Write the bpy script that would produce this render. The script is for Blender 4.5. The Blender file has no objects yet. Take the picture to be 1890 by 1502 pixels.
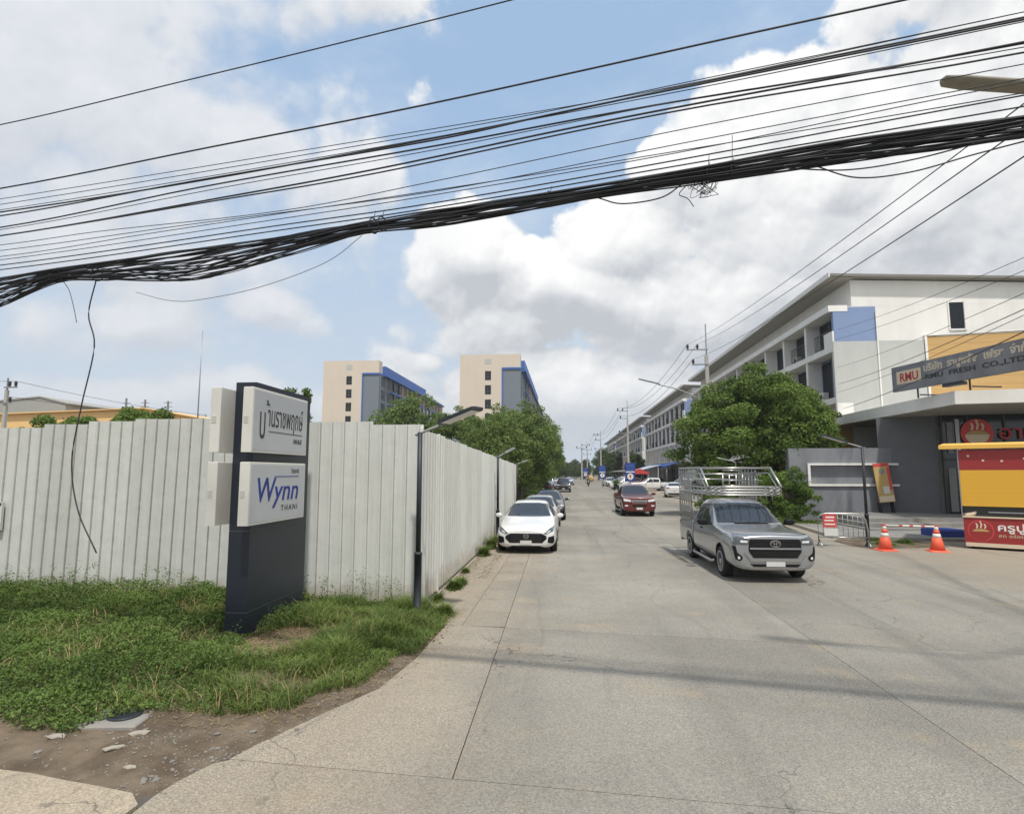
import bpy, bmesh, math, random
import numpy as np
from mathutils import Vector, Matrix, geometry
from mathutils.bvhtree import BVHTree
R = math.radians
SC = bpy.context.scene
COL = SC.collection
rnd = random.Random(7)

# ---------------------------------------------------------------- camera
cam = bpy.data.cameras.new('camera')
cam_o = bpy.data.objects.new('camera', cam)
COL.objects.link(cam_o)
cam.sensor_width = 36.0
cam.lens = 36.0 * 1100.0 / 1890.0
cam.clip_start = 0.1
cam.clip_end = 3000.0
cam_o.location = (0, 0, 2.4)
cam_o.rotation_euler = (R(90 + 6.277), 0, R(5.163))
SC.camera = cam_o

# ---------------------------------------------------------------- light
SUN = Vector((0.15, -0.44, 0.88)).normalized()
sun = bpy.data.lights.new('sun', 'SUN')
sun.energy = 3.3
sun.angle = R(2.4)
sun.color = (1.0, 0.95, 0.87)
sun_o = bpy.data.objects.new('sun', sun)
COL.objects.link(sun_o)
sun_o.location = (0, -20, 40)
sun_o.rotation_euler = (-SUN).to_track_quat('-Z', 'Y').to_euler()
SC.view_settings.view_transform = 'Standard'
SC.view_settings.look = 'None'
SC.view_settings.exposure = 0.07
SC.view_settings.gamma = 1.0
SC.view_settings.use_curve_mapping = False
SC.cycles.max_bounces = 5
SC.cycles.diffuse_bounces = 3
SC.cycles.volume_bounces = 0
SC.cycles.transparent_max_bounces = 6

# ---------------------------------------------------------------- sky (clouds by direction)
world = bpy.data.worlds.new('World')
SC.world = world
world.use_nodes = True
world.cycles.sampling_method = 'MANUAL'
world.cycles.sample_map_resolution = 512


class NT:
    """small helper round a node tree"""
    def __init__(s, nt):
        s.nt = nt

    def n(s, typ, **kw):
        nd = s.nt.nodes.new(typ)
        for k, v in kw.items():
            setattr(nd, k, v)
        return nd

    def l(s, a, b):
        s.nt.links.new(a, b)

    def m(s, op, a, b=None, c=None, clamp=False):
        nd = s.nt.nodes.new('ShaderNodeMath')
        nd.operation = op
        nd.use_clamp = clamp
        for i, v in enumerate((a, b, c)):
            if v is None:
                continue
            if isinstance(v, (int, float)):
                nd.inputs[i].default_value = v
            else:
                s.l(v, nd.inputs[i])
        return nd.outputs[0]

    def vm(s, op, a, b=None):
        nd = s.nt.nodes.new('ShaderNodeVectorMath')
        nd.operation = op
        for i, v in enumerate((a, b)):
            if v is None:
                continue
            if isinstance(v, (tuple, list)):
                nd.inputs[i].default_value = v
            else:
                s.l(v, nd.inputs[i])
        return nd.outputs[1] if op in ('LENGTH', 'DOT_PRODUCT') else nd.outputs[0]

    def noise(s, vec, scale, detail=4, rough=0.5):
        nd = s.nt.nodes.new('ShaderNodeTexNoise')
        nd.inputs['Scale'].default_value = scale
        nd.inputs['Detail'].default_value = detail
        nd.inputs['Roughness'].default_value = rough
        if vec is not None:
            s.l(vec, nd.inputs['Vector'])
        return nd

    def mix(s, f, a, b, blend='MIX'):
        nd = s.nt.nodes.new('ShaderNodeMix')
        nd.data_type = 'RGBA'
        nd.blend_type = blend
        for i, v in ((0, f), (6, a), (7, b)):
            if isinstance(v, (int, float)):
                nd.inputs[i].default_value = v
            elif isinstance(v, (tuple, list)):
                nd.inputs[i].default_value = (*v[:3], 1)
            else:
                s.l(v, nd.inputs[i])
        return nd.outputs[2]

    def ss(s, v, a, b):
        nd = s.nt.nodes.new('ShaderNodeMapRange')
        nd.interpolation_type = 'SMOOTHSTEP'
        s.l(v, nd.inputs[0])
        nd.inputs[1].default_value = a
        nd.inputs[2].default_value = b
        return nd.outputs[0]


def cloud_group():
    g = bpy.data.node_groups.new('cloud_density', 'ShaderNodeTree')
    g.interface.new_socket('dir', in_out='INPUT', socket_type='NodeSocketVector')
    g.interface.new_socket('density', in_out='OUTPUT', socket_type='NodeSocketFloat')
    t = NT(g)
    gi = t.n('NodeGroupInput')
    go = t.n('NodeGroupOutput')
    p = gi.outputs[0]
    wn = t.noise(p, 4.0, 2)
    off = t.nt.nodes.new('ShaderNodeVectorMath')
    off.operation = 'MULTIPLY_ADD'
    t.l(wn.outputs['Color'], off.inputs[0])
    off.inputs[1].default_value = (0.13, 0.13, 0.13)
    off.inputs[2].default_value = (-0.065, -0.065, -0.065)
    p2 = t.vm('ADD', p, off.outputs[0])
    # (direction of a cloud's middle, half width, half height, weight)
    blobs = [((-0.62, 0.66, 0.47), 0.40, 0.26, 0.85), ((-0.42, 0.76, 0.46), 0.24, 0.15, 0.75), ((-0.62, 0.74, 0.30), 0.38, 0.15, 0.6),
             ((-0.28, 0.70, 0.66), 0.16, 0.10, 0.5), ((-0.40, 0.70, 0.62), 0.16, 0.14, 0.55),
             ((0.275, 0.823, 0.485), 0.145, 0.10, 1.25), ((0.22, 0.86, 0.44), 0.15, 0.10, 1.15), ((0.40, 0.83, 0.42), 0.22, 0.15, 1.2),
             ((0.43, 0.82, 0.34), 0.36, 0.15, 1.3), ((0.62, 0.70, 0.52), 0.26, 0.24, 1.1), ((0.50, 0.68, 0.62), 0.20, 0.14, 0.9),
             ((-0.13, 0.94, 0.325), 0.15, 0.10, 1.25), ((0.10, 0.93, 0.35), 0.15, 0.12, 1.1), ((0.04, 0.96, 0.28), 0.30, 0.11, 1.25),
             ((0.30, 0.93, 0.27), 0.34, 0.12, 1.1), ((-0.05, 0.97, 0.235), 0.22, 0.07, 0.9), ((-0.45, 0.865, 0.245), 0.11, 0.065, 0.9),
             ((-0.60, 0.78, 0.20), 0.22, 0.075, 0.8), ((-0.22, 0.955, 0.20), 0.08, 0.03, 0.5), ((0.05, 0.985, 0.18), 0.12, 0.05, 0.45), ((0.45, 0.87, 0.18), 0.3, 0.08, 0.7), ((0.0, 0.985, 0.12), 0.40, 0.11, 0.95), ((-0.55, 0.83, 0.10), 0.4, 0.06, 0.75), ((0.55, 0.82, 0.12), 0.4, 0.14, 0.9)]
    cur = None
    for c, rh, rv, w in blobs:
        v = t.vm('SUBTRACT', p2, c)
        v = t.vm('MULTIPLY', v, (1 / rh, 1 / rh, 1 / rv))
        ln = t.vm('LENGTH', v)
        term = t.m('MULTIPLY_ADD', ln, -w, w)
        cur = term if cur is None else t.m('MAXIMUM', cur, term)
    # the rest of the sky dome: scattered clouds of the same kind
    sep = t.n('ShaderNodeSeparateXYZ')
    t.l(p, sep.inputs[0])
    bn = t.noise(p, 2.2, 3)
    base = t.m('MULTIPLY_ADD', bn.outputs[0], 2.4, -0.72)
    front = t.ss(sep.outputs[1], 0.1, 0.65)
    base = t.m('MULTIPLY_ADD', front, -1.6, base)
    cur = t.m('MAXIMUM', cur, base)
    cur = t.m('MAXIMUM', cur, -0.6)
    f1 = t.noise(p, 6.0, 5, 0.52)
    f2 = t.noise(p, 22.0, 4, 0.6)
    d = t.m('MULTIPLY_ADD', f1.outputs[0], 1.0, cur)
    d = t.m('MULTIPLY_ADD', f2.outputs[0], 0.36, d)
    for sc_, am in ((9.0, 0.42), (21.0, 0.22)):      # rounded billows
        vo = t.n('ShaderNodeTexVoronoi')
        vo.feature = 'F1'
        vo.inputs['Scale'].default_value = sc_
        t.l(t.vm('ADD', p, t.vm('MULTIPLY', f2.outputs['Color'], (0.03, 0.03, 0.03))), vo.inputs['Vector'])
        d = t.m('MULTIPLY_ADD', vo.outputs['Distance'], -am, d)
    d = t.m('SUBTRACT', d, 0.44)
    t.l(d, go.inputs[0])
    return g


def build_world():
    t = NT(world.node_tree)
    for nd in list(world.node_tree.nodes):
        world.node_tree.nodes.remove(nd)
    out = t.n('ShaderNodeOutputWorld')
    bg = t.n('ShaderNodeBackground')
    bg.inputs[1].default_value = 0.1
    t.l(bg.outputs[0], out.inputs[0])
    sky = t.n('ShaderNodeTexSky')
    sky.sky_type = 'NISHITA'
    sky.sun_disc = False
    sky.sun_elevation = math.asin(SUN.z)
    sky.sun_rotation = math.atan2(SUN.x, SUN.y)
    sky.air_density = 1.0
    sky.dust_density = 1.5
    sky.ozone_density = 1.0
    tc = t.n('ShaderNodeTexCoord')
    p = tc.outputs['Generated']
    G = cloud_group()
    a = t.n('ShaderNodeGroup'); a.node_tree = G
    b = t.n('ShaderNodeGroup'); b.node_tree = G
    t.l(p, a.inputs[0])
    pl = t.vm('ADD', p, (-0.012, -0.01, 0.042))
    t.l(pl, b.inputs[0])
    d = a.outputs[0]
    sepd = t.n('ShaderNodeSeparateXYZ')
    t.l(p, sepd.inputs[0])
    soft = t.m('MULTIPLY_ADD', t.ss(sepd.outputs[0], -0.12, -0.42), 0.28, 0.14)
    mask = t.ss(t.m('DIVIDE', d, soft), 0.0, 1.0)
    c3 = t.n('ShaderNodeGroup'); c3.node_tree = G
    t.l(t.vm('ADD', p, (-0.004, -0.003, 0.011)), c3.inputs[0])
    dif = t.m('SUBTRACT', d, b.outputs[0])
    fine = t.m('SUBTRACT', d, c3.outputs[0])
    s = t.m('MULTIPLY_ADD', dif, 0.75, 0.66)
    s = t.m('MULTIPLY_ADD', fine, 1.2, s)
    base_ = t.ss(sepd.outputs[2], 0.42, 0.24)      # the flat grey undersides of the low deck
    s = t.m('MULTIPLY_ADD', base_, -0.24, s)
    deep = t.ss(d, 0.5, 1.3)
    s = t.m('MULTIPLY_ADD', deep, -0.16, s, clamp=True)
    cloud = t.mix(s, (5.3, 5.6, 6.05), (9.7, 9.7, 9.65))
    veil = t.ss(sepd.outputs[0], -0.10, -0.45)
    cloud = t.mix(t.m('MULTIPLY', veil, 0.6), cloud, (6.3, 6.75, 7.5))
    sep = t.n('ShaderNodeSeparateXYZ')
    t.l(p, sep.inputs[0])
    skyc = t.mix(0.74, sky.outputs[0], (4.3, 6.1, 8.6))
    ci = t.noise(t.vm('MULTIPLY', p, (1.0, 1.0, 2.2)), 3.2, 6, 0.62)      # thin high veil in the blue
    skyc = t.mix(t.m('MULTIPLY', t.ss(ci.outputs[0], 0.40, 0.70), 0.55), skyc, (6.6, 7.4, 8.4))
    # the pale humid air near the horizon, all the way round
    hz = t.ss(sep.outputs[2], 0.58, 0.05)
    hz = t.m('MULTIPLY', hz, 0.9)
    skyc = t.mix(hz, skyc, (5.9, 6.7, 7.6))
    hz2 = t.ss(sep.outputs[2], 0.22, 0.0)
    hz2 = t.m('MULTIPLY', hz2, 0.75)
    cloud = t.mix(hz2, cloud, (6.2, 6.7, 7.3))
    t.l(t.mix(mask, skyc, cloud), bg.inputs[0])


build_world()

# ---------------------------------------------------------------- materials
MATS = {}


def mat(name, col, rough=0.7, var=0.0, scale=3.0, bump=0.0, bscale=30.0, metal=0.0, spec=0.5, col2=None, f2=0.5, coat=0.0, stretch=None, obj=False):
    """procedural principled material: base colour with noise variation and a fine bump"""
    if name in MATS:
        return MATS[name]
    m = bpy.data.materials.new(name)
    m.use_nodes = True
    t = NT(m.node_tree)
    bs = m.node_tree.nodes['Principled BSDF']
    bs.inputs['Roughness'].default_value = rough
    bs.inputs['Metallic'].default_value = metal
    bs.inputs['Specular IOR Level'].default_value = spec
    bs.inputs['Coat Weight'].default_value = coat
    bs.inputs['Coat Roughness'].default_value = 0.06
    vec = None
    if obj:
        vec = t.n('ShaderNodeTexCoord').outputs['Object']
    else:
        vec = t.n('ShaderNodeNewGeometry').outputs['Position']
    if stretch:
        vec = t.vm('MULTIPLY', vec, stretch)
    c = None
    if col2 is not None:
        nz = t.noise(vec, scale, 6, 0.6)
        f = t.ss(nz.outputs[0], f2 - 0.12, f2 + 0.12)
        c = t.mix(f, col, col2)
    if var > 0:
        nz = t.noise(vec, scale * 2.3, 8, 0.62)
        f = t.m('MULTIPLY_ADD', nz.outputs[0], 2 * var, 1 - var)
        gr = t.n('ShaderNodeCombineColor')
        for i in range(3):
            t.l(f, gr.inputs[i])
        c = t.mix(1.0, c if c is not None else col, gr.outputs[0], 'MULTIPLY')
    if c is None:
        bs.inputs['Base Color'].default_value = (*col, 1)
    else:
        t.l(c, bs.inputs['Base Color'])
    if bump > 0:
        nz = t.noise(vec, bscale, 5, 0.6)
        bp = t.n('ShaderNodeBump')
        bp.inputs['Strength'].default_value = 1.0
        bp.inputs['Distance'].default_value = bump
        t.l(nz.outputs[0], bp.inputs['Height'])
        t.l(bp.outputs[0], bs.inputs['Normal'])
    MATS[name] = m
    return m


def leaf_mat(name, col, col2, trans=0.25):
    m = bpy.data.materials.new(name)
    m.use_nodes = True
    t = NT(m.node_tree)
    nt = m.node_tree
    bs = nt.nodes['Principled BSDF']
    out = nt.nodes['Material Output']
    bs.inputs['Roughness'].default_value = 0.62
    bs.inputs['Specular IOR Level'].default_value = 0.22
    pos = t.n('ShaderNodeNewGeometry').outputs['Position']
    n1 = t.noise(pos, 0.85, 4)
    n2 = t.noise(pos, 14.0, 3)
    f = t.m('ADD', t.m('MULTIPLY', n1.outputs[0], 0.9), t.m('MULTIPLY', n2.outputs[0], 0.9))
    f = t.ss(f, 0.66, 1.12)
    c = t.mix(f, col, col2)
    rn = t.n('ShaderNodeObjectInfo').outputs['Random']
    c = t.mix(t.m('MULTIPLY', rn, 0.14), c, (col2[0] * 1.15, col2[1] * 0.98, col2[2] * 0.8))
    t.l(c, bs.inputs['Base Color'])
    tr = t.n('ShaderNodeBsdfTranslucent')
    c2 = t.mix(1.0, c, (1.25, 1.2, 0.6), 'MULTIPLY')
    t.l(c2, tr.inputs[0])
    ms = t.n('ShaderNodeMixShader')
    ms.inputs[0].default_value = trans
    t.l(bs.outputs[0], ms.inputs[1])
    t.l(tr.outputs[0], ms.inputs[2])
    t.l(ms.outputs[0], out.inputs[0])
    return m


def slab_mat(name='street_concrete', c1=(0.235, 0.222, 0.193), c2=(0.315, 0.297, 0.258), dust=0.5):
    """worn street concrete: warm grey, aggregate specks, tyre grime, dust stains"""
    m = bpy.data.materials.new(name)
    m.use_nodes = True
    t = NT(m.node_tree)
    bs = m.node_tree.nodes['Principled BSDF']
    bs.inputs['Roughness'].default_value = 0.88
    bs.inputs['Specular IOR Level'].default_value = 0.25
    pos = t.n('ShaderNodeNewGeometry').outputs['Position']
    big = t.noise(pos, 0.22, 4, 0.55)
    c = t.mix(t.ss(big.outputs[0], 0.38, 0.62), c1, c2)
    # tyre lanes: long streaks along the street
    st = t.noise(t.vm('MULTIPLY', pos, (1.1, 0.035, 1.0)), 1.0, 5, 0.6)
    c = t.mix(t.m('MULTIPLY', t.ss(st.outputs[0], 0.46, 0.68), 0.50), c, (0.185, 0.175, 0.155))
    # ochre dust stains
    du = t.noise(pos, 0.8, 7, 0.62)
    c = t.mix(t.m('MULTIPLY', t.ss(du.outputs[0], 0.54, 0.70), dust), c, (0.37, 0.30, 0.205))
    # fine ochre dust lying along both edges of the street, thinning out raggedly
    sx = t.n('ShaderNodeSeparateXYZ')
    t.l(pos, sx.inputs[0])
    dn = t.noise(pos, 0.55, 7, 0.65)
    dl = t.m('MULTIPLY_ADD', dn.outputs[0], 3.4, -1.7)
    el = t.ss(t.m('ADD', sx.outputs[0], dl), 0.1, -2.3)
    er = t.ss(t.m('ADD', sx.outputs[0], dl), 7.2, 11.5)
    ed = t.m('MULTIPLY', t.m('MAXIMUM', el, er), 0.62)
    c = t.mix(ed, c, (0.385, 0.322, 0.24))
    # worn tyre tracks bending with the turn into the main road
    sw = t.noise(pos, 0.12, 2)
    tx = t.vm('ADD', pos, t.vm('MULTIPLY', sw.outputs['Color'], (5.0, 0, 0)))
    ty = t.noise(t.vm('MULTIPLY', tx, (2.6, 0.06, 1.0)), 1.0, 3, 0.7)
    c = t.mix(t.m('MULTIPLY', t.ss(ty.outputs[0], 0.58, 0.72), 0.38), c, (0.135, 0.13, 0.12))
    oi = t.noise(pos, 1.9, 3, 0.5)
    c = t.mix(t.m('MULTIPLY', t.ss(oi.outputs[0], 0.70, 0.76), 0.45), c, (0.10, 0.095, 0.085))
    # dark damp blotches
    dk = t.noise(t.vm('MULTIPLY', pos, (0.5, 1.3, 1.0)), 0.9, 6, 0.65)
    c = t.mix(t.m('MULTIPLY', t.ss(dk.outputs[0], 0.60, 0.75), 0.30), c, (0.15, 0.145, 0.135))
    sp = t.noise(pos, 60.0, 4, 0.75)
    gw = t.m('MULTIPLY_ADD', t.ss(t.noise(pos, 0.45, 4).outputs[0], 0.35, 0.65), 0.50, 0.18)
    g = t.m('MULTIPLY_ADD', t.m('SUBTRACT', t.ss(sp.outputs[0], 0.32, 0.70), 0.55), gw, 0.98)
    vo = t.n('ShaderNodeTexVoronoi')
    vo.inputs['Scale'].default_value = 75.0
    t.l(pos, vo.inputs['Vector'])
    cs = t.n('ShaderNodeSeparateColor')
    t.l(vo.outputs['Color'], cs.inputs[0])
    g2 = t.m('MULTIPLY_ADD', cs.outputs[0], 0.44, 0.77)
    gg = t.m('MULTIPLY', g, g2)
    rnd_ = t.n('ShaderNodeObjectInfo').outputs['Random']
    gg = t.m('MULTIPLY', gg, t.m('MULTIPLY_ADD', rnd_, 0.17, 0.915))
    gr = t.n('ShaderNodeCombineColor')
    for i in range(3):
        t.l(gg, gr.inputs[i])
    c = t.mix(1.0, c, gr.outputs[0], 'MULTIPLY')
    # hairline cracks
    cr = t.n('ShaderNodeTexVoronoi')
    cr.feature = 'DISTANCE_TO_EDGE'
    cr.inputs['Scale'].default_value = 0.33
    wv = t.noise(pos, 1.5, 4)
    t.l(t.vm('ADD', pos, t.vm('MULTIPLY', wv.outputs['Color'], (1.3, 1.3, 0))), cr.inputs['Vector'])
    ce = t.m('LESS_THAN', cr.outputs['Distance'], 0.0028)
    cm = t.m('MULTIPLY', ce, t.ss(big.outputs[0], 0.47, 0.55))
    c = t.mix(t.m('MULTIPLY', cm, 0.6), c, (0.09, 0.085, 0.08))
    t.l(c, bs.inputs['Base Color'])
    bp = t.n('ShaderNodeBump')
    bp.inputs['Distance'].default_value = 0.0025
    t.l(sp.outputs[0], bp.inputs['Height'])
    t.l(bp.outputs[0], bs.inputs['Normal'])
    return m


def sheet_mat():
    """painted corrugated sheet, dulled, with rust marks and splashed mud near the ground"""
    m = bpy.data.materials.new('painted_sheet')
    m.use_nodes = True
    t = NT(m.node_tree)
    bs = m.node_tree.nodes['Principled BSDF']
    bs.inputs['Roughness'].default_value = 0.5
    bs.inputs['Specular IOR Level'].default_value = 0.35
    pos = t.n('ShaderNodeNewGeometry').outputs['Position']
    oi = t.n('ShaderNodeObjectInfo')
    n1 = t.noise(t.vm('MULTIPLY', pos, (5.0, 5.0, 0.5)), 1.0, 5, 0.6)
    c = t.mix(t.ss(n1.outputs[0], 0.35, 0.7), (0.545, 0.56, 0.53), (0.60, 0.61, 0.585))
    rv = t.m('MULTIPLY_ADD', oi.outputs['Random'], 0.16, 0.90)
    gr = t.n('ShaderNodeCombineColor')
    for i in range(3):
        t.l(rv, gr.inputs[i])
    c = t.mix(1.0, c, gr.outputs[0], 'MULTIPLY')
    ru = t.noise(t.vm('MULTIPLY', pos, (9.0, 9.0, 1.6)), 1.0, 4, 0.6)
    c = t.mix(t.m('MULTIPLY', t.ss(ru.outputs[0], 0.69, 0.80), 0.40), c, (0.33, 0.24, 0.16))
    sep = t.n('ShaderNodeSeparateXYZ')
    t.l(pos, sep.inputs[0])
    mud = t.noise(pos, 4.0, 5, 0.65)
    h = t.m('MULTIPLY_ADD', mud.outputs[0], 0.9, -0.05)
    mk = t.m('SUBTRACT', h, sep.outputs[2])
    c = t.mix(t.m('MULTIPLY', t.ss(mk, -0.12, 0.25), 0.5), c, (0.34, 0.29, 0.22))
    t.l(c, bs.inputs['Base Color'])
    nb = t.noise(pos, 2.0, 3)
    bp = t.n('ShaderNodeBump')
    bp.inputs['Distance'].default_value = 0.02
    t.l(nb.outputs[0], bp.inputs['Height'])
    t.l(bp.outputs[0], bs.inputs['Normal'])
    return m


M = dict(
    slab=slab_mat(), tanslab=slab_mat('dusty_apron_concrete', (0.29, 0.245, 0.185), (0.38, 0.325, 0.25), 0.75), sheet=sheet_mat(),
    bed=mat('joint_filler', (0.10, 0.094, 0.084), 0.95),
    soil=mat('bare_soil', (0.10, 0.073, 0.047), 0.95, 0.4, 2.2, 0.02, 22, col2=(0.17, 0.13, 0.088), f2=0.52),
    land=mat('open_land', (0.16, 0.15, 0.10), 0.95, 0.3, 0.05),
    stone=mat('rubble_stone', (0.21, 0.195, 0.17), 0.9, 0.5, 4.0),
    walk=mat('pavement_concrete', (0.20, 0.20, 0.195), 0.9, 0.25, 1.2, 0.004, 60, col2=(0.27, 0.255, 0.23)),
    kerb=mat('kerb_concrete', (0.33, 0.30, 0.25), 0.9, 0.3, 2.5, 0.004, 40),
    signtext=mat('faded_sign_letter', (0.56, 0.50, 0.41), 0.7, 0.25, 6.0),
    white=mat('white_render', (0.72, 0.71, 0.68), 0.8, 0.10, 0.5, stretch=(1, 1, .35), col2=(0.78, 0.77, 0.74)),
    offwhite=mat('pale_grey_render', (0.46, 0.47, 0.45), 0.8, 0.14, 0.6, stretch=(1, 1, .4)),
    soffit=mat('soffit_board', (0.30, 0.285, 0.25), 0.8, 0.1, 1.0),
    dark_roof=mat('roof_sheet', (0.20, 0.19, 0.17), 0.6, 0.1, 1.0),
    blue=mat('pale_blue_render', (0.20, 0.275, 0.45), 0.75, 0.08, 0.8),
    royal=mat('royal_blue_paint', (0.045, 0.13, 0.42), 0.6, 0.08, 0.8),
    navy=mat('navy_paint', (0.018, 0.03, 0.10), 0.5),
    cream=mat('cream_render', (0.63, 0.55, 0.465), 0.85, 0.07, 0.3, stretch=(1, 1, .3)),
    twgrey=mat('tower_grey_render', (0.17, 0.20, 0.235), 0.8, 0.08, 0.4),
    orange=mat('ochre_cladding', (0.52, 0.33, 0.13), 0.75, 0.12, 1.2, stretch=(.3, 1, 3)),
    tan=mat('tan_wood_cladding', (0.42, 0.27, 0.13), 0.7, 0.2, 2.0),
    glass=mat('dark_glazing', (0.018, 0.022, 0.028), 0.08, spec=0.6),
    glass2=mat('dim_glazing', (0.022, 0.026, 0.032), 0.35, 0.4, 0.7, spec=0.12),
    curtain=mat('curtain_cloth', (0.20, 0.20, 0.20), 0.9, 0.3, 3.0),
    rail=mat('dark_railing', (0.03, 0.03, 0.032), 0.5),
    frame=mat('aluminium_frame', (0.42, 0.43, 0.44), 0.4, metal=0.3),
    slate=mat('slate_grey_render', (0.165, 0.175, 0.195), 0.75, 0.18, 1.0, 0.003, 25, stretch=(1, 1, .4), col2=(0.21, 0.22, 0.24)),
    pier=mat('charcoal_render', (0.115, 0.12, 0.13), 0.75, 0.2, 1.0),
    pylon=mat('charcoal_panel', (0.018, 0.024, 0.036), 0.38, 0.25, 1.5, spec=0.4),
    joint=mat('pale_joint', (0.10, 0.11, 0.125), 0.7),
    box=mat('white_acrylic_casing', (0.62, 0.61, 0.57), 0.5, 0.08, 2.0, stretch=(1, 1, .3)),
    face=mat('sign_face', (0.46, 0.475, 0.49), 0.28, 0.04, 1.0),
    ink=mat('dark_ink', (0.03, 0.032, 0.036), 0.6),
    blueink=mat('blue_ink', (0.012, 0.028, 0.22), 0.55),
    whiteink=mat('white_ink', (0.75, 0.74, 0.70), 0.6),
    redink=mat('red_ink', (0.42, 0.035, 0.045), 0.6),
    pole=mat('dark_grey_pole', (0.022, 0.027, 0.036), 0.5, 0.2, 3.0),
    conc=mat('pole_concrete', (0.40, 0.39, 0.36), 0.85, 0.15, 1.5),
    steel=mat('galvanised_steel', (0.33, 0.34, 0.35), 0.4, 0.15, 5.0, metal=0.6),
    chrome=mat('polished_steel', (0.42, 0.42, 0.41), 0.33, 0.2, 9.0, metal=0.85),
    insul=mat('porcelain_insulator', (0.035, 0.03, 0.035), 0.3),
    cable=mat('black_cable', (0.018, 0.02, 0.025), 0.55),
    solar=mat('solar_panel', (0.02, 0.03, 0.06), 0.15),
    lampgrey=mat('lamp_housing', (0.30, 0.31, 0.32), 0.5, 0.1, 4.0),
    lamptan=mat('weathered_lamp_housing', (0.22, 0.20, 0.15), 0.6, 0.35, 6.0),
    lens=mat('lamp_lens', (0.75, 0.75, 0.72), 0.2),
    yellow=mat('yellow_panel', (0.72, 0.40, 0.035), 0.55, 0.05, 1.0),
    amber=mat('amber_awning', (0.80, 0.47, 0.09), 0.6, 0.05, 1.0),
    kred=mat('kiosk_red', (0.30, 0.025, 0.025), 0.5, 0.08, 1.5),
    creamp=mat('cream_paint', (0.66, 0.55, 0.40), 0.6, 0.08, 2.0),
    counter=mat('counter_dark', (0.03, 0.033, 0.03), 0.4),
    cone=mat('cone_orange', (0.78, 0.115, 0.055), 0.55, 0.08, 4.0),
    conew=mat('cone_white_band', (0.72, 0.70, 0.64), 0.5, 0.1, 5.0),
    warn=mat('warning_red', (0.55, 0.06, 0.06), 0.55, 0.1, 4.0),
    bark=mat('tree_bark', (0.13, 0.10, 0.075), 0.9, 0.35, 5.0, 0.02, 14),
    ware=mat('orange_sheet_roof', (0.80, 0.52, 0.23), 0.6, 0.06, 0.4),
    wgrey=mat('grey_shed_sheet', (0.34, 0.34, 0.32), 0.7, 0.1, 0.4),
    banner=mat('banner_blue', (0.018, 0.045, 0.24), 0.6, 0.1, 2.0),
    pblue=mat('tarp_blue', (0.05, 0.12, 0.42), 0.6, 0.25, 1.5),
    tarp=mat('pale_tarp', (0.42, 0.46, 0.52), 0.7, 0.3, 1.5),
    shutter=mat('grey_shutter', (0.22, 0.22, 0.215), 0.6, 0.25, 1.0, stretch=(.2, .2, 8)),
    tyre=mat('tyre_rubber', (0.014, 0.014, 0.014), 0.85),
    rim=mat('alloy_rim', (0.48, 0.48, 0.47), 0.35, metal=0.7),
    blackp=mat('black_plastic', (0.008, 0.008, 0.009), 0.6, spec=0.25),
    cglass=mat('car_glass', (0.028, 0.033, 0.041), 0.04, spec=0.8),
    lampg=mat('headlamp_glass', (0.08, 0.09, 0.10), 0.08, spec=0.8),
    lampw=mat('lamp_reflector', (0.85, 0.86, 0.88), 0.15, metal=0.3),
    tail=mat('tail_lamp', (0.30, 0.008, 0.01), 0.2),
    plate=mat('number_plate', (0.60, 0.60, 0.58), 0.5, 0.1, 8.0),
    skin=mat('skin', (0.33, 0.19, 0.12), 0.6),
    shirt=mat('grey_green_shirt', (0.13, 0.15, 0.11), 0.9),
    trouser=mat('dark_trousers', (0.025, 0.027, 0.035), 0.9),
    paper=mat('paper_white', (0.6, 0.6, 0.58), 0.8),
    poster=mat('poster_tan', (0.48, 0.33, 0.12), 0.6, 0.12, 6.0),
)
LEAF = dict(
    big=leaf_mat('tree_leaves', (0.045, 0.085, 0.018), (0.155, 0.235, 0.05), 0.25),
    row=leaf_mat('street_tree_leaves', (0.07, 0.118, 0.036), (0.20, 0.275, 0.09), 0.30),
    bush=leaf_mat('bush_leaves', (0.055, 0.10, 0.02), (0.16, 0.25, 0.05), 0.25),
    far=leaf_mat('far_tree_leaves', (0.03, 0.055, 0.018), (0.085, 0.13, 0.035), 0.2),
    weed=leaf_mat('weed_leaves', (0.045, 0.088, 0.02), (0.155, 0.235, 0.06), 0.25),
    grass=leaf_mat('grass_blades', (0.065, 0.118, 0.026), (0.185, 0.25, 0.07), 0.25),
    litter=leaf_mat('fallen_leaf', (0.075, 0.05, 0.03), (0.20, 0.15, 0.09), 0.1),
    dry=leaf_mat('dry_grass', (0.25, 0.19, 0.085), (0.40, 0.32, 0.17), 0.15),
)
PAINT = {}


def paint(name, col, metal=0.0, rough=0.32):
    if name not in PAINT:
        PAINT[name] = mat('paint_' + name, col, rough, 0.04, 1.5, metal=metal, coat=0.8, obj=True)
    return PAINT[name]


# ---------------------------------------------------------------- mesh helpers
def link(name, me, m=None, parent=None):
    o = bpy.data.objects.new(name, me)
    COL.objects.link(o)
    if m is not None:
        for mm in (m if isinstance(m, (list, tuple)) else [m]):
            me.materials.append(mm)
    if parent is not None:
        o.parent = parent
    return o


def tag(o, label=None, cat=None, group=None, kind=None):
    if label: o['label'] = label
    if cat: o['category'] = cat
    if group: o['group'] = group
    if kind: o['kind'] = kind
    return o


def thing(name, label, cat, loc=(0, 0, 0), rz=0.0, group=None):
    o = bpy.data.objects.new(name, None)
    COL.objects.link(o)
    o.location = loc
    o.rotation_euler = (0, 0, rz)
    o.empty_display_size = 0.2
    return tag(o, label, cat, group)


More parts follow.
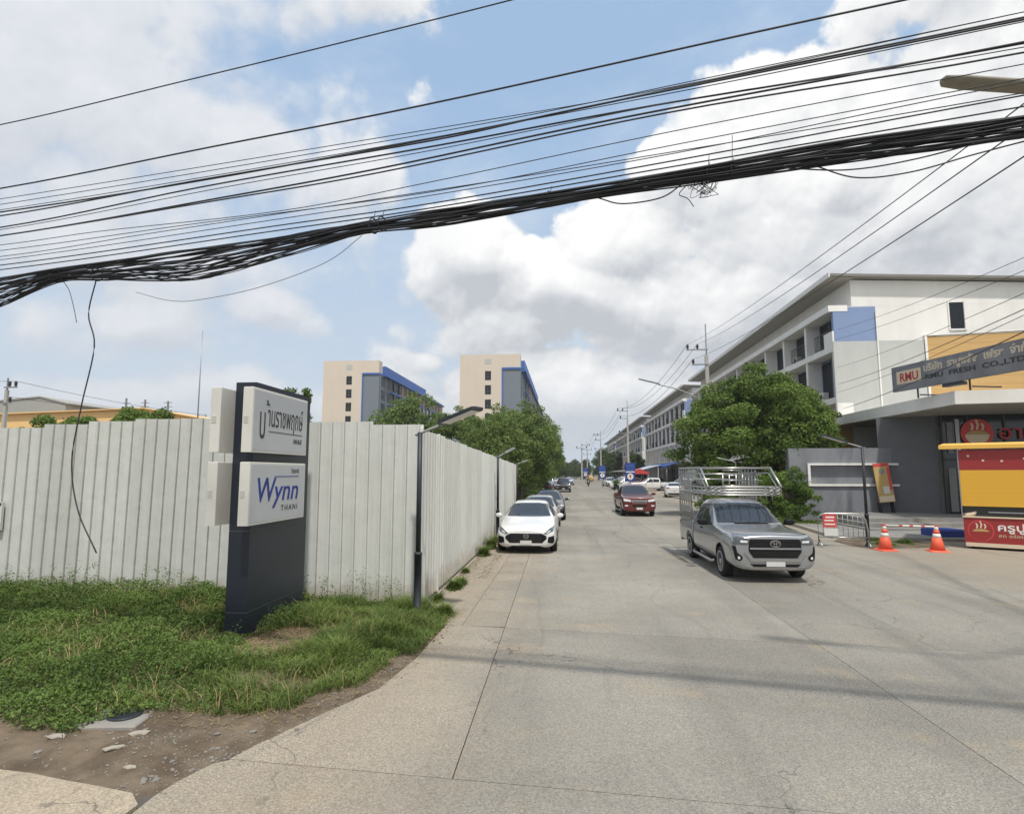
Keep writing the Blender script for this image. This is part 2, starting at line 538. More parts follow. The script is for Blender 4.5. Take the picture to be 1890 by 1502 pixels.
class MB:
    """collects shapes, built as ONE mesh"""
    def __init__(s):
        s.v, s.f, s.mi, s.sm = [], [], [], []
        s.cur = 0

    def add(s, vs, fs, smooth=False):
        k = len(s.v)
        s.v += [tuple(v) for v in vs]
        for f in fs:
            s.f.append([i + k for i in f]); s.mi.append(s.cur); s.sm.append(smooth)
        return s

    def box(s, x0, x1, y0, y1, z0, z1, mtx=None):
        vs = [(x, y, z) for x in (x0, x1) for y in (y0, y1) for z in (z0, z1)]
        if mtx: vs = [mtx @ Vector(v) for v in vs]
        return s.add(vs, [(0, 1, 3, 2), (4, 6, 7, 5), (0, 4, 5, 1), (2, 3, 7, 6), (0, 2, 6, 4), (1, 5, 7, 3)])

    def bbox(s, x0, x1, y0, y1, z0, z1, b=0.02):
        """box with chamfered vertical and top edges"""
        lo = [(x0 + b, y0), (x1 - b, y0), (x1, y0 + b), (x1, y1 - b), (x1 - b, y1), (x0 + b, y1), (x0, y1 - b), (x0, y0 + b)]
        cx, cy = (x0 + x1) / 2, (y0 + y1) / 2
        def ins(p): return (p[0] + (b if p[0] < cx else -b), p[1] + (b if p[1] < cy else -b))
        rings = [[(p[0], p[1], z0) for p in lo], [(p[0], p[1], z1 - b) for p in lo], [(*ins(p), z1) for p in lo]]
        return s.rings(rings, True, True)

    def prism(s, poly, z0, z1):
        n = len(poly)
        vs = [(x, y, z0) for x, y in poly] + [(x, y, z1) for x, y in poly]
        fs = [tuple(range(n))[::-1], tuple(range(n, 2 * n))] + [(i, (i + 1) % n, n + (i + 1) % n, n + i) for i in range(n)]
        return s.add(vs, fs)

    def extr(s, poly3, d):
        n = len(poly3); d = Vector(d)
        vs = [Vector(p) for p in poly3] + [Vector(p) + d for p in poly3]
        return s.add(vs, [tuple(range(n))[::-1], tuple(range(n, 2 * n))] + [(i, (i + 1) % n, n + (i + 1) % n, n + i) for i in range(n)])

    def rings(s, rings, cap0=True, cap1=True, smooth=False):
        n = len(rings[0]); vs = [p for r in rings for p in r]; fs = []
        for k in range(len(rings) - 1):
            for i in range(n):
                fs.append((k * n + i, k * n + (i + 1) % n, (k + 1) * n + (i + 1) % n, (k + 1) * n + i))
        s.add(vs, fs, smooth)
        b = len(s.v) - len(vs)
        if cap0: s.f.append([b + i for i in range(n)][::-1]); s.mi.append(s.cur); s.sm.append(False)
        if cap1: s.f.append([b + (len(rings) - 1) * n + i for i in range(n)]); s.mi.append(s.cur); s.sm.append(False)
        return s

    def tube(s, pts, r, n=8, cap=True):
        pts = [Vector(p) for p in pts]
        rs = r if isinstance(r, (list, tuple)) else [r] * len(pts)
        rings = []; up = Vector((0, 0, 1))
        for i, p in enumerate(pts):
            d = (pts[min(i + 1, len(pts) - 1)] - pts[max(i - 1, 0)]).normalized()
            a = d.cross(up)
            if a.length < 0.05: a = d.cross(Vector((1, 0, 0)))
            a.normalize(); b = d.cross(a)
            rings.append([p + a * rs[i] * math.cos(2 * math.pi * k / n) + b * rs[i] * math.sin(2 * math.pi * k / n) for k in range(n)])
        return s.rings(rings, cap, cap, True)

    def lathe(s, prof, n=20, axis='z', c=(0, 0, 0), closed=False):
        rings = []
        for r, h in prof:
            ring = []
            for k in range(n):
                a = 2 * math.pi * k / n
                x, y = r * math.cos(a), r * math.sin(a)
                p = (x, y, h) if axis == 'z' else ((h, x, y) if axis == 'x' else (x, h, y))
                ring.append((p[0] + c[0], p[1] + c[1], p[2] + c[2]))
            rings.append(ring)
        return s.rings(rings, not closed, not closed, True)

    def build(s, name, m=None, parent=None, **kw):
        me = bpy.data.meshes.new(name)
        me.from_pydata(s.v, [], s.f)
        me.polygons.foreach_set('material_index', s.mi)
        me.polygons.foreach_set('use_smooth', s.sm)
        bm = bmesh.new(); bm.from_mesh(me)
        bmesh.ops.recalc_face_normals(bm, faces=bm.faces)
        bm.to_mesh(me); bm.free()
        return link(name, me, m, parent)


def quick(name, V, F, m, parent=None, smooth=False):
    """fast mesh from numpy quads (N,4) or tris (N,3)"""
    V = np.asarray(V, dtype=np.float32); F = np.asarray(F, dtype=np.int32)
    k = F.shape[1]
    me = bpy.data.meshes.new(name)
    me.vertices.add(len(V)); me.vertices.foreach_set('co', V.ravel())
    me.loops.add(F.size); me.loops.foreach_set('vertex_index', F.ravel())
    me.polygons.add(len(F))
    me.polygons.foreach_set('loop_start', np.arange(len(F), dtype=np.int32) * k)
    me.polygons.foreach_set('loop_total', np.full(len(F), k, dtype=np.int32))
    me.polygons.foreach_set('use_smooth', np.full(len(F), smooth))
    me.update(calc_edges=True)
    return link(name, me, m, parent)


def dup(o, loc=None, rz=None, label=None, group=None, parent=None):
    c = o.copy(); COL.objects.link(c)
    if parent is not None: c.parent = parent
    if loc is not None: c.location = loc
    if rz is not None: c.rotation_euler = (0, 0, rz)
    if label: c['label'] = label
    if group: c['group'] = group
    for ch in list(o.children):
        dup(ch, parent=c)
    return c


def share(name, src, parent, loc=(0, 0, 0), rz=0.0, m=None):
    """another object on the same mesh data"""
    o = bpy.data.objects.new(name, src.data)
    COL.objects.link(o); o.parent = parent; o.location = loc; o.rotation_euler = (0, 0, rz)
    return o


def txt(name, body, size, m, parent, mtx, ext=0.004, sx=1.0, shear=0.0, align='LEFT', width=None, space=1.0, bold=0.0):
    cu = bpy.data.curves.new(name, 'FONT')
    cu.body = body; cu.size = size; cu.extrude = ext; cu.shear = shear; cu.align_x = align
    cu.space_character = space; cu.offset = bold
    cu.resolution_u = 3
    o = bpy.data.objects.new(name, cu); COL.objects.link(o)
    bpy.context.view_layer.update()
    dg = bpy.context.evaluated_depsgraph_get()
    me = bpy.data.meshes.new_from_object(o.evaluated_get(dg))
    bpy.data.objects.remove(o)
    xs = [v.co.x for v in me.vertices] or [0, 1]
    if width:
        sx = width / max(1e-4, max(xs) - min(xs))
    me.transform(Matrix.Diagonal((sx, 1, 1, 1)))
    me.transform(mtx)
    me.name = name
    me.materials.clear()
    return tag(link(name, me, m, parent), kind='stuff')


def face_mtx(origin, right, up):
    r = Vector(right).normalized(); u = Vector(up).normalized(); n = r.cross(u)
    m = Matrix.Identity(4)
    for i, c in enumerate((r, u, n)):
        for j in range(3): m[j][i] = c[j]
    m.translation = Vector(origin)
    return m


def spline(pts, n=24):
    """Catmull-Rom through points"""
    P = [Vector(p) for p in pts]
    P = [P[0] * 2 - P[1]] + P + [P[-1] * 2 - P[-2]]
    out = []
    seg = len(P) - 3
    per = max(2, n // seg)
    for i in range(1, len(P) - 2):
        for k in range(per):
            t = k / per
            a, b, c, d = P[i - 1], P[i], P[i + 1], P[i + 2]
            out.append(0.5 * ((2 * b) + (c - a) * t + (2 * a - 5 * b + 4 * c - d) * t * t + (3 * b - a - 3 * c + d) * t ** 3))
    out.append(P[-2])
    return out

# ================================================================ SETTING
rng = np.random.default_rng(5)
m_ = MB(); m_.box(-900, 900, -300, 1400, -1.0, -0.12)
tag(m_.build('ground', M['land']), kind='structure')


def jl(y):      # the long joint on the kerb side wanders a little
    return -0.92 - 0.0135 * (y - 5.0)


# concrete edge of the apron at the corner (x, y), from the main road round to the fence
EDGE = [(-3.25, 4.5), (-3.05, 4.71), (-2.95, 4.99), (-2.77, 5.35), (-2.59, 5.76), (-2.41, 6.17), (-2.11, 6.82), (-1.97, 7.91), (-1.90, 9.75), (-2.25, 10.6), (-2.62, 11.4)]
m_ = MB(); m_.prism([(-3.3, 3.6), (14, 2.9), (14, 330), (-2.64, 330), (-2.64, 11.2), (-1.95, 9.7), (-2.1, 7.5), (-3.3, 4.5)], -0.115, -0.045)
street = tag(m_.build('street', M['bed']), kind='structure')
m_ = MB(); m_.prism([(-40, -20), (40, -20), (40, -0.2), (14, 2.85), (-3.3, 3.55), (-3.6, 4.45), (-40, 9.9)], -0.115, -0.045)
mainroad = tag(m_.build('main_road', M['bed']), kind='structure')
ROWS = [9.45, 21.4, 33.4, 46.6, 59.8, 73.0, 86.0, 99.0, 112.0]
g_ = 0.0042


def skew(y, x):
    return y - 0.105 * x


def slab(parent, poly, m='slab'):
    mb = MB()
    mb.prism(poly, -0.05, 0.0)
    return mb.build('slab', M[m], parent)


RE = 14.0
for k in range(len(ROWS)):
    y0 = ROWS[k - 1] if k else None
    y1 = ROWS[k]
    ys = [y0] if k else [5.2]
    # four strips across the street
    for (a0, a1, nm) in ((None, 'J', 0), ('J', 3.5, 1), (3.5, 8.1, 2), (8.1, RE, 3)):
        def xa(a, y): return jl(y) if a == 'J' else a
        if k == 0:
            b = 4.86
            def y0f(x): return b - 0.08 * x + g_
        else:
            def y0f(x, y0=y0): return skew(y0, x) + g_
        if nm == 0:
            if k == 0:
                poly = [(jl(5) - g_, y0f(jl(5))), (jl(y1) - g_, skew(y1, jl(y1)) - g_), (-1.92, skew(y1, -1.9) - g_), (-1.97, 7.91), (-2.11, 6.82), (-2.41, 6.17), (-2.59, 5.76), (-2.77, 5.35), (-2.85, y0f(-2.85))]
            elif k == 1:
                poly = [(jl(y0) - g_, y0f(jl(y0))), (jl(y1) - g_, skew(y1, jl(y1)) - g_), (-2.62, skew(y1, -2.6) - g_), (-2.62, 11.4), (-2.25, 10.6), (-1.95, y0f(-1.95))]
            else:
                poly = [(jl(y0) - g_, y0f(jl(y0))), (jl(y1) - g_, skew(y1, jl(y1)) - g_), (-2.62, skew(y1, -2.6) - g_), (-2.62, y0f(-2.62))]
            poly = poly[::-1]
        else:
            x0 = lambda y: xa(a0, y) + g_
            x1 = lambda y: xa(a1, y) - g_
            yy0 = y0 if k else 4.9
            poly = [(x0(yy0), y0f(xa(a0, yy0))), (x1(yy0), y0f(xa(a1, yy0))), (x1(y1), skew(y1, xa(a1, y1)) - g_), (x0(y1), skew(y1, xa(a0, y1)) - g_)]
        if nm == 0 and k == 1:      # a covered drain runs beside the joint here
            dx = -1.66
            ya_, yb_ = y0f(-1.5), skew(y1, -1.5) - g_
            n_ = 12
            for q in range(n_):
                p0, p1 = ya_ + (yb_ - ya_) * q / n_, ya_ + (yb_ - ya_) * (q + 1) / n_
                slab(street, [(dx + g_, p0 + .006), (jl(p0) - g_, p0 + .006), (jl(p1) - g_, p1 - .006), (dx + g_, p1 - .006)])
            slab(street, [(-1.95, y0f(-1.95)), (dx - g_, y0f(dx)), (dx - g_, skew(y1, dx) - g_), (-2.62, skew(y1, -2.6) - g_), (-2.62, 11.4), (-2.25, 10.6)])
            continue
        slab(street, poly)
slab(street, [(-2.62, 112.3), (RE, 110.6), (RE, 320), (-2.62, 320)])
# main road: foreground slabs, and the older strip along the kerb on the left
for xa_, xb_ in ((-3.08, 1.9), (1.9, 7.2), (7.2, 13.9)):
    if xa_ < -3:
        slab(mainroad, [(-3.08, 1.0), (xb_ - g_, 1.0), (xb_ - g_, 4.86 - 0.08 * xb_ - g_), (-2.84, 5.085 - g_), (-2.95, 4.99), (-3.05, 4.71), (-3.09, 4.5)])
    else:
        slab(mainroad, [(xa_ + g_, 1.0), (xb_ - g_, 1.0), (xb_ - g_, 4.86 - 0.08 * xb_ - g_), (xa_ + g_, 4.86 - 0.08 * xa_ - g_)])
    slab(mainroad, [(xa_ + g_, -12.0), (xb_ - g_, -12), (xb_ - g_, 0.98), (xa_ + g_, 0.98)])
m_ = MB(); m_.prism([(-13.8, 1.0), (-3.12, 1.0), (-3.12, 4.35), (-3.27, 4.49), (-3.6, 4.56), (-3.94, 4.62), (-4.3, 4.70), (-4.61, 4.73), (-6, 5.0), (-9, 5.5), (-13.8, 6.2)], -0.05, 0.012)
m_.build('slab', M['tanslab'], mainroad)
m_ = MB(); m_.prism([(-13.8, -12.0), (-3.12, -12.0), (-3.12, 0.98), (-13.8, 0.98)], -0.05, 0.004)
m_.build('slab', M['slab'], mainroad)

# ---- verge: bare soil rising a little to the fence
def seg_dist(P, poly):
    d = np.full(len(P), 1e9)
    for a, b in zip(poly[:-1], poly[1:]):
        a = np.array(a); b = np.array(b); ab = b - a
        t = np.clip(((P - a) @ ab) / (ab @ ab), 0, 1)
        d = np.minimum(d, np.linalg.norm(P - (a + t[:, None] * ab), axis=1))
    return d


def inside(P, poly):
    c = np.zeros(len(P), bool); n = len(poly)
    for i in range(n):
        x0, y0 = poly[i]; x1, y1 = poly[(i + 1) % n]
        if y0 == y1: continue
        cond = ((y0 > P[:, 1]) != (y1 > P[:, 1])) & (P[:, 0] < (x1 - x0) * (P[:, 1] - y0) / (y1 - y0) + x0)
        c ^= cond
    return c


def vnoise(P, s, seed=0):
    """cheap smooth 2-D value noise, 0..1"""
    r = np.random.default_rng(seed); T = r.random((64, 64))
    Q = P * s; i = np.floor(Q).astype(int); f = Q - i; f = f * f * (3 - 2 * f)
    a = T[i[:, 0] % 64, i[:, 1] % 64]; b = T[(i[:, 0] + 1) % 64, i[:, 1] % 64]
    c = T[i[:, 0] % 64, (i[:, 1] + 1) % 64]; d = T[(i[:, 0] + 1) % 64, (i[:, 1] + 1) % 64]
    return (a * (1 - f[:, 0]) + b * f[:, 0]) * (1 - f[:, 1]) + (c * (1 - f[:, 0]) + d * f[:, 0]) * f[:, 1]


VERGE_LINE = [(-15, 6.4), (-9, 5.5), (-6, 5.0), (-4.61, 4.73), (-3.94, 4.62)] + EDGE
VERGE = VERGE_LINE + [(-2.62, 11.5), (-15, 11.5)]


def soil_h(P):
    ins = inside(P, VERGE)
    d = np.where(ins, seg_dist(P, VERGE_LINE), 0)
    n = vnoise(P, 1.7, 1) * 0.5 + vnoise(P, 5.0, 2) * 0.3 + vnoise(P, 13.0, 3) * 0.2
    h = -0.030 + 0.045 * np.clip(d / 0.45, 0, 1) + 0.13 * np.clip((d - 0.4) / 3.2, 0, 1) ** 1.2 + (n - 0.5) * 0.09 * np.clip(d / 0.5, 0.12, 1)
    # a shallow rut along the kerb
    h -= 0.03 * np.exp(-((d - 0.35) / 0.22) ** 2) * (P[:, 0] < -3.0)
    return np.where(ins, h, -0.055)


nx, ny = 300, 190
gx, gy = np.meshgrid(np.linspace(-14.5, -1.6, nx), np.linspace(4.2, 11.5, ny), indexing='ij')
P = np.stack([gx.ravel(), gy.ravel()], 1)
V = np.column_stack([P, soil_h(P)])
idx = np.arange(nx * ny).reshape(nx, ny)
F = np.stack([idx[:-1, :-1], idx[1:, :-1], idx[1:, 1:], idx[:-1, 1:]], -1).reshape(-1, 4)
tag(quick('verge', V, F, M['soil'], smooth=True), kind='structure')

# ---- grass and weeds on the verge
GR = [(-1.88, 10.7), (-1.86, 9.5), (-2.0, 8.4), (-2.12, 7.5), (-2.3, 6.9), (-2.62, 6.35), (-2.85, 5.98), (-3.3, 5.85), (-3.83, 5.78), (-4.15, 5.62), (-4.55, 5.26), (-4.93, 5.28), (-5.4, 5.42), (-5.76, 5.62), (-6.6, 5.9), (-9, 6.2), (-14.5, 7), (-14.5, 10.9), (-2.7, 10.9)]
PY = [(-4.98, 8.36), (-4.5, 8.36), (-4.5, 10.4), (-4.98, 10.4)]


def grass_mask(P, wob=0.35):
    d = seg_dist(P, GR[:16])
    n = vnoise(P, 2.3, 11) * 0.6 + vnoise(P, 6.0, 12) * 0.4
    ok = inside(P, GR) & (d > (n - 0.25) * wob)
    bare = ((P[:, 0] + 3.98) / 0.62) ** 2 + ((P[:, 1] - 8.25) / 0.85) ** 2
    ok &= bare > 0.75 + (n - 0.5) * 1.1
    bare2 = ((P[:, 0] + 3.35) / 0.55) ** 2 + ((P[:, 1] - 6.75) / 0.28) ** 2
    ok &= (bare2 > 0.5 + n) | (rng.random(len(P)) < 0.25)
    ok &= ~inside(P, PY)
    return ok


def cards(base, direc, length, width, bend, up=None):
    """tapered two-part blades: base (N,3), direction (N,3)"""
    N = len(base)
    side = np.cross(direc, np.array([0, 0, 1.0])) if up is None else up
    ln = np.linalg.norm(side, axis=1, keepdims=True); ln[ln < 1e-3] = 1
    a = rng.random(N) * 2 * np.pi
    side = side / ln
    alt = np.column_stack([np.cos(a), np.sin(a), np.zeros(N)])
    side = np.where((ln > 0.2), side, alt)
    w = (width / 2)[:, None] * side
    mid = base + direc * (length * 0.55)[:, None]
    tip = base + direc * length[:, None] + bend
    V = np.stack([base - w, base + w, mid + w * 0.9, mid - w * 0.9, tip + w * 0.15, tip - w * 0.15], 1).reshape(-1, 3)
    k = np.arange(N)[:, None] * 6
    F = np.concatenate([k + np.array([[0, 1, 2, 3]]), k + np.array([[3, 2, 4, 5]])], 0)
    return V, F


def leaves(center, size, flat=0.35):
    """small oval leaves (two quads folded along the rib), random orientation tending to face up"""
    N = len(center)
    nrm = rng.normal(size=(N, 3)); nrm[:, 2] = np.abs(nrm[:, 2]) + flat; nrm /= np.linalg.norm(nrm, axis=1, keepdims=True)
    t = rng.normal(size=(N, 3)); t -= nrm * np.sum(t * nrm, 1, keepdims=True); t /= np.linalg.norm(t, axis=1, keepdims=True)
    b = np.cross(nrm, t)
    s = size[:, None]
    V = np.stack([center - t * s * 0.5, center + b * s * 0.28 - nrm * s * 0.06, center + t * s * 0.55, center - b * s * 0.28 - nrm * s * 0.06], 1).reshape(-1, 3)
    F = np.arange(N)[:, None] * 4 + np.array([[0, 1, 2, 3]])
    return V, F


# broad low weeds
N = 260000
P = np.column_stack([rng.uniform(-13.5, -1.85, N), rng.uniform(5.2, 10.9, N)])
P = P[grass_mask(P)]
clump = vnoise(P, 2.6, 21) * 0.6 + vnoise(P, 6.5, 22) * 0.4
left = np.clip((-P[:, 0] - 3.4) / 1.2, 0.15, 1)
keep = rng.random(len(P)) < left * np.clip(0.45 + clump, 0, 1)
P, clump, left = P[keep], clump[keep], left[keep]
dn = seg_dist(P, GR[:16])
hmax = (0.04 + 0.42 * np.clip(clump - 0.22, 0, 1) * np.clip(dn / 0.9, 0.15, 1)) * (0.55 + 0.45 * left)
hmax *= np.where(((P[:, 0] + 4.7) / 0.55) ** 2 + ((P[:, 1] - 7.95) / 0.6) ** 2 < 1, 0.25, 1.0)
z = soil_h(P) + 0.015 + hmax * np.sqrt(rng.random(len(P)))
sz = rng.uniform(0.018, 0.050, len(P))
V, F = leaves(np.column_stack([P, z]), sz)
# taller sprigs standing out of the mat, most of them against the fence
SV, SF, k0 = [V], [F], len(V)
for q in range(150):
    x = rng.uniform(-12, -2.9); y = 10.75 - abs(rng.normal()) * (0.25 if q < 95 else 2.2)
    pt = np.array([[x, y]])
    if y < 6.4 or not inside(pt, GR)[0] or inside(pt, PY)[0]: continue
    h = rng.uniform(0.25, 0.62) if q < 95 else rng.uniform(0.2, 0.42)
    n_ = int(10 + h * 55); hh = rng.random(n_) ** 0.7 * h
    c_ = np.column_stack([x + rng.normal(size=n_) * 0.035 + hh * rng.uniform(-.25, .25), y + rng.normal(size=n_) * 0.035, soil_h(pt)[0] + 0.05 + hh])
    v_, f_ = leaves(c_, rng.uniform(0.018, 0.042, n_)); SV.append(v_); SF.append(f_ + k0); k0 += len(v_)
    v_, f_ = cards(np.array([[x, y, soil_h(pt)[0]]]), np.array([[rng.uniform(-.15, .15), 0, 1.0]]), np.array([h]), np.array([0.006]), np.zeros((1, 3))); SV.append(v_); SF.append(f_ + k0); k0 += len(v_)
tag(quick('weeds', np.concatenate(SV), np.concatenate(SF), LEAF['weed']), kind='stuff')
# thin grass blades over all of it, longer beside the lamp post
N = 150000
P = np.column_stack([rng.uniform(-13.5, -1.8, N), rng.uniform(5.2, 10.9, N)])
P = P[grass_mask(P, 0.28)]
rgt = np.clip((P[:, 0] + 4.6) / 1.3, 0.0, 1)
keep = rng.random(len(P)) < (0.38 + 0.62 * rgt)
P, rgt = P[keep], rgt[keep]
cl = vnoise(P, 3.5, 31)
dn = seg_dist(P, GR[:16])
L = (0.09 + 0.30 * cl * np.clip(dn / 0.6, 0.25, 1)) * (0.65 + 0.4 * rgt) * rng.uniform(0.6, 1.25, len(P))
L *= np.where(((P[:, 0] + 4.7) / 0.55) ** 2 + ((P[:, 1] - 7.95) / 0.6) ** 2 < 1, 0.4, 1.0)
a = rng.random(len(P)) * 2 * np.pi
tilt = rng.uniform(0.1, 0.75, len(P))
D = np.column_stack([np.cos(a) * tilt, np.sin(a) * tilt, np.ones(len(P))]); D /= np.linalg.norm(D, axis=1, keepdims=True)
bend = np.column_stack([np.cos(a), np.sin(a), -0.45 * np.ones(len(P))]) * (L * 0.42)[:, None]
V, F = cards(np.column_stack([P, soil_h(P) - 0.01]), D, L, rng.uniform(0.005, 0.011, len(P)), bend)
# tufts along the foot of the side fence and on the far verge
T = []
for (tx, ty, n, r, h) in [(-2.42, 11.35, 420, 0.16, 0.2), (-2.35, 12.6, 900, 0.22, 0.22), (-2.30, 13.05, 700, 0.2, 0.2), (-2.45, 14.6, 350, 0.15, 0.16), (-2.42, 17.6, 800, 0.24, 0.34), (-2.4, 19.2, 900, 0.22, 0.42), (-2.45, 21.0, 500, 0.16, 0.3),
                          (-2.1, 10.35, 700, 0.2, 0.22), (10.6, 21.4, 1500, 0.5, 0.14), (11.5, 21.9, 1200, 0.4, 0.17), (10.9, 22.6, 900, 0.45, 0.14), (9.2, 31.6, 1500, 0.9, 0.22), (10.4, 29.4, 2200, 1.0, 0.25), (11.2, 28.9, 1200, 0.8, 0.2), (9.9, 30.6, 1800, 0.9, 0.25)]:
    q = rng.normal(size=(n, 2)) * r * np.array([0.5, 1.0]) * 0.6 + (tx, ty)
    q = q[(q[:, 0] > -2.60) | (tx > 0)]
    d_ = np.linalg.norm(q - (tx, ty), axis=1) / r
    T.append((q, h * (0.25 + 0.9 * np.exp(-(d_ / 0.6) ** 2))))
Q = np.concatenate([q for q, h in T]); H = np.concatenate([h for q, h in T]) * rng.uniform(0.5, 1.3, len(Q))
a = rng.random(len(Q)) * 2 * np.pi; tilt = rng.uniform(0.1, 0.9, len(Q))
D = np.column_stack([np.cos(a) * tilt, np.sin(a) * tilt, np.ones(len(Q))]); D /= np.linalg.norm(D, axis=1, keepdims=True)
V2, F2 = cards(np.column_stack([Q, np.where(Q[:, 1] > 26, 0.1, np.where(Q[:, 0] > 5, 0.0, 0.0))]), D, H, rng.uniform(0.007, 0.016, len(Q)), np.column_stack([np.cos(a), np.sin(a), -0.4 * np.ones(len(Q))]) * (H * 0.4)[:, None])
tag(quick('grass', np.concatenate([V, V2]), np.concatenate([F, F2 + len(V)]), LEAF['grass']), kind='stuff')
# dry cut straw on the bare patches and the grass edge
N = 26000
P = np.column_stack([rng.uniform(-5.2, -1.75, N), rng.uniform(5.6, 10.8, N)])
e1 = ((P[:, 0] + 3.95) / 0.75) ** 2 + ((P[:, 1] - 8.2) / 1.0) ** 2
dn = seg_dist(P, GR[:12])
P = P[((e1 < 1.05) & ~inside(P, PY)) | ((dn < 0.22) & (rng.random(N) < 0.22))]
a = rng.random(len(P)) * 2 * np.pi
D = np.column_stack([np.cos(a), np.sin(a), rng.uniform(0.0, 0.35, len(P))]); D /= np.linalg.norm(D, axis=1, keepdims=True)
L = rng.uniform(0.025, 0.085, len(P))
V, F = cards(np.column_stack([P, np.maximum(soil_h(P), 0.0) + rng.uniform(0.003, 0.018, len(P))]), D, L, rng.uniform(0.004, 0.009, len(P)), np.zeros((len(P), 3)))
# dead stalks mixed through the green
N = 9000
P = np.column_stack([rng.uniform(-13, -1.9, N), rng.uniform(5.3, 10.8, N)])
P = P[grass_mask(P)]
P = P[vnoise(P, 1.4, 61) > 0.52]
a = rng.random(len(P)) * 2 * np.pi; tl = rng.uniform(0.2, 1.3, len(P))
D = np.column_stack([np.cos(a) * tl, np.sin(a) * tl, np.ones(len(P))]); D /= np.linalg.norm(D, axis=1, keepdims=True)
L2 = rng.uniform(0.12, 0.36, len(P))
V2, F2 = cards(np.column_stack([P, soil_h(P) + 0.02]), D, L2, rng.uniform(0.004, 0.008, len(P)), np.column_stack([np.cos(a), np.sin(a), -0.5 * np.ones(len(P))]) * (L2 * 0.3)[:, None])
tag(quick('straw', np.concatenate([V, V2]), np.concatenate([F, F2 + len(V)]), LEAF['dry']), kind='stuff')

# fallen dry leaves and grit swept against the fence foot and the grass edge
N = 2600
q = np.column_stack([np.where(rng.random(N) < .6, -2.55 + np.abs(rng.normal(size=N)) * 0.16, -1.98 + rng.normal(size=N) * 0.10), rng.uniform(8.6, 21, N)])
q = q[vnoise(q, 0.9, 41) > 0.45]
V, F = leaves(np.column_stack([q, np.full(len(q), 0.008)]), rng.uniform(0.015, 0.05, len(q)), 2.0)
tag(quick('fallen_leaves', V, F, LEAF['litter']), kind='stuff')
# gravel and broken concrete on the soil
ico = bmesh.new(); bmesh.ops.create_icosphere(ico, subdivisions=1, radius=1.0)
IV = np.array([v.co[:] for v in ico.verts]); IF = np.array([[v.index for v in f.verts] for f in ico.faces]); ico.free()
def rubble(P, size, sq=0.55):
    Vs, Fs = [], []
    for i, (p, s) in enumerate(zip(P, size)):
        w = IV * (1 + (rng.random((len(IV), 1)) - 0.5) * 0.5) * (s * np.array([rng.uniform(.7, 1.3), rng.uniform(.7, 1.3), sq]))
        an = rng.random() * 6.28; c, sn = math.cos(an), math.sin(an)
        w = np.column_stack([w[:, 0] * c - w[:, 1] * sn, w[:, 0] * sn + w[:, 1] * c, w[:, 2]])
        Vs.append(w + p); Fs.append(IF + i * len(IV))
    return np.concatenate(Vs), np.concatenate(Fs)
N = 40000
P = np.column_stack([rng.uniform(-6.5, -1.9, N), rng.uniform(4.45, 9.0, N)])
gz = np.exp(-(((P[:, 0] + 3.35) / 0.75) ** 2 + ((P[:, 1] - 5.35) / 0.42) ** 2))
de = seg_dist(P, EDGE)
band = np.exp(-((de - 0.12) / 0.22) ** 2) * 0.35
keep = (inside(P, VERGE) | ((de < 0.16) & (rng.random(N) < 0.25))) & (rng.random(N) < (0.02 + 0.5 * gz + band) * (0.3 + vnoise(P, 3.0, 51))) & ~grass_mask(P)
P = P[keep][:5200]
sz = np.exp(rng.normal(-5.05, 0.5, len(P)))
V, F = rubble(np.column_stack([P, np.where(inside(P, VERGE), soil_h(P), 0.0) + sz * 0.2]), sz)
tag(quick('gravel', V, F, M['stone']), kind='stuff')
for (x, y, s, lb, rz) in [(-3.95, 5.17, 0.05, 'long pale chip of concrete on bare soil by the kerb', 0.5), (-3.63, 4.93, 0.03, 'small pale pebble on the brown soil near the corner slab', 0),
                          (-4.62, 5.32, 0.05, 'flat grey stone at the edge of the weeds beside the drain cover', 0.2), (-3.93, 5.44, 0.055, 'slanting broken piece of concrete at the right of the drain cover', 0.7)]:
    V, F = rubble(np.array([[0, 0, 0.0]]), np.array([s]), 0.4)
    V[:, 0] *= 1.5
    o = quick('stone', V, F, M['kerb'])
    o.location = (x, y, float(soil_h(np.array([[x, y]]))[0]) + s * 0.15); o.rotation_euler = (0, 0, rz)
    tag(o, lb, 'stone')

# drain cover
dz = float(soil_h(np.array([[-4.3, 5.55]]))[0])
t = thing('drain_cover', 'round dark iron drain cover in a pale concrete slab beside the weeds', 'drain cover', (-4.3, 5.66, dz - 0.035), 0.12)
m_ = MB(); m_.bbox(-0.30, 0.26, -0.20, 0.20, -0.08, 0.075, 0.015); m_.build('slab', M['walk'], t)
m_ = MB(); m_.lathe([(0.001, 0.079), (0.150, 0.079), (0.155, 0.089), (0.13, 0.094), (0.125, 0.087), (0.001, 0.089)], 24, c=(0.02, 0.05, 0)); m_.build('lid', M['pole'], t)

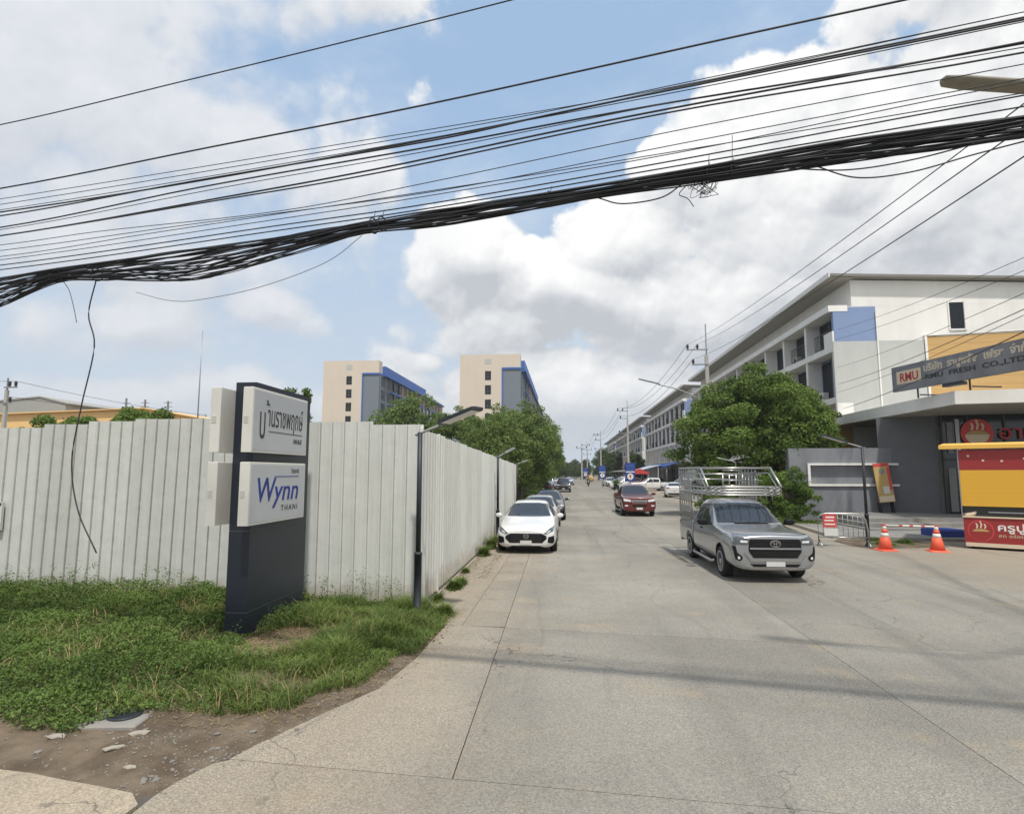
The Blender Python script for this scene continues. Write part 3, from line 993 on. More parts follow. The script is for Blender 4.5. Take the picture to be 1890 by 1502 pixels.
# ================================================================ FENCE
def sheet_mesh(w=0.96, n=4):
    prof = []
    p = w / n
    for k in range(n):
        b = k * p
        prof += [(b + p * 0.02, 0), (b + p * 0.30, 0.0), (b + p * 0.33, -0.004), (b + p * 0.36, 0), (b + p * 0.66, 0), (b + p * 0.69, -0.004), (b + p * 0.72, 0.0), (b + p * 0.80, 0), (b + p * 0.825, -0.032), (b + p * 0.93, -0.032), (b + p * 0.94, 0.022), (b + p * 0.985, 0.022), (b + p * 0.995, 0.0)]
    prof += [(w + 0.004, 0.004), (w + 0.055, 0.005)]
    V = []; F = []
    for x, y in prof:
        V += [(x, y, 0), (x, y, 1), (x, y + 0.003, 0), (x, y + 0.003, 1)]
    for i in range(len(prof) - 1):
        a, b = 4 * i, 4 * (i + 1)
        F += [(a, b, b + 1, a + 1), (b + 2, a + 2, a + 3, b + 3), (a + 1, b + 1, b + 3, a + 3)]
    return V, F


V, F = sheet_mesh()
fence = thing('sheet_fence', 'long front stretch of pale grey corrugated sheet fence behind the grassy verge', 'fence', (-14.24, 10.98, 0))
src = None
for i in range(12):
    x = -14.24 + 0.96 * i
    h = [3.28, 3.28, 3.29, 3.29, 3.36, 3.41, 3.45, 3.45, 3.44, 3.36, 3.36, 3.30][i]
    if src is None:
        src = quick('fence_sheet', V, F, M['sheet'], fence); o = src
    else:
        o = share('fence_sheet', src, fence)
    o.location = (0.96 * i, 0.0006 * (i % 2) - 0.001 * (i % 3), 0.05); o.scale = (1, 1, h - 0.05)
    o.rotation_euler = (0, R([0.35, 0.2, 0.5, 0.1, 0.6, 0.4, 0.7, 0.5, 0.3, 0.0, -0.15, 0.1][i]), 0)
sfence = thing('sheet_fence', 'side stretch of pale grey corrugated sheet fence running away along the street', 'fence', (-2.67, 10.99, 0))
for i in range(21):
    o = share('fence_sheet', src, sfence, (0, 0.96 * i, 0.02), R(90))
    o.scale = (1, 1, 3.19 - 0.0185 * 0.96 * i + (0.015 if i % 3 == 1 else 0) - 0.02)
m_ = MB(); m_.bbox(-0.03, 0.05, 1.28, 1.36, 0, 3.2, 0.01); m_.build('post', M['box'], sfence)
m_ = MB(); m_.bbox(-0.04, 0.10, 20.16, 20.30, 0, 2.84, 0.01); m_.build('post', M['box'], sfence)
m_ = MB(); m_.bbox(-0.05, 0.015, -0.07, 0.0, 0, 3.24, 0.01); m_.build('post', M['sheet'], sfence)
t = thing('notice_board', 'small blue and white notice board fixed on the fence at the left edge', 'sign', (-11.02, 10.9, 0))
m_ = MB(); m_.box(-0.75, 0, -0.02, 0.03, 1.28, 1.82); m_.build('panel', M['paper'], t)
m_ = MB(); m_.box(-0.74, -0.01, -0.026, -0.021, 1.29, 1.42); m_.build('lower_band', M['banner'], t)
m_ = MB(); m_.box(-0.74, -0.02, -0.026, -0.021, 1.76, 1.81); m_.box(-0.70, -0.06, -0.026, -0.021, 1.64, 1.68); m_.box(-0.70, -0.10, -0.026, -0.021, 1.54, 1.57); m_.build('print', M['ink'], t)

# ================================================================ PYLON SIGN
py = thing('pylon_sign', 'tall charcoal pylon with white light boxes standing on the grassy verge', 'sign', (-4.74, 9.35, 0))
X0, X1, Y0, Y1 = -0.16, 0.16, -0.93, 0.95
for (a, b) in ((0.0, 0.40), (0.412, 1.55), (1.562, 3.74)):
    m_ = MB(); m_.box(X0, X1, Y0, Y1, a, b); m_.build('panel', M['pylon'], py)
m_ = MB(); m_.box(X0 + 0.004, X1 - 0.004, Y0 + 0.004, Y1 - 0.004, 0.395, 0.417); m_.box(X0 + 0.004, X1 - 0.004, Y0 + 0.004, Y1 - 0.004, 1.545, 1.567); m_.build('joint_strip', M['joint'], py)
m_ = MB(); m_.box(X1 + 0.0005, X1 + 0.002, -0.28, -0.272, 0.0, 0.40); m_.build('joint_strip', M['joint'], py)
for sx in (1, -1):
    for lo, hi in ((2.69, 3.62), (1.66, 2.55)):
        xa, xb = (X1 + 0.004, X1 + 0.155) if sx > 0 else (X0 - 0.155, X0 - 0.004)
        ya, yb = Y0 - 0.37, 0.50
        m_ = MB(); m_.bbox(xa, xb, ya, yb, lo, hi, 0.008)
        bx = m_.build('light_box', M['box'], py)
        fx = xb if sx > 0 else xa
        m_ = MB()
        m_.box(fx if sx > 0 else fx - 0.004, fx + 0.004 if sx > 0 else fx, ya + 0.035, yb - 0.035, lo + 0.035, hi - 0.035)
        m_.build('sign_face', M['face'], bx)
        m_ = MB()
        for q in range(5):
            z = (lo + hi) / 2 - 0.05 + q * 0.022
            m_.box((xa + xb) / 2 - 0.05, (xa + xb) / 2 + 0.02, ya - 0.006, ya, z, z + 0.010)
        m_.build('vent', M['box'], bx)
TX = X1 + 0.155 + 0.0045
def sign_m(y, z): return face_mtx((TX, y, z), (0, 1, 0), (0, 0, 1))
L1 = MB()
txt('lettering', '\u0e1a', 0.70, M['ink'], py, sign_m(-1.12, 2.90), sx=0.50)
txt('lettering', '\u0e49', 0.36, M['ink'], py, sign_m(-0.80, 3.17), sx=0.9)
txt('lettering', '\u0e32\u0e19\u0e23\u0e32\u0e0a\u0e1e\u0e24\u0e01\u0e29\u0e4c', 0.44, M['ink'], py, sign_m(-0.87, 3.09), width=1.18)
m_ = MB(); m_.box(TX - 0.004, TX + 0.003, -0.83, 0.30, 3.005, 3.017); m_.build('rule', M['ink'], py)
txt('lettering', '\u0e40\u0e1e\u0e25\u0e2a', 0.13, M['ink'], py, sign_m(-0.02, 2.865), width=0.30)
txt('lettering', '\u0e27\u0e34\u0e19\u0e18\u0e32\u0e19\u0e35', 0.10, M['ink'], py, sign_m(-0.03, 2.395), width=0.27)
m_ = MB(); m_.box(TX - 0.004, TX + 0.003, -0.58, 0.24, 2.335, 2.347); m_.build('rule', M['blueink'], py)
txt('lettering', 'W', 0.50, M['blueink'], py, sign_m(-1.13, 1.98), width=0.56, shear=0.15, bold=0.004)
txt('lettering', 'ynn', 0.46, M['blueink'], py, sign_m(-0.60, 1.98), width=0.86, shear=0.2, bold=0.003)
txt('lettering', 'THANI', 0.125, M['ink'], py, sign_m(-0.34, 1.815), width=0.56, space=1.35)

# ================================================================ SOLAR LAMP POSTS
def solar_post(loc, h, arm, label, head_len=0.62, hw=0.14):
    t = thing('lamp_post', label, 'lamp post', loc, 0, 'slim solar lamp posts')
    m_ = MB(); m_.lathe([(0.046, 1.02), (0.044, h)], 14); m_.build('pole', M['pole'], t)
    m_ = MB(); m_.lathe([(0.085, 0), (0.085, 0.02), (0.064, 0.03), (0.064, 1.0), (0.07, 1.0), (0.07, 1.04), (0.046, 1.06)], 16); m_.build('sleeve', M['pole'], t)
    a = Vector(arm); d = a.normalized()
    m_ = MB(); m_.tube([(-d.x * 0.1, -d.y * 0.1, h - 0.05), (0, 0, h - 0.02), Vector((0, 0, h - 0.02)) + a * 0.45], 0.022, 8); m_.build('arm', M['lampgrey'], t)
    s = Vector((-d.y, d.x, 0)).normalized(); u = s.cross(d) * -1
    u = d.cross(s)
    m_ = MB()
    b0 = Vector((0, 0, h)) + a * 0.35; b1 = Vector((0, 0, h)) + a
    def ring(p, w, t0): return [p - s * w - u * t0, p + s * w - u * t0, p + s * w + u * t0, p - s * w + u * t0]
    m_.rings([ring(b0, hw * 0.6, 0.02), ring(b0 + d * 0.08, hw, 0.028), ring(b1 - d * 0.05, hw, 0.028), ring(b1, hw * 0.8, 0.015)])
    hd = m_.build('lamp_head', M['lampgrey'] if hw > 0.145 else M['pole'], t)
    m_ = MB()
    vs = ring(b0 + d * 0.11, hw * 0.9, 0.0)[:2] + ring(b1 - d * 0.08, hw * 0.9, 0.0)[:2]
    top = [v + u * 0.0285 for v in (vs[0], vs[1], vs[3], vs[2])]
    m_.extr(top, u * 0.003); m_.build('solar_cell', M['solar'], hd)
    m_ = MB(); m_.extr([v - u * 0.0605 for v in top], u * 0.003); m_.build('lens', M['lens'], hd)
    return t


solar_post((-2.53, 10.20, 0), 3.10, (1.12, -0.55, 0.36), 'dark lamp post at the fence corner nearest the grassy verge, arm over the street')
solar_post((-2.50, 21.9, 0), 3.0, (0.62, -0.05, 0.30), 'middle dark lamp post on the fence line beside the front of the white car', hw=0.15)
solar_post((-2.48, 30.3, 0), 2.86, (0.55, -0.1, 0.16), 'far dark lamp post at the end of the side fence', hw=0.15)
solar_post((9.78, 20.75, 0), 3.25, (-1.35, -0.1, 0.40), 'dark lamp post standing among the barrier and the orange cones', hw=0.12)

# ================================================================ ROW HOUSES along the street
def row_block(y0, units, label, uw=4.05, rc=0.42):
    """four-storey shop-house block: front X=16, gable at y0 facing the junction, street side facing -X"""
    t = thing('row_house', label, 'building', (16.0, y0, 0), 0, 'shop-house blocks along the street')
    Ln = units * uw
    # main body
    m_ = MB()
    m_.box(rc, 14.0, 0.0, Ln, 0, 12.35)                       # wall of the recesses
    m_.box(1.25, 14.0, -0.004, Ln + 0.004, 12.35, 13.3)        # set-back attic wall
    m_.extr([(1.25, -0.004, 13.3), (14, -0.004, 13.3), (14, -0.004, 13.45), (1.25, -0.004, 14.0)], (0, Ln + 0.008, 0))
    wl = m_.build('wall', M['white'], t)
    # roof: slopes up to the street, deep eave
    m_ = MB()
    m_.extr([(-0.15, -0.55, 14.28), (14.6, -0.55, 13.62), (14.6, -0.55, 13.50), (-0.15, -0.55, 14.12)], (0, Ln + 1.1, 0))
    rf = m_.build('roof', M['dark_roof'], t)
    m_ = MB(); m_.extr([(-0.22, -0.58, 14.33), (-0.15, -0.58, 14.33), (-0.15, -0.58, 14.05), (-0.22, -0.58, 14.05)], (0, Ln + 1.16, 0))
    m_.build('fascia', M['white'], rf)
    m_ = MB(); m_.extr([(-0.12, -0.5, 14.10), (1.22, -0.5, 14.03), (1.22, -0.5, 13.98), (-0.12, -0.5, 14.05)], (0, Ln + 1.0, 0))
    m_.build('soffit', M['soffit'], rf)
    # floor slabs / beams
    for z0, z1, x0 in ((12.05, 12.42, -0.15), (9.62, 9.98, 0.0), (6.50, 6.86, 0.0), (3.55, 3.90, -0.2)):
        m_ = MB(); m_.box(x0, rc, -0.12, Ln + 0.12, z0, z1); m_.build('floor_slab', M['white'], t)
    # fins between the units
    fin = None
    for k in range(units + 1):
        for z0, z1 in ((9.98, 12.05), (6.86, 9.62), (3.90, 6.50), (0, 3.55)):
            if k == 0 and z0 in (9.98, 6.86):
                continue
            x0 = 0.06 if z0 > 3 else 0.1
            m_ = MB(); m_.box(x0, rc, k * uw - 0.14, k * uw + 0.14, z0, z1)
            m_.build('fin_wall', M['white'], t)
    # end return walls of the balconies (seen from the junction)
    m_ = MB(); m_.box(0.02, rc - .002, -0.10, 0.15, 6.862, 9.618); m_.build('end_wall', M['offwhite'], t)
    m_ = MB(); m_.box(0.10, rc - .002, -0.10, 0.15, 9.982, 12.048); m_.box(rc, 2.55, -0.10, -0.002, 9.982, 12.30); m_.build('blue_wall', M['blue'], t)
    m_ = MB(); m_.box(0.0, 0.095, -0.10, 1.1, 9.982, 10.85); m_.build('parapet', M['white'], t)
    m_ = MB(); m_.box(rc - .014, rc - .002, 0.16, uw - .16, 6.862, 9.618); m_.box(rc - .014, rc - .002, 0.16, uw - .16, 9.982, 12.048); m_.build('blue_wall', M['blue'], t)
    # windows: two leaves of dark glass, frame and mullion; one mesh per kind, shared
    def window(w, h, kind):
        m_ = MB(); m_.box(-0.03, 0.04, 0, w, 0, h); return m_
    protos = {}
    for k in range(units):
        for fl, (z, h, w, off) in enumerate(((10.0, 2.0, 2.9, 0.75), (6.88, 2.6, 3.0, 0.65), (4.3, 1.9, 1.6, 1.9), (0.05, 2.9, 3.4, 0.3))):
            key = fl
            yy = k * uw + off
            if key not in protos:
                m_ = MB(); m_.box(-0.05, 0.02, 0, w, 0, h)
                wn = m_.build('window' if fl < 3 else 'shop_shutter', M['glass2'] if fl < 3 else M['shutter'], t)
                m_ = MB(); fw = 0.06
                for a in (0, w / 2 - fw / 2, w - fw): m_.box(-0.09, -0.052, a, a + fw, 0, h)
                for a in (0, h - fw): m_.box(-0.088, -0.0525, fw, w - fw, a, a + fw)
                fr = m_.build('frame', M['twgrey'], wn)
                protos[key] = wn
                wn.location = (rc - 0.02, yy, z)
            else:
                wn = share('window' if fl < 3 else 'shop_shutter', protos[key], t, (rc - 0.02, yy, z))
                share('frame', protos[key].children[0], wn)
            if fl in (0, 1) and (k * 7 + fl * 3) % 5 < 3:
                if ('r', fl) not in protos:
                    m_ = MB()
                    m_.box(-0.02, 0.02, 0, uw * 0.55, 0.95, 1.0); m_.box(-0.02, 0.02, 0, uw * 0.55, 0.08, 0.12)
                    for q in range(12): m_.box(-0.012, 0.012, q * uw * 0.05, q * uw * 0.05 + 0.03, 0.12, 0.95)
                    r_ = m_.build('balcony_railing', M['rail'], t); protos[('r', fl)] = r_
                    r_.location = (0.03, k * uw + 0.25, z - 0.02)
                else:
                    share('balcony_railing', protos[('r', fl)], t, (0.03, k * uw + 0.25, z - 0.02))
            if fl == 2:
                if 'tan' not in protos:
                    m_ = MB(); m_.box(rc - .06, rc - .002, 0.16, uw - 0.16, 3.92, 4.28); m_.box(rc - .06, rc - .002, 0.16, 1.86, 4.28, 6.48); m_.box(rc - .06, rc - .002, 3.54, uw - 0.16, 4.28, 6.48)
                    tn = m_.build('cladding', M['tan'], t); protos['tan'] = tn; tn.location = (0, k * uw, 0)
                    m_ = MB(); m_.box(0.05, 0.17, 1.25, 1.37, 3.9, 6.5); m_.box(0.05, 0.17, 1.55, 1.67, 3.9, 6.5)
                    ps = m_.build('post', M['white'], t); protos['ps'] = ps; ps.location = (0, k * uw, 0)
                else:
                    share('cladding', protos['tan'], t, (0, k * uw, 0)); share('post', protos['ps'], t, (0, k * uw, 0))
            if fl in (0, 1) and (k * 5 + fl) % 4 == 1:
                if 'ac' not in protos:
                    m_ = MB(); m_.bbox(0, 0.35, 0, 0.8, 0, 0.6, 0.02); ac = m_.build('air_conditioner', M['box'], t); protos['ac'] = ac
                    m_ = MB(); m_.lathe([(0.22, -0.012), (0.22, 0.0)], 16, axis='x', c=(-0.0, 0.35, 0.3)); m_.build('fan_grille', M['rail'], ac)
                    ac.location = (max(0.0, rc - .42), k * uw + 2.9, z + 0.05)
                else:
                    ac = share('air_conditioner', protos['ac'], t, (max(0.0, rc - .42), k * uw + 2.9, z + 0.05)); share('fan_grille', protos['ac'].children[0], ac)
    return t, Ln


GY = 36.8
b1, L1_ = row_block(GY, 10, 'nearest white four-storey shop-house block, its blank gable facing the junction', rc=0.95)
row_block(82.3, 10, 'second white shop-house block from the junction, behind the blue awning')
row_block(128.5, 16, 'third white shop-house block, half hidden by the far utility poles')
row_block(197, 14, 'farthest white shop-house block at the end of the terrace')
# details on the near gable
m_ = MB(); m_.box(0.0, 5.15, -0.13, -0.101, 0.0, 10.20); m_.box(2.553, 5.15, -0.10, -0.002, 0.0, 10.2)
m_.build('grey_wall_panel', M['offwhite'], b1)
m_ = MB(); m_.box(2.50, 2.58, -0.19, -0.131, 5.4, 12.0); m_.build('downpipe', M['white'], b1)
m_ = MB(); m_.box(6.75, 7.55, -0.02, 0.02, 10.85, 12.45); wn = m_.build('window', M['glass2'], b1)
m_ = MB()
m_.box(6.68, 6.75, -0.06, 0.02, 10.78, 12.52); m_.box(7.55, 7.66, -0.10, 0.02, 10.78, 12.52); m_.box(6.75, 7.55, -0.06, 0.02, 12.45, 12.52); m_.box(6.75, 7.55, -0.08, 0.02, 10.76, 10.85)
m_.build('frame', M['white'], wn)

# ochre cladded wall of the corner shop, turned to the main road
A11 = R(-11.5)
cw = thing('cladding_wall', 'ochre cladded wall above the shop canopy, behind the dark name board', 'wall', (21.3, GY - 0.16, 0), A11)
for q in range(11):
    m_ = MB(); m_.box(0.0, 13, 0.0, 0.10, 5.0 + q * 0.488, 5.0 + q * 0.488 + 0.480); m_.build('plank', M['orange'], cw)
m_ = MB(); m_.box(0.0, 13, 0.101, 0.25, 0, 10.36); m_.build('wall', M['offwhite'], cw)
m_ = MB(); m_.box(-0.12, -0.002, -0.08, 0.25, 4.9, 10.42); m_.build('edge_trim', M['white'], cw)
m_ = MB(); m_.box(-0.12, 13, -0.06, 0.25, 10.422, 10.50); m_.build('top_trim', M['white'], cw)

# ================================================================ CORNER SHOP under the canopy
def rot(p, a, o=(0, 0)):
    c, s = math.cos(a), math.sin(a)
    return (o[0] + p[0] * c - p[1] * s, o[1] + p[0] * s + p[1] * c)


shop = thing('corner_shop', 'charcoal corner shop with a deep white canopy, under the ochre wall', 'shop', (16, 30, 0))
def W(p): return (p[0] - 16, p[1] - 30)
P1 = (15.57, 25.25); P2 = (15.75, 37.0); P3 = rot((10, 0), R(-11), P1); P4 = (26, 37)
m_ = MB(); m_.prism([W(P1), W(P3), W((26, 36.5)), W((16.2, 36.6)), W((15.70, 36.5))], 5.13, 5.66)
cn = m_.build('canopy', M['white'], shop)
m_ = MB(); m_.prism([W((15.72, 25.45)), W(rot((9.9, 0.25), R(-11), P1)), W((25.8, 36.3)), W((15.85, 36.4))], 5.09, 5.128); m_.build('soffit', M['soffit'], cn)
for (x, y) in ((16.9, 29.6), (16.7, 32.8)):
    m_ = MB(); m_.lathe([(0.10, 5.07), (0.10, 5.089)], 14, c=(*W((x, y)), 0)); m_.build('downlight', M['lens'], cn)
# charcoal pier and walls
m_ = MB(); m_.prism([W((15.35, 31.0)), W((17.62, 30.1)), W((18.2, 33.0)), W((18.6, 36.5)), W((18.45, 36.5))], 0.3, 5.088); m_.build('pier', M['pier'], shop)
# shop glazing, turned with the main road, with mullions; dim things behind
gl = MB(); gl.box(0, 9, 0, 0.05, 0.45, 5.088, Matrix.Translation((17.62 - 16, 29.85 - 30, 0)) @ Matrix.Rotation(R(-11), 4, 'Z')); gl.build('shop_window', M['glass'], shop)
gm = Matrix.Translation((17.62 - 16, 29.80 - 30, 0)) @ Matrix.Rotation(R(-11), 4, 'Z')
for k, x in enumerate((0.0, 1.05, 2.5, 4.2, 6.0, 7.8)):
    m_ = MB(); m_.box(x, x + 0.07, -0.03, 0.04, 0.45, 5.08, gm); m_.build('mullion', M['rail'], shop)
m_ = MB(); m_.box(0, 9, -0.03, 0.04, 2.95, 3.05, gm); m_.build('transom', M['rail'], shop)
for (x, z0, z1, w, mm) in ((0.25, 3.3, 4.75, 0.22, 'curtain'), (0.6, 3.2, 4.9, 0.16, 'frame'), (0.2, 0.6, 2.6, 0.3, 'curtain')):
    m_ = MB(); m_.box(x, x + w, -0.012, -0.004, z0, z1, gm); m_.build('window_print', M[mm], shop)
# painted leaves and round emblem on the glass
em = gm @ Matrix.Translation((1.55, -0.006, 4.0)) @ Matrix.Rotation(R(90), 4, 'X')
def disc(mb, cx, cy, rx, ry, n=28, z=0.0, h=0.006):
    p = [em @ Vector((cx + rx * math.cos(6.2832 * k / n), cy + ry * math.sin(6.2832 * k / n), z)) for k in range(n)]
    mb.extr(p, (em.to_3x3() @ Vector((0, 0, 1))) * h)
em = em @ Matrix.Translation((-0.12, 0.22, 0.06))
m_ = MB(); disc(m_, 0, 0, 0.66, 0.66); e0 = m_.build('emblem', M['warn'], shop)
def bowl(par, k):
    def sheet(poly, z, m, name):
        mb = MB(); mb.extr([em @ Vector((x * k, y * k, z)) for x, y in poly], (em.to_3x3() @ Vector((0, 0, 1))) * 0.004); mb.build(name, M[m], par)
    sheet([(-.78 + 0.0, -.10)] + [(.78 * math.cos(a), -.10 + .72 * math.sin(a)) for a in np.linspace(math.pi * 1.03, math.pi * 1.97, 16)] + [(.78, -.10)], .008, 'creamp', 'emblem_bowl')
    sheet([(.70 * math.cos(a), -.08 + .26 * math.sin(a)) for a in np.linspace(0, math.pi, 12)], .0125, 'poster', 'emblem_food')
    for q, (x, y, h) in enumerate(((-.32, .22, .55), (.02, .26, .72), (.36, .22, .5))):
        sheet([(x - .09, y), (x + .05, y), (x + .14, y + h * .5), (x + .04, y + h), (x - .10, y + h), (x + .0, y + h * .5)], .0135, 'creamp', 'emblem_steam')
bowl(e0, .62)
txt('lettering', '\u0e2d\u0e32\u0e21', 0.85, M['redink'], shop, gm @ Matrix.Translation((2.25, -0.07, 3.95)) @ Matrix.Rotation(R(90), 4, 'X'), width=1.5, bold=0.012)
Pq = []
for k in range(700):
    x = rng.uniform(0.9, 7.8); h = 3.08 + abs(rng.normal()) * (0.12 + 0.5 * (vnoise(np.array([[x, 1.0]]), 0.9, 5)[0] ** 2))
    if h < 4.2: Pq.append(gm @ Vector((x, -0.03, h)))
V, F = leaves(np.array([p[:] for p in Pq]), rng.uniform(0.06, 0.16, len(Pq)), 0.0)
quick('window_foliage', V, F, LEAF['bush'], shop)
# platform and three steps
for k in range(3):
    m_ = MB(); m_.prism([W((12.0 + 0.25 * k, 25.35 + 0.62 * k)), W((17.2, 25.9 + 0.62 * k)), W((26, 24.4 + 0.62 * k)), W((26, 31)), W((12.0 + 0.25 * k, 30.6))], 0.12 if k == 0 else 0.005 + 0.16 * k, 0.165 * (k + 1)); m_.build('step', M['walk'], shop)
# row-house wall patches seen under the canopy
t = thing('side_wall', 'low ochre wall ending in a white square panel, under the canopy by the big tree', 'wall', (13.6, 36.3, 0))
m_ = MB(); m_.box(-1.4, 3.08, 0, 0.3, 0, 5.05); m_.build('wall', M['orange'], t)
m_ = MB(); m_.box(3.082, 4.75, -0.06, 0.25, 0, 5.05); m_.build('panel', M['white'], t)

# low slate wall with a white frame
t = thing('boundary_wall', 'slate grey garden wall with a long white framed recess, left of the shop pier', 'wall', (14.0, 30.8, 0))
def wall_part(name, x0, x1, y0, y1, z0, z1, m, par=t):
    m_ = MB(); m_.box(x0 - 14, x1 - 14, y0 - 30.8, y1 - 30.8, z0, z1); return m_.build(name, M[m], par)
wall_part('wall', 11.0, 17.05, 31.0, 31.3, 0.02, 3.58, 'slate')
wall_part('upper_wall', 11.0, 16.6, 30.8, 30.999, 2.86, 3.60, 'slate')
wall_part('lower_wall', 11.0, 16.9, 30.8, 30.999, 0.02, 1.74, 'slate')
wall_part('end_pier', 11.0, 11.85, 30.8, 30.999, 1.741, 2.859, 'slate')
f0 = wall_part('white_frame', 11.86, 17.0, 30.70, 30.99, 2.76, 2.858, 'white')
wall_part('white_frame', 11.86, 16.9, 30.70, 30.99, 1.742, 1.84, 'white')
wall_part('white_frame', 11.86, 11.98, 30.70, 30.99, 1.842, 2.758, 'white')
# leaning poster
t = thing('poster_board', 'tan poster board leaning against the slate wall beside the shop pier', 'poster', (15.35, 30.3, 0.45))
mx = Matrix.Rotation(R(-5), 4, 'Y') @ Matrix.Rotation(R(-4), 4, 'X')
m_ = MB(); m_.box(-0.36, 0.36, -0.02, 0.02, 0.55, 2.42, mx); m_.build('panel', M['poster'], t)
m_ = MB(); m_.box(-0.36, 0.36, -0.024, -0.021, 2.25, 2.41, mx); m_.box(0.22, 0.355, -0.024, -0.021, 1.1, 2.2, mx); m_.build('red_print', M['warn'], t)
m_ = MB(); m_.box(-0.08, 0.2, -0.024, -0.021, 0.95, 1.30, mx); m_.build('white_print', M['paper'], t)
m_ = MB(); m_.box(-0.34, 0.34, -0.024, -0.021, 0.57, 0.85, mx); m_.build('cream_print', M['creamp'], t)
m_ = MB(); m_.lathe([(0.15, -0.026), (0.15, -0.021)], 16, axis='y', c=(-0.02, 0, 2.02)); o = m_.build('round_print', M['walk'], t); o.data.transform(mx)
m_ = MB(); m_.box(-0.3, -0.27, 0.03, 0.4, 0.0, 0.55, mx); m_.box(0.27, 0.3, 0.03, 0.4, 0.0, 0.55, mx); m_.build('stand', M['rail'], t)

# dark name board on brackets over the canopy
NB0 = Vector((14.67, 28.0, 5.98)); NB1 = Vector((16.35, 20.5, 5.98))
dv = (NB1 - NB0); ang = math.atan2(dv.y, dv.x); Lb = dv.length
t = thing('name_board', 'long dark grey name board with pale lettering, propped above the canopy edge', 'sign', NB0, ang)
m_ = MB(); m_.box(0, Lb, 0, 0.14, 0, 1.10); m_.build('panel', M['slate'], t)
def bm_(x, z): return face_mtx((x, -0.006, z), (1, 0, 0), (0, 0, 1))
m_ = MB(); m_.box(0.28, 1.62, -0.012, -0.001, 0.30, 0.86); o = m_.build('logo_plate', M['creamp'], t)
txt('lettering', 'RMU', 0.52, M['redink'], t, bm_(0.45, 0.40) @ Matrix.Translation((0, 0, 0.008)), width=1.0, bold=0.012)
txt('lettering', '\u0e1a\u0e23\u0e34\u0e29\u0e31\u0e17  \u0e23\u0e32\u0e21\u0e39\u0e1e\u0e25\u0e31\u0e2a  \u0e40\u0e1f\u0e23\u0e0a  \u0e08\u0e33\u0e01\u0e31\u0e14', 0.40, M['signtext'], t, bm_(1.75, 0.66), width=4.7, bold=0.016)
txt('lettering', 'RMU  FRESH  CO.,LTD.', 0.27, M['ink'], t, bm_(1.8, 0.32), width=4.4, bold=0.006)
m_ = MB()
for x in (1.3, 3.8, 6.3):
    m_.box(x, x + 0.05, 0.03, 0.08, -0.42, 0.0); m_.box(x + 0.02, x + 0.07, 0.141, 1.4, -0.30, -0.25)
m_.build('bracket', M['rail'], t)
m_ = MB(); m_.bbox(2.6, 3.5, 0.0, 0.3, -0.14, -0.002, 0.02); m_.build('floodlight', M['rail'], t)

# food kiosk
t = thing('food_kiosk', 'red and yellow food kiosk with its yellow shutter down, at the right edge', 'kiosk', (12.66, 20.6, 0), R(-33))
m_ = MB(); m_.box(0.0, 2.7, 0.02, 1.9, 0.20, 0.98); kb = m_.build('counter_base', M['kred'], t)
m_ = MB(); m_.box(0.02, 2.68, 0.0, 1.88, 0.08, 0.198); m_.build('skirting', M['creamp'], t)
m_ = MB(); m_.box(0.15, 2.6, 0.2, 1.8, 0.0, 0.079); m_.build('plinth', M['blackp'], t)
m_ = MB(); m_.box(-0.02, 2.72, -0.01, 1.92, 0.98, 1.02); m_.build('worktop', M['creamp'], t)
m_ = MB(); m_.box(0.05, 2.65, 0.10, 1.85, 1.02, 1.34); m_.build('service_gap', M['counter'], t)
m_ = MB(); m_.box(0.65, 2.5, 0.05, 0.12, 1.14, 1.18); m_.build('rail', M['steel'], t)
for k in range(8):
    z = 1.34 + k * 0.1425
    m_ = MB(); m_.box(0.0, 2.68, 0.0, 0.05, z, z + 0.141); m_.build('shutter_slat', M['yellow'], t)
m_ = MB(); m_.box(0.0, 2.68, 0.051, 1.9, 1.34, 2.48); m_.build('body', M['yellow'], t)
m_ = MB(); m_.box(0.0, 2.68, 0.0, 1.9, 2.482, 3.12); m_.build('header', M['kred'], t)
for x, z in ((0.25, 2.93), (0.62, 2.78), (1.08, 2.76), (1.62, 2.83), (2.05, 2.9), (2.4, 2.75)):
    m_ = MB(); m_.lathe([(0.035, -0.012), (0.035, -0.001)], 10, axis='y', c=(x, 0, z)); m_.build('star_print', M['creamp'], t)
m_ = MB(); m_.extr([(-0.5, -0.12, 3.16), (-0.5, -0.12, 3.28), (-0.45, 1.95, 3.42), (-0.45, 1.95, 3.30)], (3.3, 0, 0)); m_.build('awning', M['amber'], t)
m_ = MB(); m_.box(-0.03, -0.002, -0.02, 0.04, 1.02, 3.15); m_.build('post', M['steel'], t)
em = Matrix.Translation((0.42, 0.018, 0.58)) @ Matrix.Rotation(R(90), 4, 'X')
m_ = MB(); disc(m_, 0, 0, 0.335, 0.335); e0 = m_.build('emblem', M['warn'], t)
m_ = MB(); disc(m_, 0, 0, 0.30, 0.30, z=0.0065); m_.build('emblem_ring', M['kred'], e0)
bowl(e0, .30)
km = lambda x, z: face_mtx((x, 0.016, z), (1, 0, 0), (0, 0, 1))
txt('lettering', '\u0e04\u0e23\u0e39\u0e1b\u0e39\u0e2b\u0e21\u0e39\u0e08\u0e38\u0e48\u0e21', 0.30, M['whiteink'], t, km(0.82, 0.60), width=1.6, bold=0.006)
txt('lettering', '\u0e2a\u0e14 \u0e2d\u0e23\u0e48\u0e2d\u0e22 \u0e2a\u0e30\u0e2d\u0e32\u0e14 \u0e17\u0e38\u0e01\u0e27\u0e31\u0e19', 0.13, M['creamp'], t, km(0.84, 0.40), width=1.55)
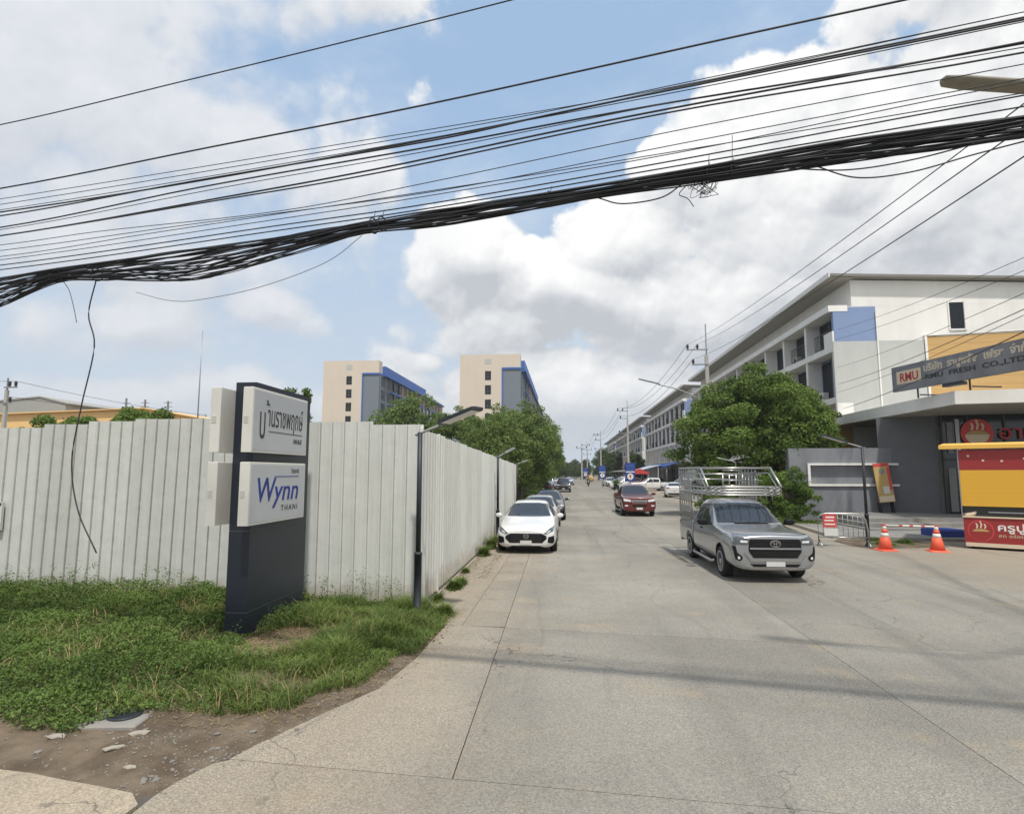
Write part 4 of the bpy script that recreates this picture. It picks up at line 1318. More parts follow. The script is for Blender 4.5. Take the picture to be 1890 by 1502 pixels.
# cloth bag on the kiosk corner
m_ = MB(); m_.rings([[(0.16 * math.cos(a) * s + 0.08 * k, 0.12 * math.sin(a) * s, 0.07 * k + 0.03 * math.sin(3 * a)) for a in np.linspace(0, 6.283, 12, endpoint=False)] for k, s in enumerate((0.8, 1.15, 1.0, 0.5))], True, True, True)
o = m_.build('cloth_bag', M['creamp']); o.location = (12.86, 20.62, 1.02); tag(o, 'crumpled cream cloth bag on the left corner of the kiosk worktop', 'bag')

# cones and bar
def cone_bm(parent):
    m_ = MB(); m_.bbox(-0.26, 0.26, -0.26, 0.26, 0, 0.045, 0.03); m_.build('base', M['cone'], parent)
    m_ = MB(); m_.lathe([(0.205, 0.046), (0.155, 0.27), (0.121, 0.42)], 18); m_.build('cone_body', M['cone'], parent)
    m_ = MB(); m_.lathe([(0.122, 0.421), (0.095, 0.54)], 18); m_.build('white_band', M['conew'], parent)
    m_ = MB(); m_.lathe([(0.094, 0.541), (0.068, 0.655)], 18); m_.build('cone_body', M['cone'], parent)
    m_ = MB(); m_.lathe([(0.0675, 0.656), (0.048, 0.74)], 18); m_.build('white_band', M['conew'], parent)
    m_ = MB(); m_.lathe([(0.0475, 0.741), (0.035, 0.80), (0.02, 0.81)], 14); m_.build('cone_tip', M['warn'], parent)
c1 = thing('traffic_cone', 'orange traffic cone nearest the metal barrier, holding the left end of the bar', 'traffic cone', (9.86, 19.85, 0), 0.1, 'traffic cones at the kerb')
cone_bm(c1)
dup(c1, (11.31, 19.72, 0), -0.2, 'orange traffic cone nearest the kiosk, holding the right end of the bar')
m_ = MB(); m_.tube([(9.80, 19.85, 0.775), (11.37, 19.72, 0.745)], 0.026, 10); t = m_.build('cone_bar', M['conew']); tag(t, 'white cone bar with red rings lying between the two orange cones', 'bar')
for f in (0.02, 0.33, 0.52, 0.73, 0.97):
    p = Vector((9.80, 19.85, 0.775)).lerp(Vector((11.37, 19.72, 0.745)), f); d = Vector((1.57, -0.13, -0.03)).normalized()
    m_ = MB(); m_.tube([p - d * 0.05, p + d * 0.05], 0.0285, 10); m_.build('red_ring', M['warn'], t)
# crowd barrier
t = thing('crowd_barrier', 'metal crowd barrier with a red notice tied on, left of the cones', 'barrier', (9.0, 20.7, 0), R(-7))
m_ = MB(); m_.tube([(-0.75, 0, 0.16), (-0.75, 0, 0.92), (-0.65, 0, 1.03), (-0.5, 0, 1.06), (0.42, 0, 1.06), (0.58, 0, 1.02), (0.68, 0, 0.88), (0.74, 0, 0.5), (0.76, 0, 0.12)], 0.026, 8); m_.build('frame', M['chrome'], t)
m_ = MB(); m_.tube([(-0.75, 0, 0.3), (0.75, 0, 0.3)], 0.018, 8); m_.build('lower_rail', M['chrome'], t)
for k in range(9):
    m_ = MB(); x = -0.6 + k * 0.15; m_.tube([(x, 0, 0.3), (x, 0, 1.05)], 0.009, 6); m_.build('bar', M['steel'], t)
for x in (-0.72, 0.72):
    m_ = MB(); m_.tube([(x, -0.28, 0.02), (x, 0, 0.2), (x, 0.28, 0.02)], 0.02, 8); m_.build('foot', M['chrome'], t)
m_ = MB(); m_.box(-0.60, -0.20, -0.045, -0.03, 0.62, 1.04); m_.build('red_notice', M['warn'], t)
m_ = MB(); m_.box(-0.56, -0.24, -0.048, -0.0455, 0.70, 0.74); m_.box(-0.56, -0.28, -0.048, -0.0455, 0.82, 0.86); m_.box(-0.52, -0.26, -0.048, -0.0455, 0.92, 0.97); m_.build('print', M['whiteink'], t)
m_ = MB(); m_.box(-0.58, -0.16, -0.045, -0.03, 0.34, 0.58); m_.build('paper_notice', M['paper'], t)

# kerbed side pavement, dirt strip
m_ = MB(); m_.prism([(10.35, 60), (10.30, 28.0), (10.0, 25.0), (9.85, 23.2), (12.1, 22.6), (26, 21.0), (26, 60)], -0.1, 0.11); pv = tag(m_.build('pavement', M['walk']), kind='structure')
m_ = MB()
kp = [(10.35, 60), (10.30, 28.0), (10.0, 25.0), (9.85, 23.2)]
for i in range(3):
    a, b = kp[i], kp[i + 1]
    n = max(1, int(math.hypot(a[0] - b[0], a[1] - b[1]) / 1.0))
    for k in range(n):
        p = [a[0] + (b[0] - a[0]) * (k + q) / n for q in (0.006, 0.994)]; r = [a[1] + (b[1] - a[1]) * (k + q) / n for q in (0.006, 0.994)]
        mk = MB(); mk.prism([(p[0] - 0.14, r[0]), (p[0] - 0.002, r[0]), (p[1] - 0.002, r[1]), (p[1] - 0.14, r[1])][::-1], -0.1, 0.12)
        mk.build('kerb_stone', M['kerb'], pv)
m_ = MB(); m_.prism([(9.3, 20.9), (9.6, 20.1), (10.6, 20.4), (12.3, 20.8), (12.3, 22.5), (9.85, 23.1), (9.4, 22.4)], -0.02, 0.006); tag(m_.build('dirt_strip', M['soil']), kind='structure')
m_ = MB(); m_.bbox(13.2, 14.2, 22.9, 24.0, 0.12, 0.36, 0.03); o = m_.build('crate', M['banner']); 
tag(o, 'low dark blue plastic crate between the steps and the kiosk', 'crate')

# ================================================================ CONDO TOWERS
def tower(name_label, x0, x1, y0, Ln, H, top_drop=0.0, inset=3.3):
    t = thing('condo_tower', name_label, 'building', (x0, y0, 0))
    w = x1 - x0
    m_ = MB(); m_.box(0, w - inset - 0.25, 0, Ln * 0.25, 0, H); m_.box(w - inset - 0.25, w, 0, 2.2, H - 2.6, H - 0.02)
    m_.build('wall', M['cream'], t)
    m_ = MB(); m_.box(w - inset, w + 0.02, 0.12, Ln * 0.25, 0, H - 2.95); m_.build('grey_wall', M['twgrey'], t)
    m_ = MB(); m_.box(w - inset - 0.25, w - inset, -0.08, 3, 0, H - 2.6); m_.box(w - inset, w + 0.05, -0.08, 3, H - 2.95, H - 2.6); m_.build('blue_band', M['royal'], t)
    m_ = MB(); m_.box(0.0, w + 0.3, Ln * 0.25, Ln, 0, H - 2.0); m_.build('side_wall', M['white'], t)
    m_ = MB(); m_.box(w + 0.0, w + 0.7, 2.3, Ln * 0.62, H - 2.55, H - 0.9); m_.build('roof_screen', M['royal'], t)
    m_ = MB(); m_.box(w - 2, w + 0.9, 2.3, Ln, H - 3.0, H - 2.62); m_.build('eave', M['royal'], t)
    m_ = MB(); m_.box(w + 0.02, w + 0.12, 1.0, Ln * 0.12, 0, H - 3.0); m_.build('grey_bay', M['twgrey'], t)
    m_ = MB(); m_.box(w + 0.301, w + 0.34, Ln * 0.25, Ln, H - 5.75, H - 3.0); m_.build('ochre_wall', M['tan'], t)
    for k in range(1, 7):
        z = H - 3.0 - 2.75 * k
        m_ = MB(); m_.box(w + 0.34, w + 0.52, Ln * 0.13, Ln, z - 0.2, z + 0.2); m_.build('blue_band', M['royal'], t)
    pr = None
    fr = None
    for k in range(8):
        z = H - 5.0 - 2.75 * k
        if z < 0: break
        for (wx, ww) in ((w * 0.42, 1.15),):
            if pr is None:
                m_ = MB(); m_.box(0, 1.15, -0.03, 0.05, 0, 1.75); pr = m_.build('window', M['glass2'], t); pr.location = (wx, 0, z)
                m_ = MB(); m_.box(0.54, 0.60, -0.06, -0.031, 0, 1.75); m_.box(0, 1.15, -0.06, -0.031, 0.5, 0.56)
                fm = m_.build('frame', M['pier'], pr)
            else:
                o = share('window', pr, t, (wx, 0, z)); share('frame', fm, o)
        ny_ = 14
        for q in range(ny_):
            yy = 1.4 + q * (Ln - 4) / ny_ * (1.0 if q else 1)
            if fr is None:
                m_ = MB(); m_.box(0, 0.1, 0, 1.3, 0, 1.9); m_.box(0, 0.1, 1.6, 2.4, 0, 1.9); fr = m_.build('side_window', M['glass2'], t); fr.location = (w + (0.08 if yy < Ln * .13 else 0.32), yy, z - 0.1)
            else:
                share('side_window', fr, t, (w + (0.08 if yy < Ln * .13 else 0.32), yy, z - 0.1))
    m_ = MB(); m_.box(w * 0.42 - 0.1, w * 0.42 + 1.2, -0.03, 0.02, H - 1.9, H - 0.9); m_.build('crest', M['offwhite'], t)
    return t


tower('left cream and grey condo tower with a blue roof screen, above the front fence', -49.9, -38.1, 118.0, 62.0, 25.4)
tower('right cream and grey condo tower rising behind the street trees', -20.2, -8.55, 112.0, 95.0, 25.0)

# ================================================================ SHEDS beyond the fence
t = thing('orange_shed', 'long shed with a pale orange sheet roof, seen over the fence at the left', 'building', (-70, 58, 0))
m_ = MB(); m_.extr([(0, 0, 0), (32.4, 0, 0), (32.4, 0, 7.9), (26.5, 0, 8.95), (0, 0, 8.2)], (0, 26, 0)); m_.build('wall', M['ware'], t)
m_ = MB(); m_.extr([(-0.5, -0.4, 8.21), (26.5, -0.4, 8.98), (32.9, -0.4, 7.86), (32.9, -0.4, 7.98), (26.5, -0.4, 9.10), (-0.5, -0.4, 8.33)], (0, 27, 0)); m_.build('roof', M['ware'], t)
t = thing('grey_shed', 'grey gabled warehouse behind the orange roof at the far left', 'building', (-104, 82, 0))
m_ = MB(); m_.extr([(0, 0, 0), (29.7, 0, 0), (29.7, 0, 12.6), (25.5, 0, 13.6), (0, 0, 11.4)], (0, 30, 0)); m_.build('wall', M['wgrey'], t)
m_ = MB(); m_.extr([(-0.5, -0.15, 11.4), (25.5, -0.15, 13.62), (30.2, -0.15, 12.52), (30.2, -0.15, 12.7), (25.5, -0.15, 13.8), (-0.5, -0.15, 11.6)], (0, 31, 0)); m_.build('roof', M['wgrey'], t)
m_ = MB(); m_.box(22.5, 28.5, -0.06, -0.001, 9.9, 11.0); m_.build('window', M['glass2'], t)
m_ = MB(); m_.box(12, 19.5, -0.06, -0.001, 9.4, 11.0); m_.build('window', M['glass2'], t)

# ================================================================ POLES AND CABLES
def util_pole(loc, h, arms, label, rz=0.0, top=3.0, r=0.17):
    """concrete pole, steel top rod, crossarms [(z, side reach list of insulators)]"""
    t = thing('utility_pole', label, 'utility pole', loc, rz, 'concrete utility poles')
    m_ = MB(); m_.rings([[(-r * k, -r * k, z), (r * k, -r * k, z), (r * k, r * k, z), (-r * k, r * k, z)] for k, z in ((1.25, 0), (0.85, h))]); m_.build('shaft', M['conc'], t)
    m_ = MB(); m_.box(-0.05, 0.05, -0.05, 0.05, h, h + top); m_.build('top_rod', M['steel'], t)
    for z, xs in arms:
        x0, x1 = min(xs + [0]), max(xs + [0])
        m_ = MB(); m_.box(x0 - 0.12, x1 + 0.12, -0.20, -0.10, z - 0.06, z + 0.06); m_.build('crossarm', M['steel'], t)
        for x in xs:
            m_ = MB(); m_.lathe([(0.03, z + 0.06), (0.11, z + 0.12), (0.09, z + 0.2), (0.13, z + 0.26), (0.10, z + 0.36), (0.12, z + 0.42), (0.05, z + 0.52)], 12, c=(x, -0.15, 0)); m_.build('insulator', M['insul'], t)
    return t


XP, YP = 13.1, 56.0
util_pole((XP, YP, 0), 13.2, [(13.75, [-1.72, -0.83]), (12.35, [-1.25])], 'tall concrete utility pole rising above the big tree in front of the nearest shop-houses', top=3.0)
util_pole((11.25, 110, 0), 12.0, [(13.6, [-1.72, -0.83]), (12.2, [-1.25]), (9.5, [-1.5, 1.5])], 'second concrete utility pole along the street, before the second shop-house block', top=3.5)
util_pole((9.2, 160, 0), 10.5, [(12.2, [-1.72, -0.83]), (10.9, [-1.25]), (8.5, [-1.5, 1.5])], 'third concrete utility pole along the street, far off', top=3.0)
util_pole((7.2, 205, 0), 10.0, [(11.6, [-1.7, 0.8]), (10.0, [-1.5, 1.5]), (8.5, [-1.2, 1.2])], 'fourth and smallest utility pole, near the end of the street', top=3.0)
util_pole((3.9, 150, 0), 8.5, [(8.4, [-1.2, 1.2])], 'pale utility pole standing alone beside the far carriageway edge', top=1.0)
util_pole((-46.1, 45, 0), 9.2, [(9.4, [0.9, 0.35]), (8.1, [0.5])], 'utility pole in front of the orange roof at the left edge', top=1.0, r=0.13)
util_pole((-44.5, 70, 0), 9.2, [(9.0, [-0.9, 0.9])], 'small utility pole beyond the orange roof beside the light boxes', top=0.4, r=0.12)
for i, (x, lb) in enumerate(((-52.2, 'left thin mast behind the orange roof'), (-49.8, 'middle thin mast behind the orange roof'), (-46.9, 'right thin mast behind the orange roof'))):
    t = thing('antenna_mast', lb, 'mast', (x * 1.45, 96, 0), 0, 'thin masts beyond the shed')
    m_ = MB(); m_.tube([(0, 0, 0), (0, 0, 15.2 - 0.3 * i)], 0.16, 6); m_.build('shaft', M['pier'], t)
    m_ = MB()
    for k in range(4): m_.box(-0.75, 0.75, -0.05, 0.05, 12.2 + k * 0.7, 12.28 + k * 0.7)
    m_.build('crossbar', M['pier'], t)
t = thing('radio_mast', 'very thin tall whip mast rising behind the left light boxes', 'mast', (-29.3, 45, 0))
m_ = MB(); m_.tube([(0, 0, 0), (0, 0, 9.5), (0, 0, 13.9)], [0.06, 0.045, 0.02], 6); m_.build('shaft', M['steel'], t)

# ---- the cables strung along the main road, in front of the street mouth
A_ = R(11); PL0 = Vector((0, 5.4, 0)); DD = Vector((math.cos(A_), -math.sin(A_), 0)); NN = Vector((math.sin(A_), math.cos(A_), 0))
def on(s, z, n=0.0): return PL0 + DD * s + NN * n + Vector((0, 0, z))
SL, SR = -17.0, 13.0
def strung(pts, dn=0.0, ext=True):
    P = [(s, z) for s, z in pts]
    if ext:
        (s0, z0), (s1, z1) = P[0], P[-1]
        P = [(SL, z0 + 0.55), (-12, z0 + 0.12)] + P + [(8.0, z1 + 0.18), (SR, z1 + 0.62)]
    return spline([on(s, z, dn) for s, z in P], 60)


WIRES = [
    ('topmost', 0.010, [(-7.62, 6.995), (-4.5, 7.031), (-1.99, 7.073), (-0.36, 7.114), (1.1, 7.16)]),
    ('second', 0.013, [(-7.5, 6.077), (-4.05, 6.114), (-1.47, 6.142), (1.74, 6.25), (3.02, 6.288), (3.95, 6.322)]),
    ('third', 0.006, [(-7.49, 5.971), (-1.34, 5.906), (0.99, 5.91), (3.71, 6.031)]),
    ('fourth', 0.006, [(-7.48, 5.85), (-1.34, 5.818), (1.3, 5.893), (3.71, 5.985)]),
    ('fifth', 0.013, [(-7.46, 5.767), (-4.33, 5.741), (-1.34, 5.783), (0.21, 5.834), (1.55, 5.896), (3.71, 5.962)]),
    ('sixth', 0.012, [(-7.45, 5.692), (-4.33, 5.727), (-1.34, 5.736), (0.21, 5.813), (3.7, 5.921)]),
    ('seventh', 0.012, [(-7.44, 5.566), (-4.27, 5.672), (-1.34, 5.706), (0.82, 5.751), (3.69, 5.758)]),
    ('eighth', 0.013, [(-7.42, 5.447), (-4.0, 5.499), (-1.95, 5.553), (0.53, 5.675), (3.69, 5.762)]),
    ('ninth', 0.011, [(-7.42, 5.424), (-4.01, 5.449), (-1.95, 5.481), (0.98, 5.627), (3.68, 5.649)]),
    ('tenth', 0.006, [(-7.4, 5.299), (-5.67, 5.288), (-3.12, 5.22), (-1.33, 5.30), (1.13, 5.45), (3.67, 5.555)]),
    ('eleventh', 0.006, [(-7.39, 5.188), (-4.96, 5.219), (-1.33, 5.254), (0.52, 5.287), (3.66, 5.367)]),
    ('twelfth', 0.009, [(-7.37, 5.035), (-3.2, 5.065), (-1.33, 5.082), (1.12, 5.179), (3.66, 5.309)]),
    ('thirteenth', 0.009, [(-7.36, 4.998), (-3.2, 5.034), (-1.33, 5.059), (1.12, 5.149), (3.65, 5.243)]),
]
WIRES += [('', 0.006, [(-7.48, 5.81), (-4.2, 5.79), (-1.3, 5.805), (1.2, 5.85), (3.7, 5.94)]), ('', 0.006, [(-7.4, 5.245), (-4.5, 5.235), (-1.33, 5.215), (1.1, 5.34), (3.67, 5.46)]), ('', 0.006, [(-7.43, 5.50), (-3.9, 5.59), (-1.33, 5.63), (1.3, 5.72), (3.7, 5.69)]), ('', 0.006, [(-7.37, 5.10), (-3.3, 5.13), (-1.33, 5.16), (1.1, 5.24), (3.66, 5.41)])]
WIRES.sort(key=lambda w: -w[2][0][1])
ORD = 'topmost second third fourth fifth sixth seventh eighth ninth tenth eleventh twelfth thirteenth fourteenth fifteenth sixteenth seventeenth'.split()
for i, (od, r, pts) in enumerate(WIRES):
    od = ORD[i]
    m_ = MB(); m_.tube(strung(pts, rnd.uniform(-0.06, 0.06)), r * 0.70, 6)
    kind = 'thick' if r > 0.0095 else 'thin'
    tag(m_.build('overhead_cable', M['cable']), '%s black cable, %s overhead line counting down from the top at the left edge' % (kind, od), 'cable', 'overhead cables along the main road')
TOP = [(-7.35, 4.867), (-5.53, 4.893), (-3.8, 4.946), (-2.08, 4.979), (-1.33, 5.024), (-0.13, 5.033), (1.26, 5.062), (2.23, 5.131), (3.64, 5.145)]
BOT = [(-8.4, 4.25), (-7.3, 4.5), (-6.39, 4.79), (-5.72, 4.72), (-4.31, 4.56), (-3.18, 4.69), (-2.13, 4.882), (-1.33, 4.85), (-0.82, 4.885), (0.2, 4.945), (1.4, 4.972), (2.08, 4.985), (3.63, 4.99)]
bun = thing('cable_bundle', 'thick sagging bundle of black communication cables tied together, lowest of the overhead lines', 'cable bundle', tuple(on(-2, 4.9)))
ob = Vector(bun.location)
sx_ = np.linspace(-8.4, 4.4, 66)
tz = np.interp(sx_, [p[0] for p in TOP], [p[1] for p in TOP]); bz = np.interp(sx_, [p[0] for p in BOT], [p[1] for p in BOT])
for _ in range(2):
    tz[1:-1] = (tz[:-2] + 2 * tz[1:-1] + tz[2:]) / 4; bz[1:-1] = (bz[:-2] + 2 * bz[1:-1] + bz[2:]) / 4
for i in range(42):
    f0 = i / 41.0
    ph = rng.random(4) * 6.28
    f = f0 + 0.26 * np.sin(sx_ * 0.9 + ph[0]) * rng.random() + 0.10 * np.sin(sx_ * 2.3 + ph[1]) * rng.random()
    if i > 18: f += 0.05 * np.sin(sx_ * 5 + ph[3])
    f = np.clip(f, 0, 1)
    if i < 3: f = np.full_like(f, 0.07 * i)
    z = tz * (1 - f) + bz * f
    dn = 0.045 * np.sin(sx_ * 0.8 + ph[2]) + rng.uniform(-0.03, 0.03)
    P = [on(SL, z[0] + 1.0 - 0.3 * f0), on(-12, z[0] + 0.36 - 0.3 * f0)] + [on(a, b, c) for a, b, c in zip(sx_, z, dn)] + [on(8, z[-1] + 0.16), on(SR, z[-1] + 0.6)]
    m_ = MB(); m_.tube([p - ob for p in P], [0.0085, 0.006, 0.005, 0.007, 0.0045][i % 5] if i > 2 else 0.0115, 5)
    m_.build('cable', M['cable'], bun)
def part_cable(name, pts, r, dn=0.0):
    m_ = MB(); m_.tube([p - ob for p in spline([on(s, z, dn) for s, z in pts], 40)], r, 6); return m_.build(name, M['cable'], bun)
part_cable('dangling_cable', [(-5.72, 4.717), (-5.8, 4.289), (-5.67, 3.884), (-5.8, 3.176), (-5.88, 2.539), (-5.73, 1.977), (-5.4, 1.498)], 0.008)
part_cable('dangling_cable', [(-6.3, 4.78), (-6.15, 4.62), (-6.05, 4.40), (-5.98, 4.2)], 0.004)
part_cable('loose_loop', [(-5.1, 4.5), (-4.6, 4.36), (-4.16, 4.333), (-3.37, 4.408), (-2.56, 4.602), (-2.13, 4.85)], 0.003)
part_cable('loose_loop', [(0.33, 4.93), (0.55, 4.847), (0.89, 4.859), (1.09, 4.969)], 0.006)
part_cable('loose_loop', [(2.14, 4.98), (2.46, 4.824), (2.85, 4.814), (3.3, 4.896), (3.75, 4.97)], 0.006)
part_cable('loose_loop', [(1.9, 4.99), (2.4, 4.90), (2.9, 4.92), (3.5, 5.02)], 0.006)
for k in range(7):
    q = [(1.14 + rng.uniform(0, .22), 4.99)]
    for j in range(5): q.append((1.25 + rng.uniform(-0.13, 0.13), 4.93 + rng.uniform(-0.11, 0.06)))
    q.append((1.15 + rng.uniform(0, .22), 4.99)); part_cable('tangled_loop', q, 0.0024, rng.uniform(-.04, .04))
part_cable('dangling_cable', [(1.12, 4.95), (1.05, 4.87), (1.12, 4.82), (1.17, 4.74)], 0.004)
for s, z, h in ((-6.39, 4.80, 0.10), (-5.72, 4.77, 0.12), (-2.0, 4.94, 0.13), (-0.13, 5.0, 0.08), (1.30, 5.02, 0.08), (1.5, 5.03, 0.08), (-1.9, 4.95, 0.12)):
    m_ = MB(); m_.tube([on(s + 0.06 * math.cos(a) * 0.2, z + h * 0.62 * math.sin(a), 0.07 * math.cos(a)) - ob for a in np.linspace(0, 6.283, 14)], 0.007, 5)
    m_.tube([on(s, z + h * 0.5) - ob, on(s + 0.02, z + h * 1.1 + 0.02) - ob], 0.003, 5)
    if h < 0.1 and s > 1: m_.tube([on(s, z) - ob, on(s + 0.015, z + (0.32 if s > 1.4 else 0.18)) - ob], 0.003, 5)
    m_.build('tie_wire', M['cable'], bun)

# the three high lines of the side street, and the drops to the near gable
def line(name, pts, r, label, cat='cable', group=None):
    m_ = MB(); m_.tube(spline(pts, 36), r, 5); return tag(m_.build(name, M['cable']), label, cat, group)
G2 = 'high lines along the side street'
NP = [(6.75, 8.0, 7.95), (6.30, 8.0, 7.30), (6.15, 8.0, 6.80)]
ends = [(XP - 1.72, YP - 0.15, 14.27), (XP - 0.83, YP - 0.15, 14.27), (XP - 1.25, YP - 0.15, 12.87)]
for i, (a, b) in enumerate(zip(NP, ends)):
    a = Vector(a); b = Vector(b); pts = []
    ext = a + (a - b).normalized() * 7
    for k in range(9):
        f = k / 8; p = ext.lerp(b, f); p.z -= 0.9 * 4 * f * (1 - f) * 0.5; pts.append(p)
    line('street_cable', pts, 0.011, ['upper', 'middle', 'lower'][i] + ' of three lines from the tall pole to the upper right', 'cable', G2)
for i, (y0, y1) in enumerate((((XP, YP), (11.25, 110)), ((11.25, 110), (9.2, 160)), ((9.2, 160), (7.2, 205)))):
    for j, dx in enumerate((-1.72, -0.83, -1.25)):
        za = [(14.27, 14.12), (14.12, 12.7), (12.7, 12.1)][i]; zd = -1.4 if j == 2 else 0
        a = Vector((y0[0] + dx, y0[1] - 0.15, za[0] + zd)); b = Vector((y1[0] + dx, y1[1] - 0.15, za[1] + zd)); pts = []
        for k in range(9):
            f = k / 8; p = a.lerp(b, f); p.z -= 1.7 * 4 * f * (1 - f); pts.append(p)
        line('street_cable', pts, 0.022, '%s line sagging between the %s utility poles of the street' % (['outer', 'inner', 'lower'][j], ['first and second', 'second and third', 'third and fourth'][i]), 'cable', G2)
G3 = 'drop lines crossing the gable'
for i, (a, b, r) in enumerate((((10.36, 14.0, 7.42), (16.2, 36.6, 10.9), .008), ((10.34, 14.0, 7.12), (16.1, 36.6, 10.3), .008), ((10.3, 14, 6.60), (16.1, 36.6, 8.6), .008), ((10.26, 14.0, 6.23), (16.1, 36.6, 7.6), .011), ((10.26, 14, 6.1), (16.0, 36.6, 7.1), .008), ((10.22, 14.0, 5.72), (16.3, 36.6, 6.15), .014))):
    a = Vector(a); b = Vector(b); e = a + (a - b).normalized() * 8; pts = []
    for k in range(9):
        f = k / 8; p = e.lerp(b, f); p.z -= 0.25 * 4 * f * (1 - f); pts.append(p)
    line('drop_cable', pts, r, '%s of six dark drop lines running across the white gable to its corner' % ['topmost', 'second', 'third', 'fourth', 'fifth', 'lowest'][i], 'cable', G3)
for i, (a, b) in enumerate((((-62, 38, 10.3), (-45.2, 45, 9.9)), ((-45.2, 45, 9.9), (-44.5, 69.85, 9.5)), ((-45.6, 45, 8.6), (-44.5, 69.9, 9.4)))):
    a = Vector(a); b = Vector(b); pts = []
    for k in range(9):
        f = k / 8; p = a.lerp(b, f); p.z -= 0.3 * 4 * f * (1 - f); pts.append(p)
    line('shed_cable', pts, 0.018, ['line leaving the left edge towards the utility pole by the orange roof', 'upper line over the orange roof between two poles', 'lower line over the orange roof between two poles'][i], 'cable', 'lines over the orange roof')

# big street light entering at the upper right: pole outside the frame
t = thing('street_light', 'weathered street light head reaching in at the upper right corner', 'street light', (9.4, 6.4, 0))
m_ = MB(); m_.lathe([(0.11, 0), (0.075, 7.6)], 14); m_.build('pole', M['conc'], t)
lt = on(3.11, 5.552) * 1.28 + Vector((0, 0, -0.28 * 2.4)); lt2 = on(3.66, 5.398) * 1.28 + Vector((0, 0, -0.28 * 2.4)); bl = Vector(t.location)
d = (lt2 - lt).normalized(); hl = 1.15
m_ = MB(); sd = Vector((-d.y, d.x, 0)).normalized(); up = d.cross(sd) * -1
def rg(p, w, h): return [p + sd * (w * math.cos(a)) + Vector((0, 0, 1)) * (h * math.sin(a)) for a in np.linspace(0, 6.283, 12, endpoint=False)]
m_.rings([rg(lt - bl, .03, .012), rg(lt - bl + d * .03, .085, .034), rg(lt - bl + d * 0.2, .105, .046), rg(lt - bl + d * 0.75, .10, .048), rg(lt - bl + d * hl, .055, .04)], True, True, True); m_.build('lamp_head', M['lamptan'], t)
m_ = MB(); m_.tube(spline([lt - bl + d * (hl - 0.05), lt - bl + d * 1.9 + Vector((0, 0, .05)), lt - bl + d * 2.6 + Vector((0.2, 0, .3)), (0.05, 0, 7.4)], 20), 0.04, 8); m_.build('arm', M['steel'], t)
# curved street light by the tall pole
t = thing('street_light', 'thin street light with a curved arm over the road, beside the tall utility pole', 'street light', (11.1, 48, 0))
m_ = MB(); m_.tube(spline([(0, 0, 0), (0, 0, 6.6), (-0.10, 0, 7.6), (-0.6, 0, 8.2), (-2.1, 0, 8.95), (-3.7, 0, 9.4)], 30), 0.05, 8); m_.build('pole', M['steel'], t)
m_ = MB(); m_.rings([[(x, y, z0 - 0.25 * (x + 5.2) * 1.0) for (y, z0) in ((-w, z - .035), (w, z - .035), (w * .8, z + .05), (-w * .8, z + .05))] for x, w, z in ((-3.6, .07, 9.82), (-3.9, .11, 9.83), (-5.0, .11, 9.84), (-5.25, .06, 9.84))]); m_.build('lamp_head', M['pier'], t)

# ================================================================ TREES
def crown(name, spheres, n, size, m, parent, seed, flat=0.3):
    """leaves on the skins of many small lobes that sit on the big ones, leaf faces turned outward, gaps between"""
    r = np.random.default_rng(seed)
    L = []
    for s in spheres:
        k = max(5, int(12 * s[3] ** 1.15))
        for _ in range(k):
            v = r.normal(size=3); v[2] = v[2] * 0.9 + 0.25; v /= np.linalg.norm(v)
            rad = s[3] * r.uniform(0.18, 0.42) if s[3] > 0.5 else s[3] * 0.6
            c = np.array(s[:3]) + v * s[3] * r.uniform(0.55, 1.02) * np.array([1, 1, 0.88])
            L.append((*c, rad))
    L = np.array(L)
    w = L[:, 3] ** 2; w /= w.sum()
    i = r.choice(len(L), size=n, p=w)
    v = r.normal(size=(n, 3)); v[:, 2] = v[:, 2] * 0.8 + 0.28; v /= np.linalg.norm(v, axis=1, keepdims=True)
    rr = np.where(r.random(n) < 0.8, r.uniform(0.82, 1.08, n), r.uniform(0.2, 0.9, n)) + (r.random(n) < 0.05) * r.uniform(0.05, 0.35, n)
    P = L[i, :3] + v * (L[i, 3] * rr)[:, None] * np.array([1, 1, 0.72]) + r.normal(size=(n, 3)) * size * 0.35
    nrm = v + r.normal(size=(n, 3)) * 0.75 + np.array([0, 0, flat]); nrm /= np.linalg.norm(nrm, axis=1, keepdims=True)
    t = r.normal(size=(n, 3)); t -= nrm * np.sum(t * nrm, 1, keepdims=True); t /= np.linalg.norm(t, axis=1, keepdims=True)
    bb = np.cross(nrm, t)
    s_ = (r.uniform(0.45, 1.5, n) * size)[:, None]
    V = np.stack([P - t * s_ * 0.5, P + bb * s_ * 0.30 - nrm * s_ * 0.06, P + t * s_ * 0.55, P - bb * s_ * 0.30 - nrm * s_ * 0.06], 1).reshape(-1, 3)
    F = np.arange(n)[:, None] * 4 + np.array([[0, 1, 2, 3]])
    return quick(name, V, F, m, parent)


def trunk(parent, h, r, spheres, lean=(0, 0), seed=0):
    rr = random.Random(seed)
    m_ = MB()
    top = Vector((lean[0], lean[1], h))
    m_.tube([(0, 0, -0.1), (0.02, 0, 0.3), top * 0.5 + Vector((0.05, 0.03, 0)), top], [r * 1.35, r, r * 0.8, r * 0.55], 10)
    for s in spheres:
        e = Vector(s[:3])
        b = top * rr.uniform(0.55, 1.0)
        mid = b.lerp(e, 0.5) + Vector((rr.uniform(-.2, .2), rr.uniform(-.2, .2), 0.15))
        m_.tube([b, mid, e, e + Vector((rr.uniform(-.5, .5), rr.uniform(-.5, .5), s[3] * 0.5))], [r * 0.45, r * 0.3, r * 0.16, r * 0.05], 6)
    m_.build('trunk', M['bark'], parent)


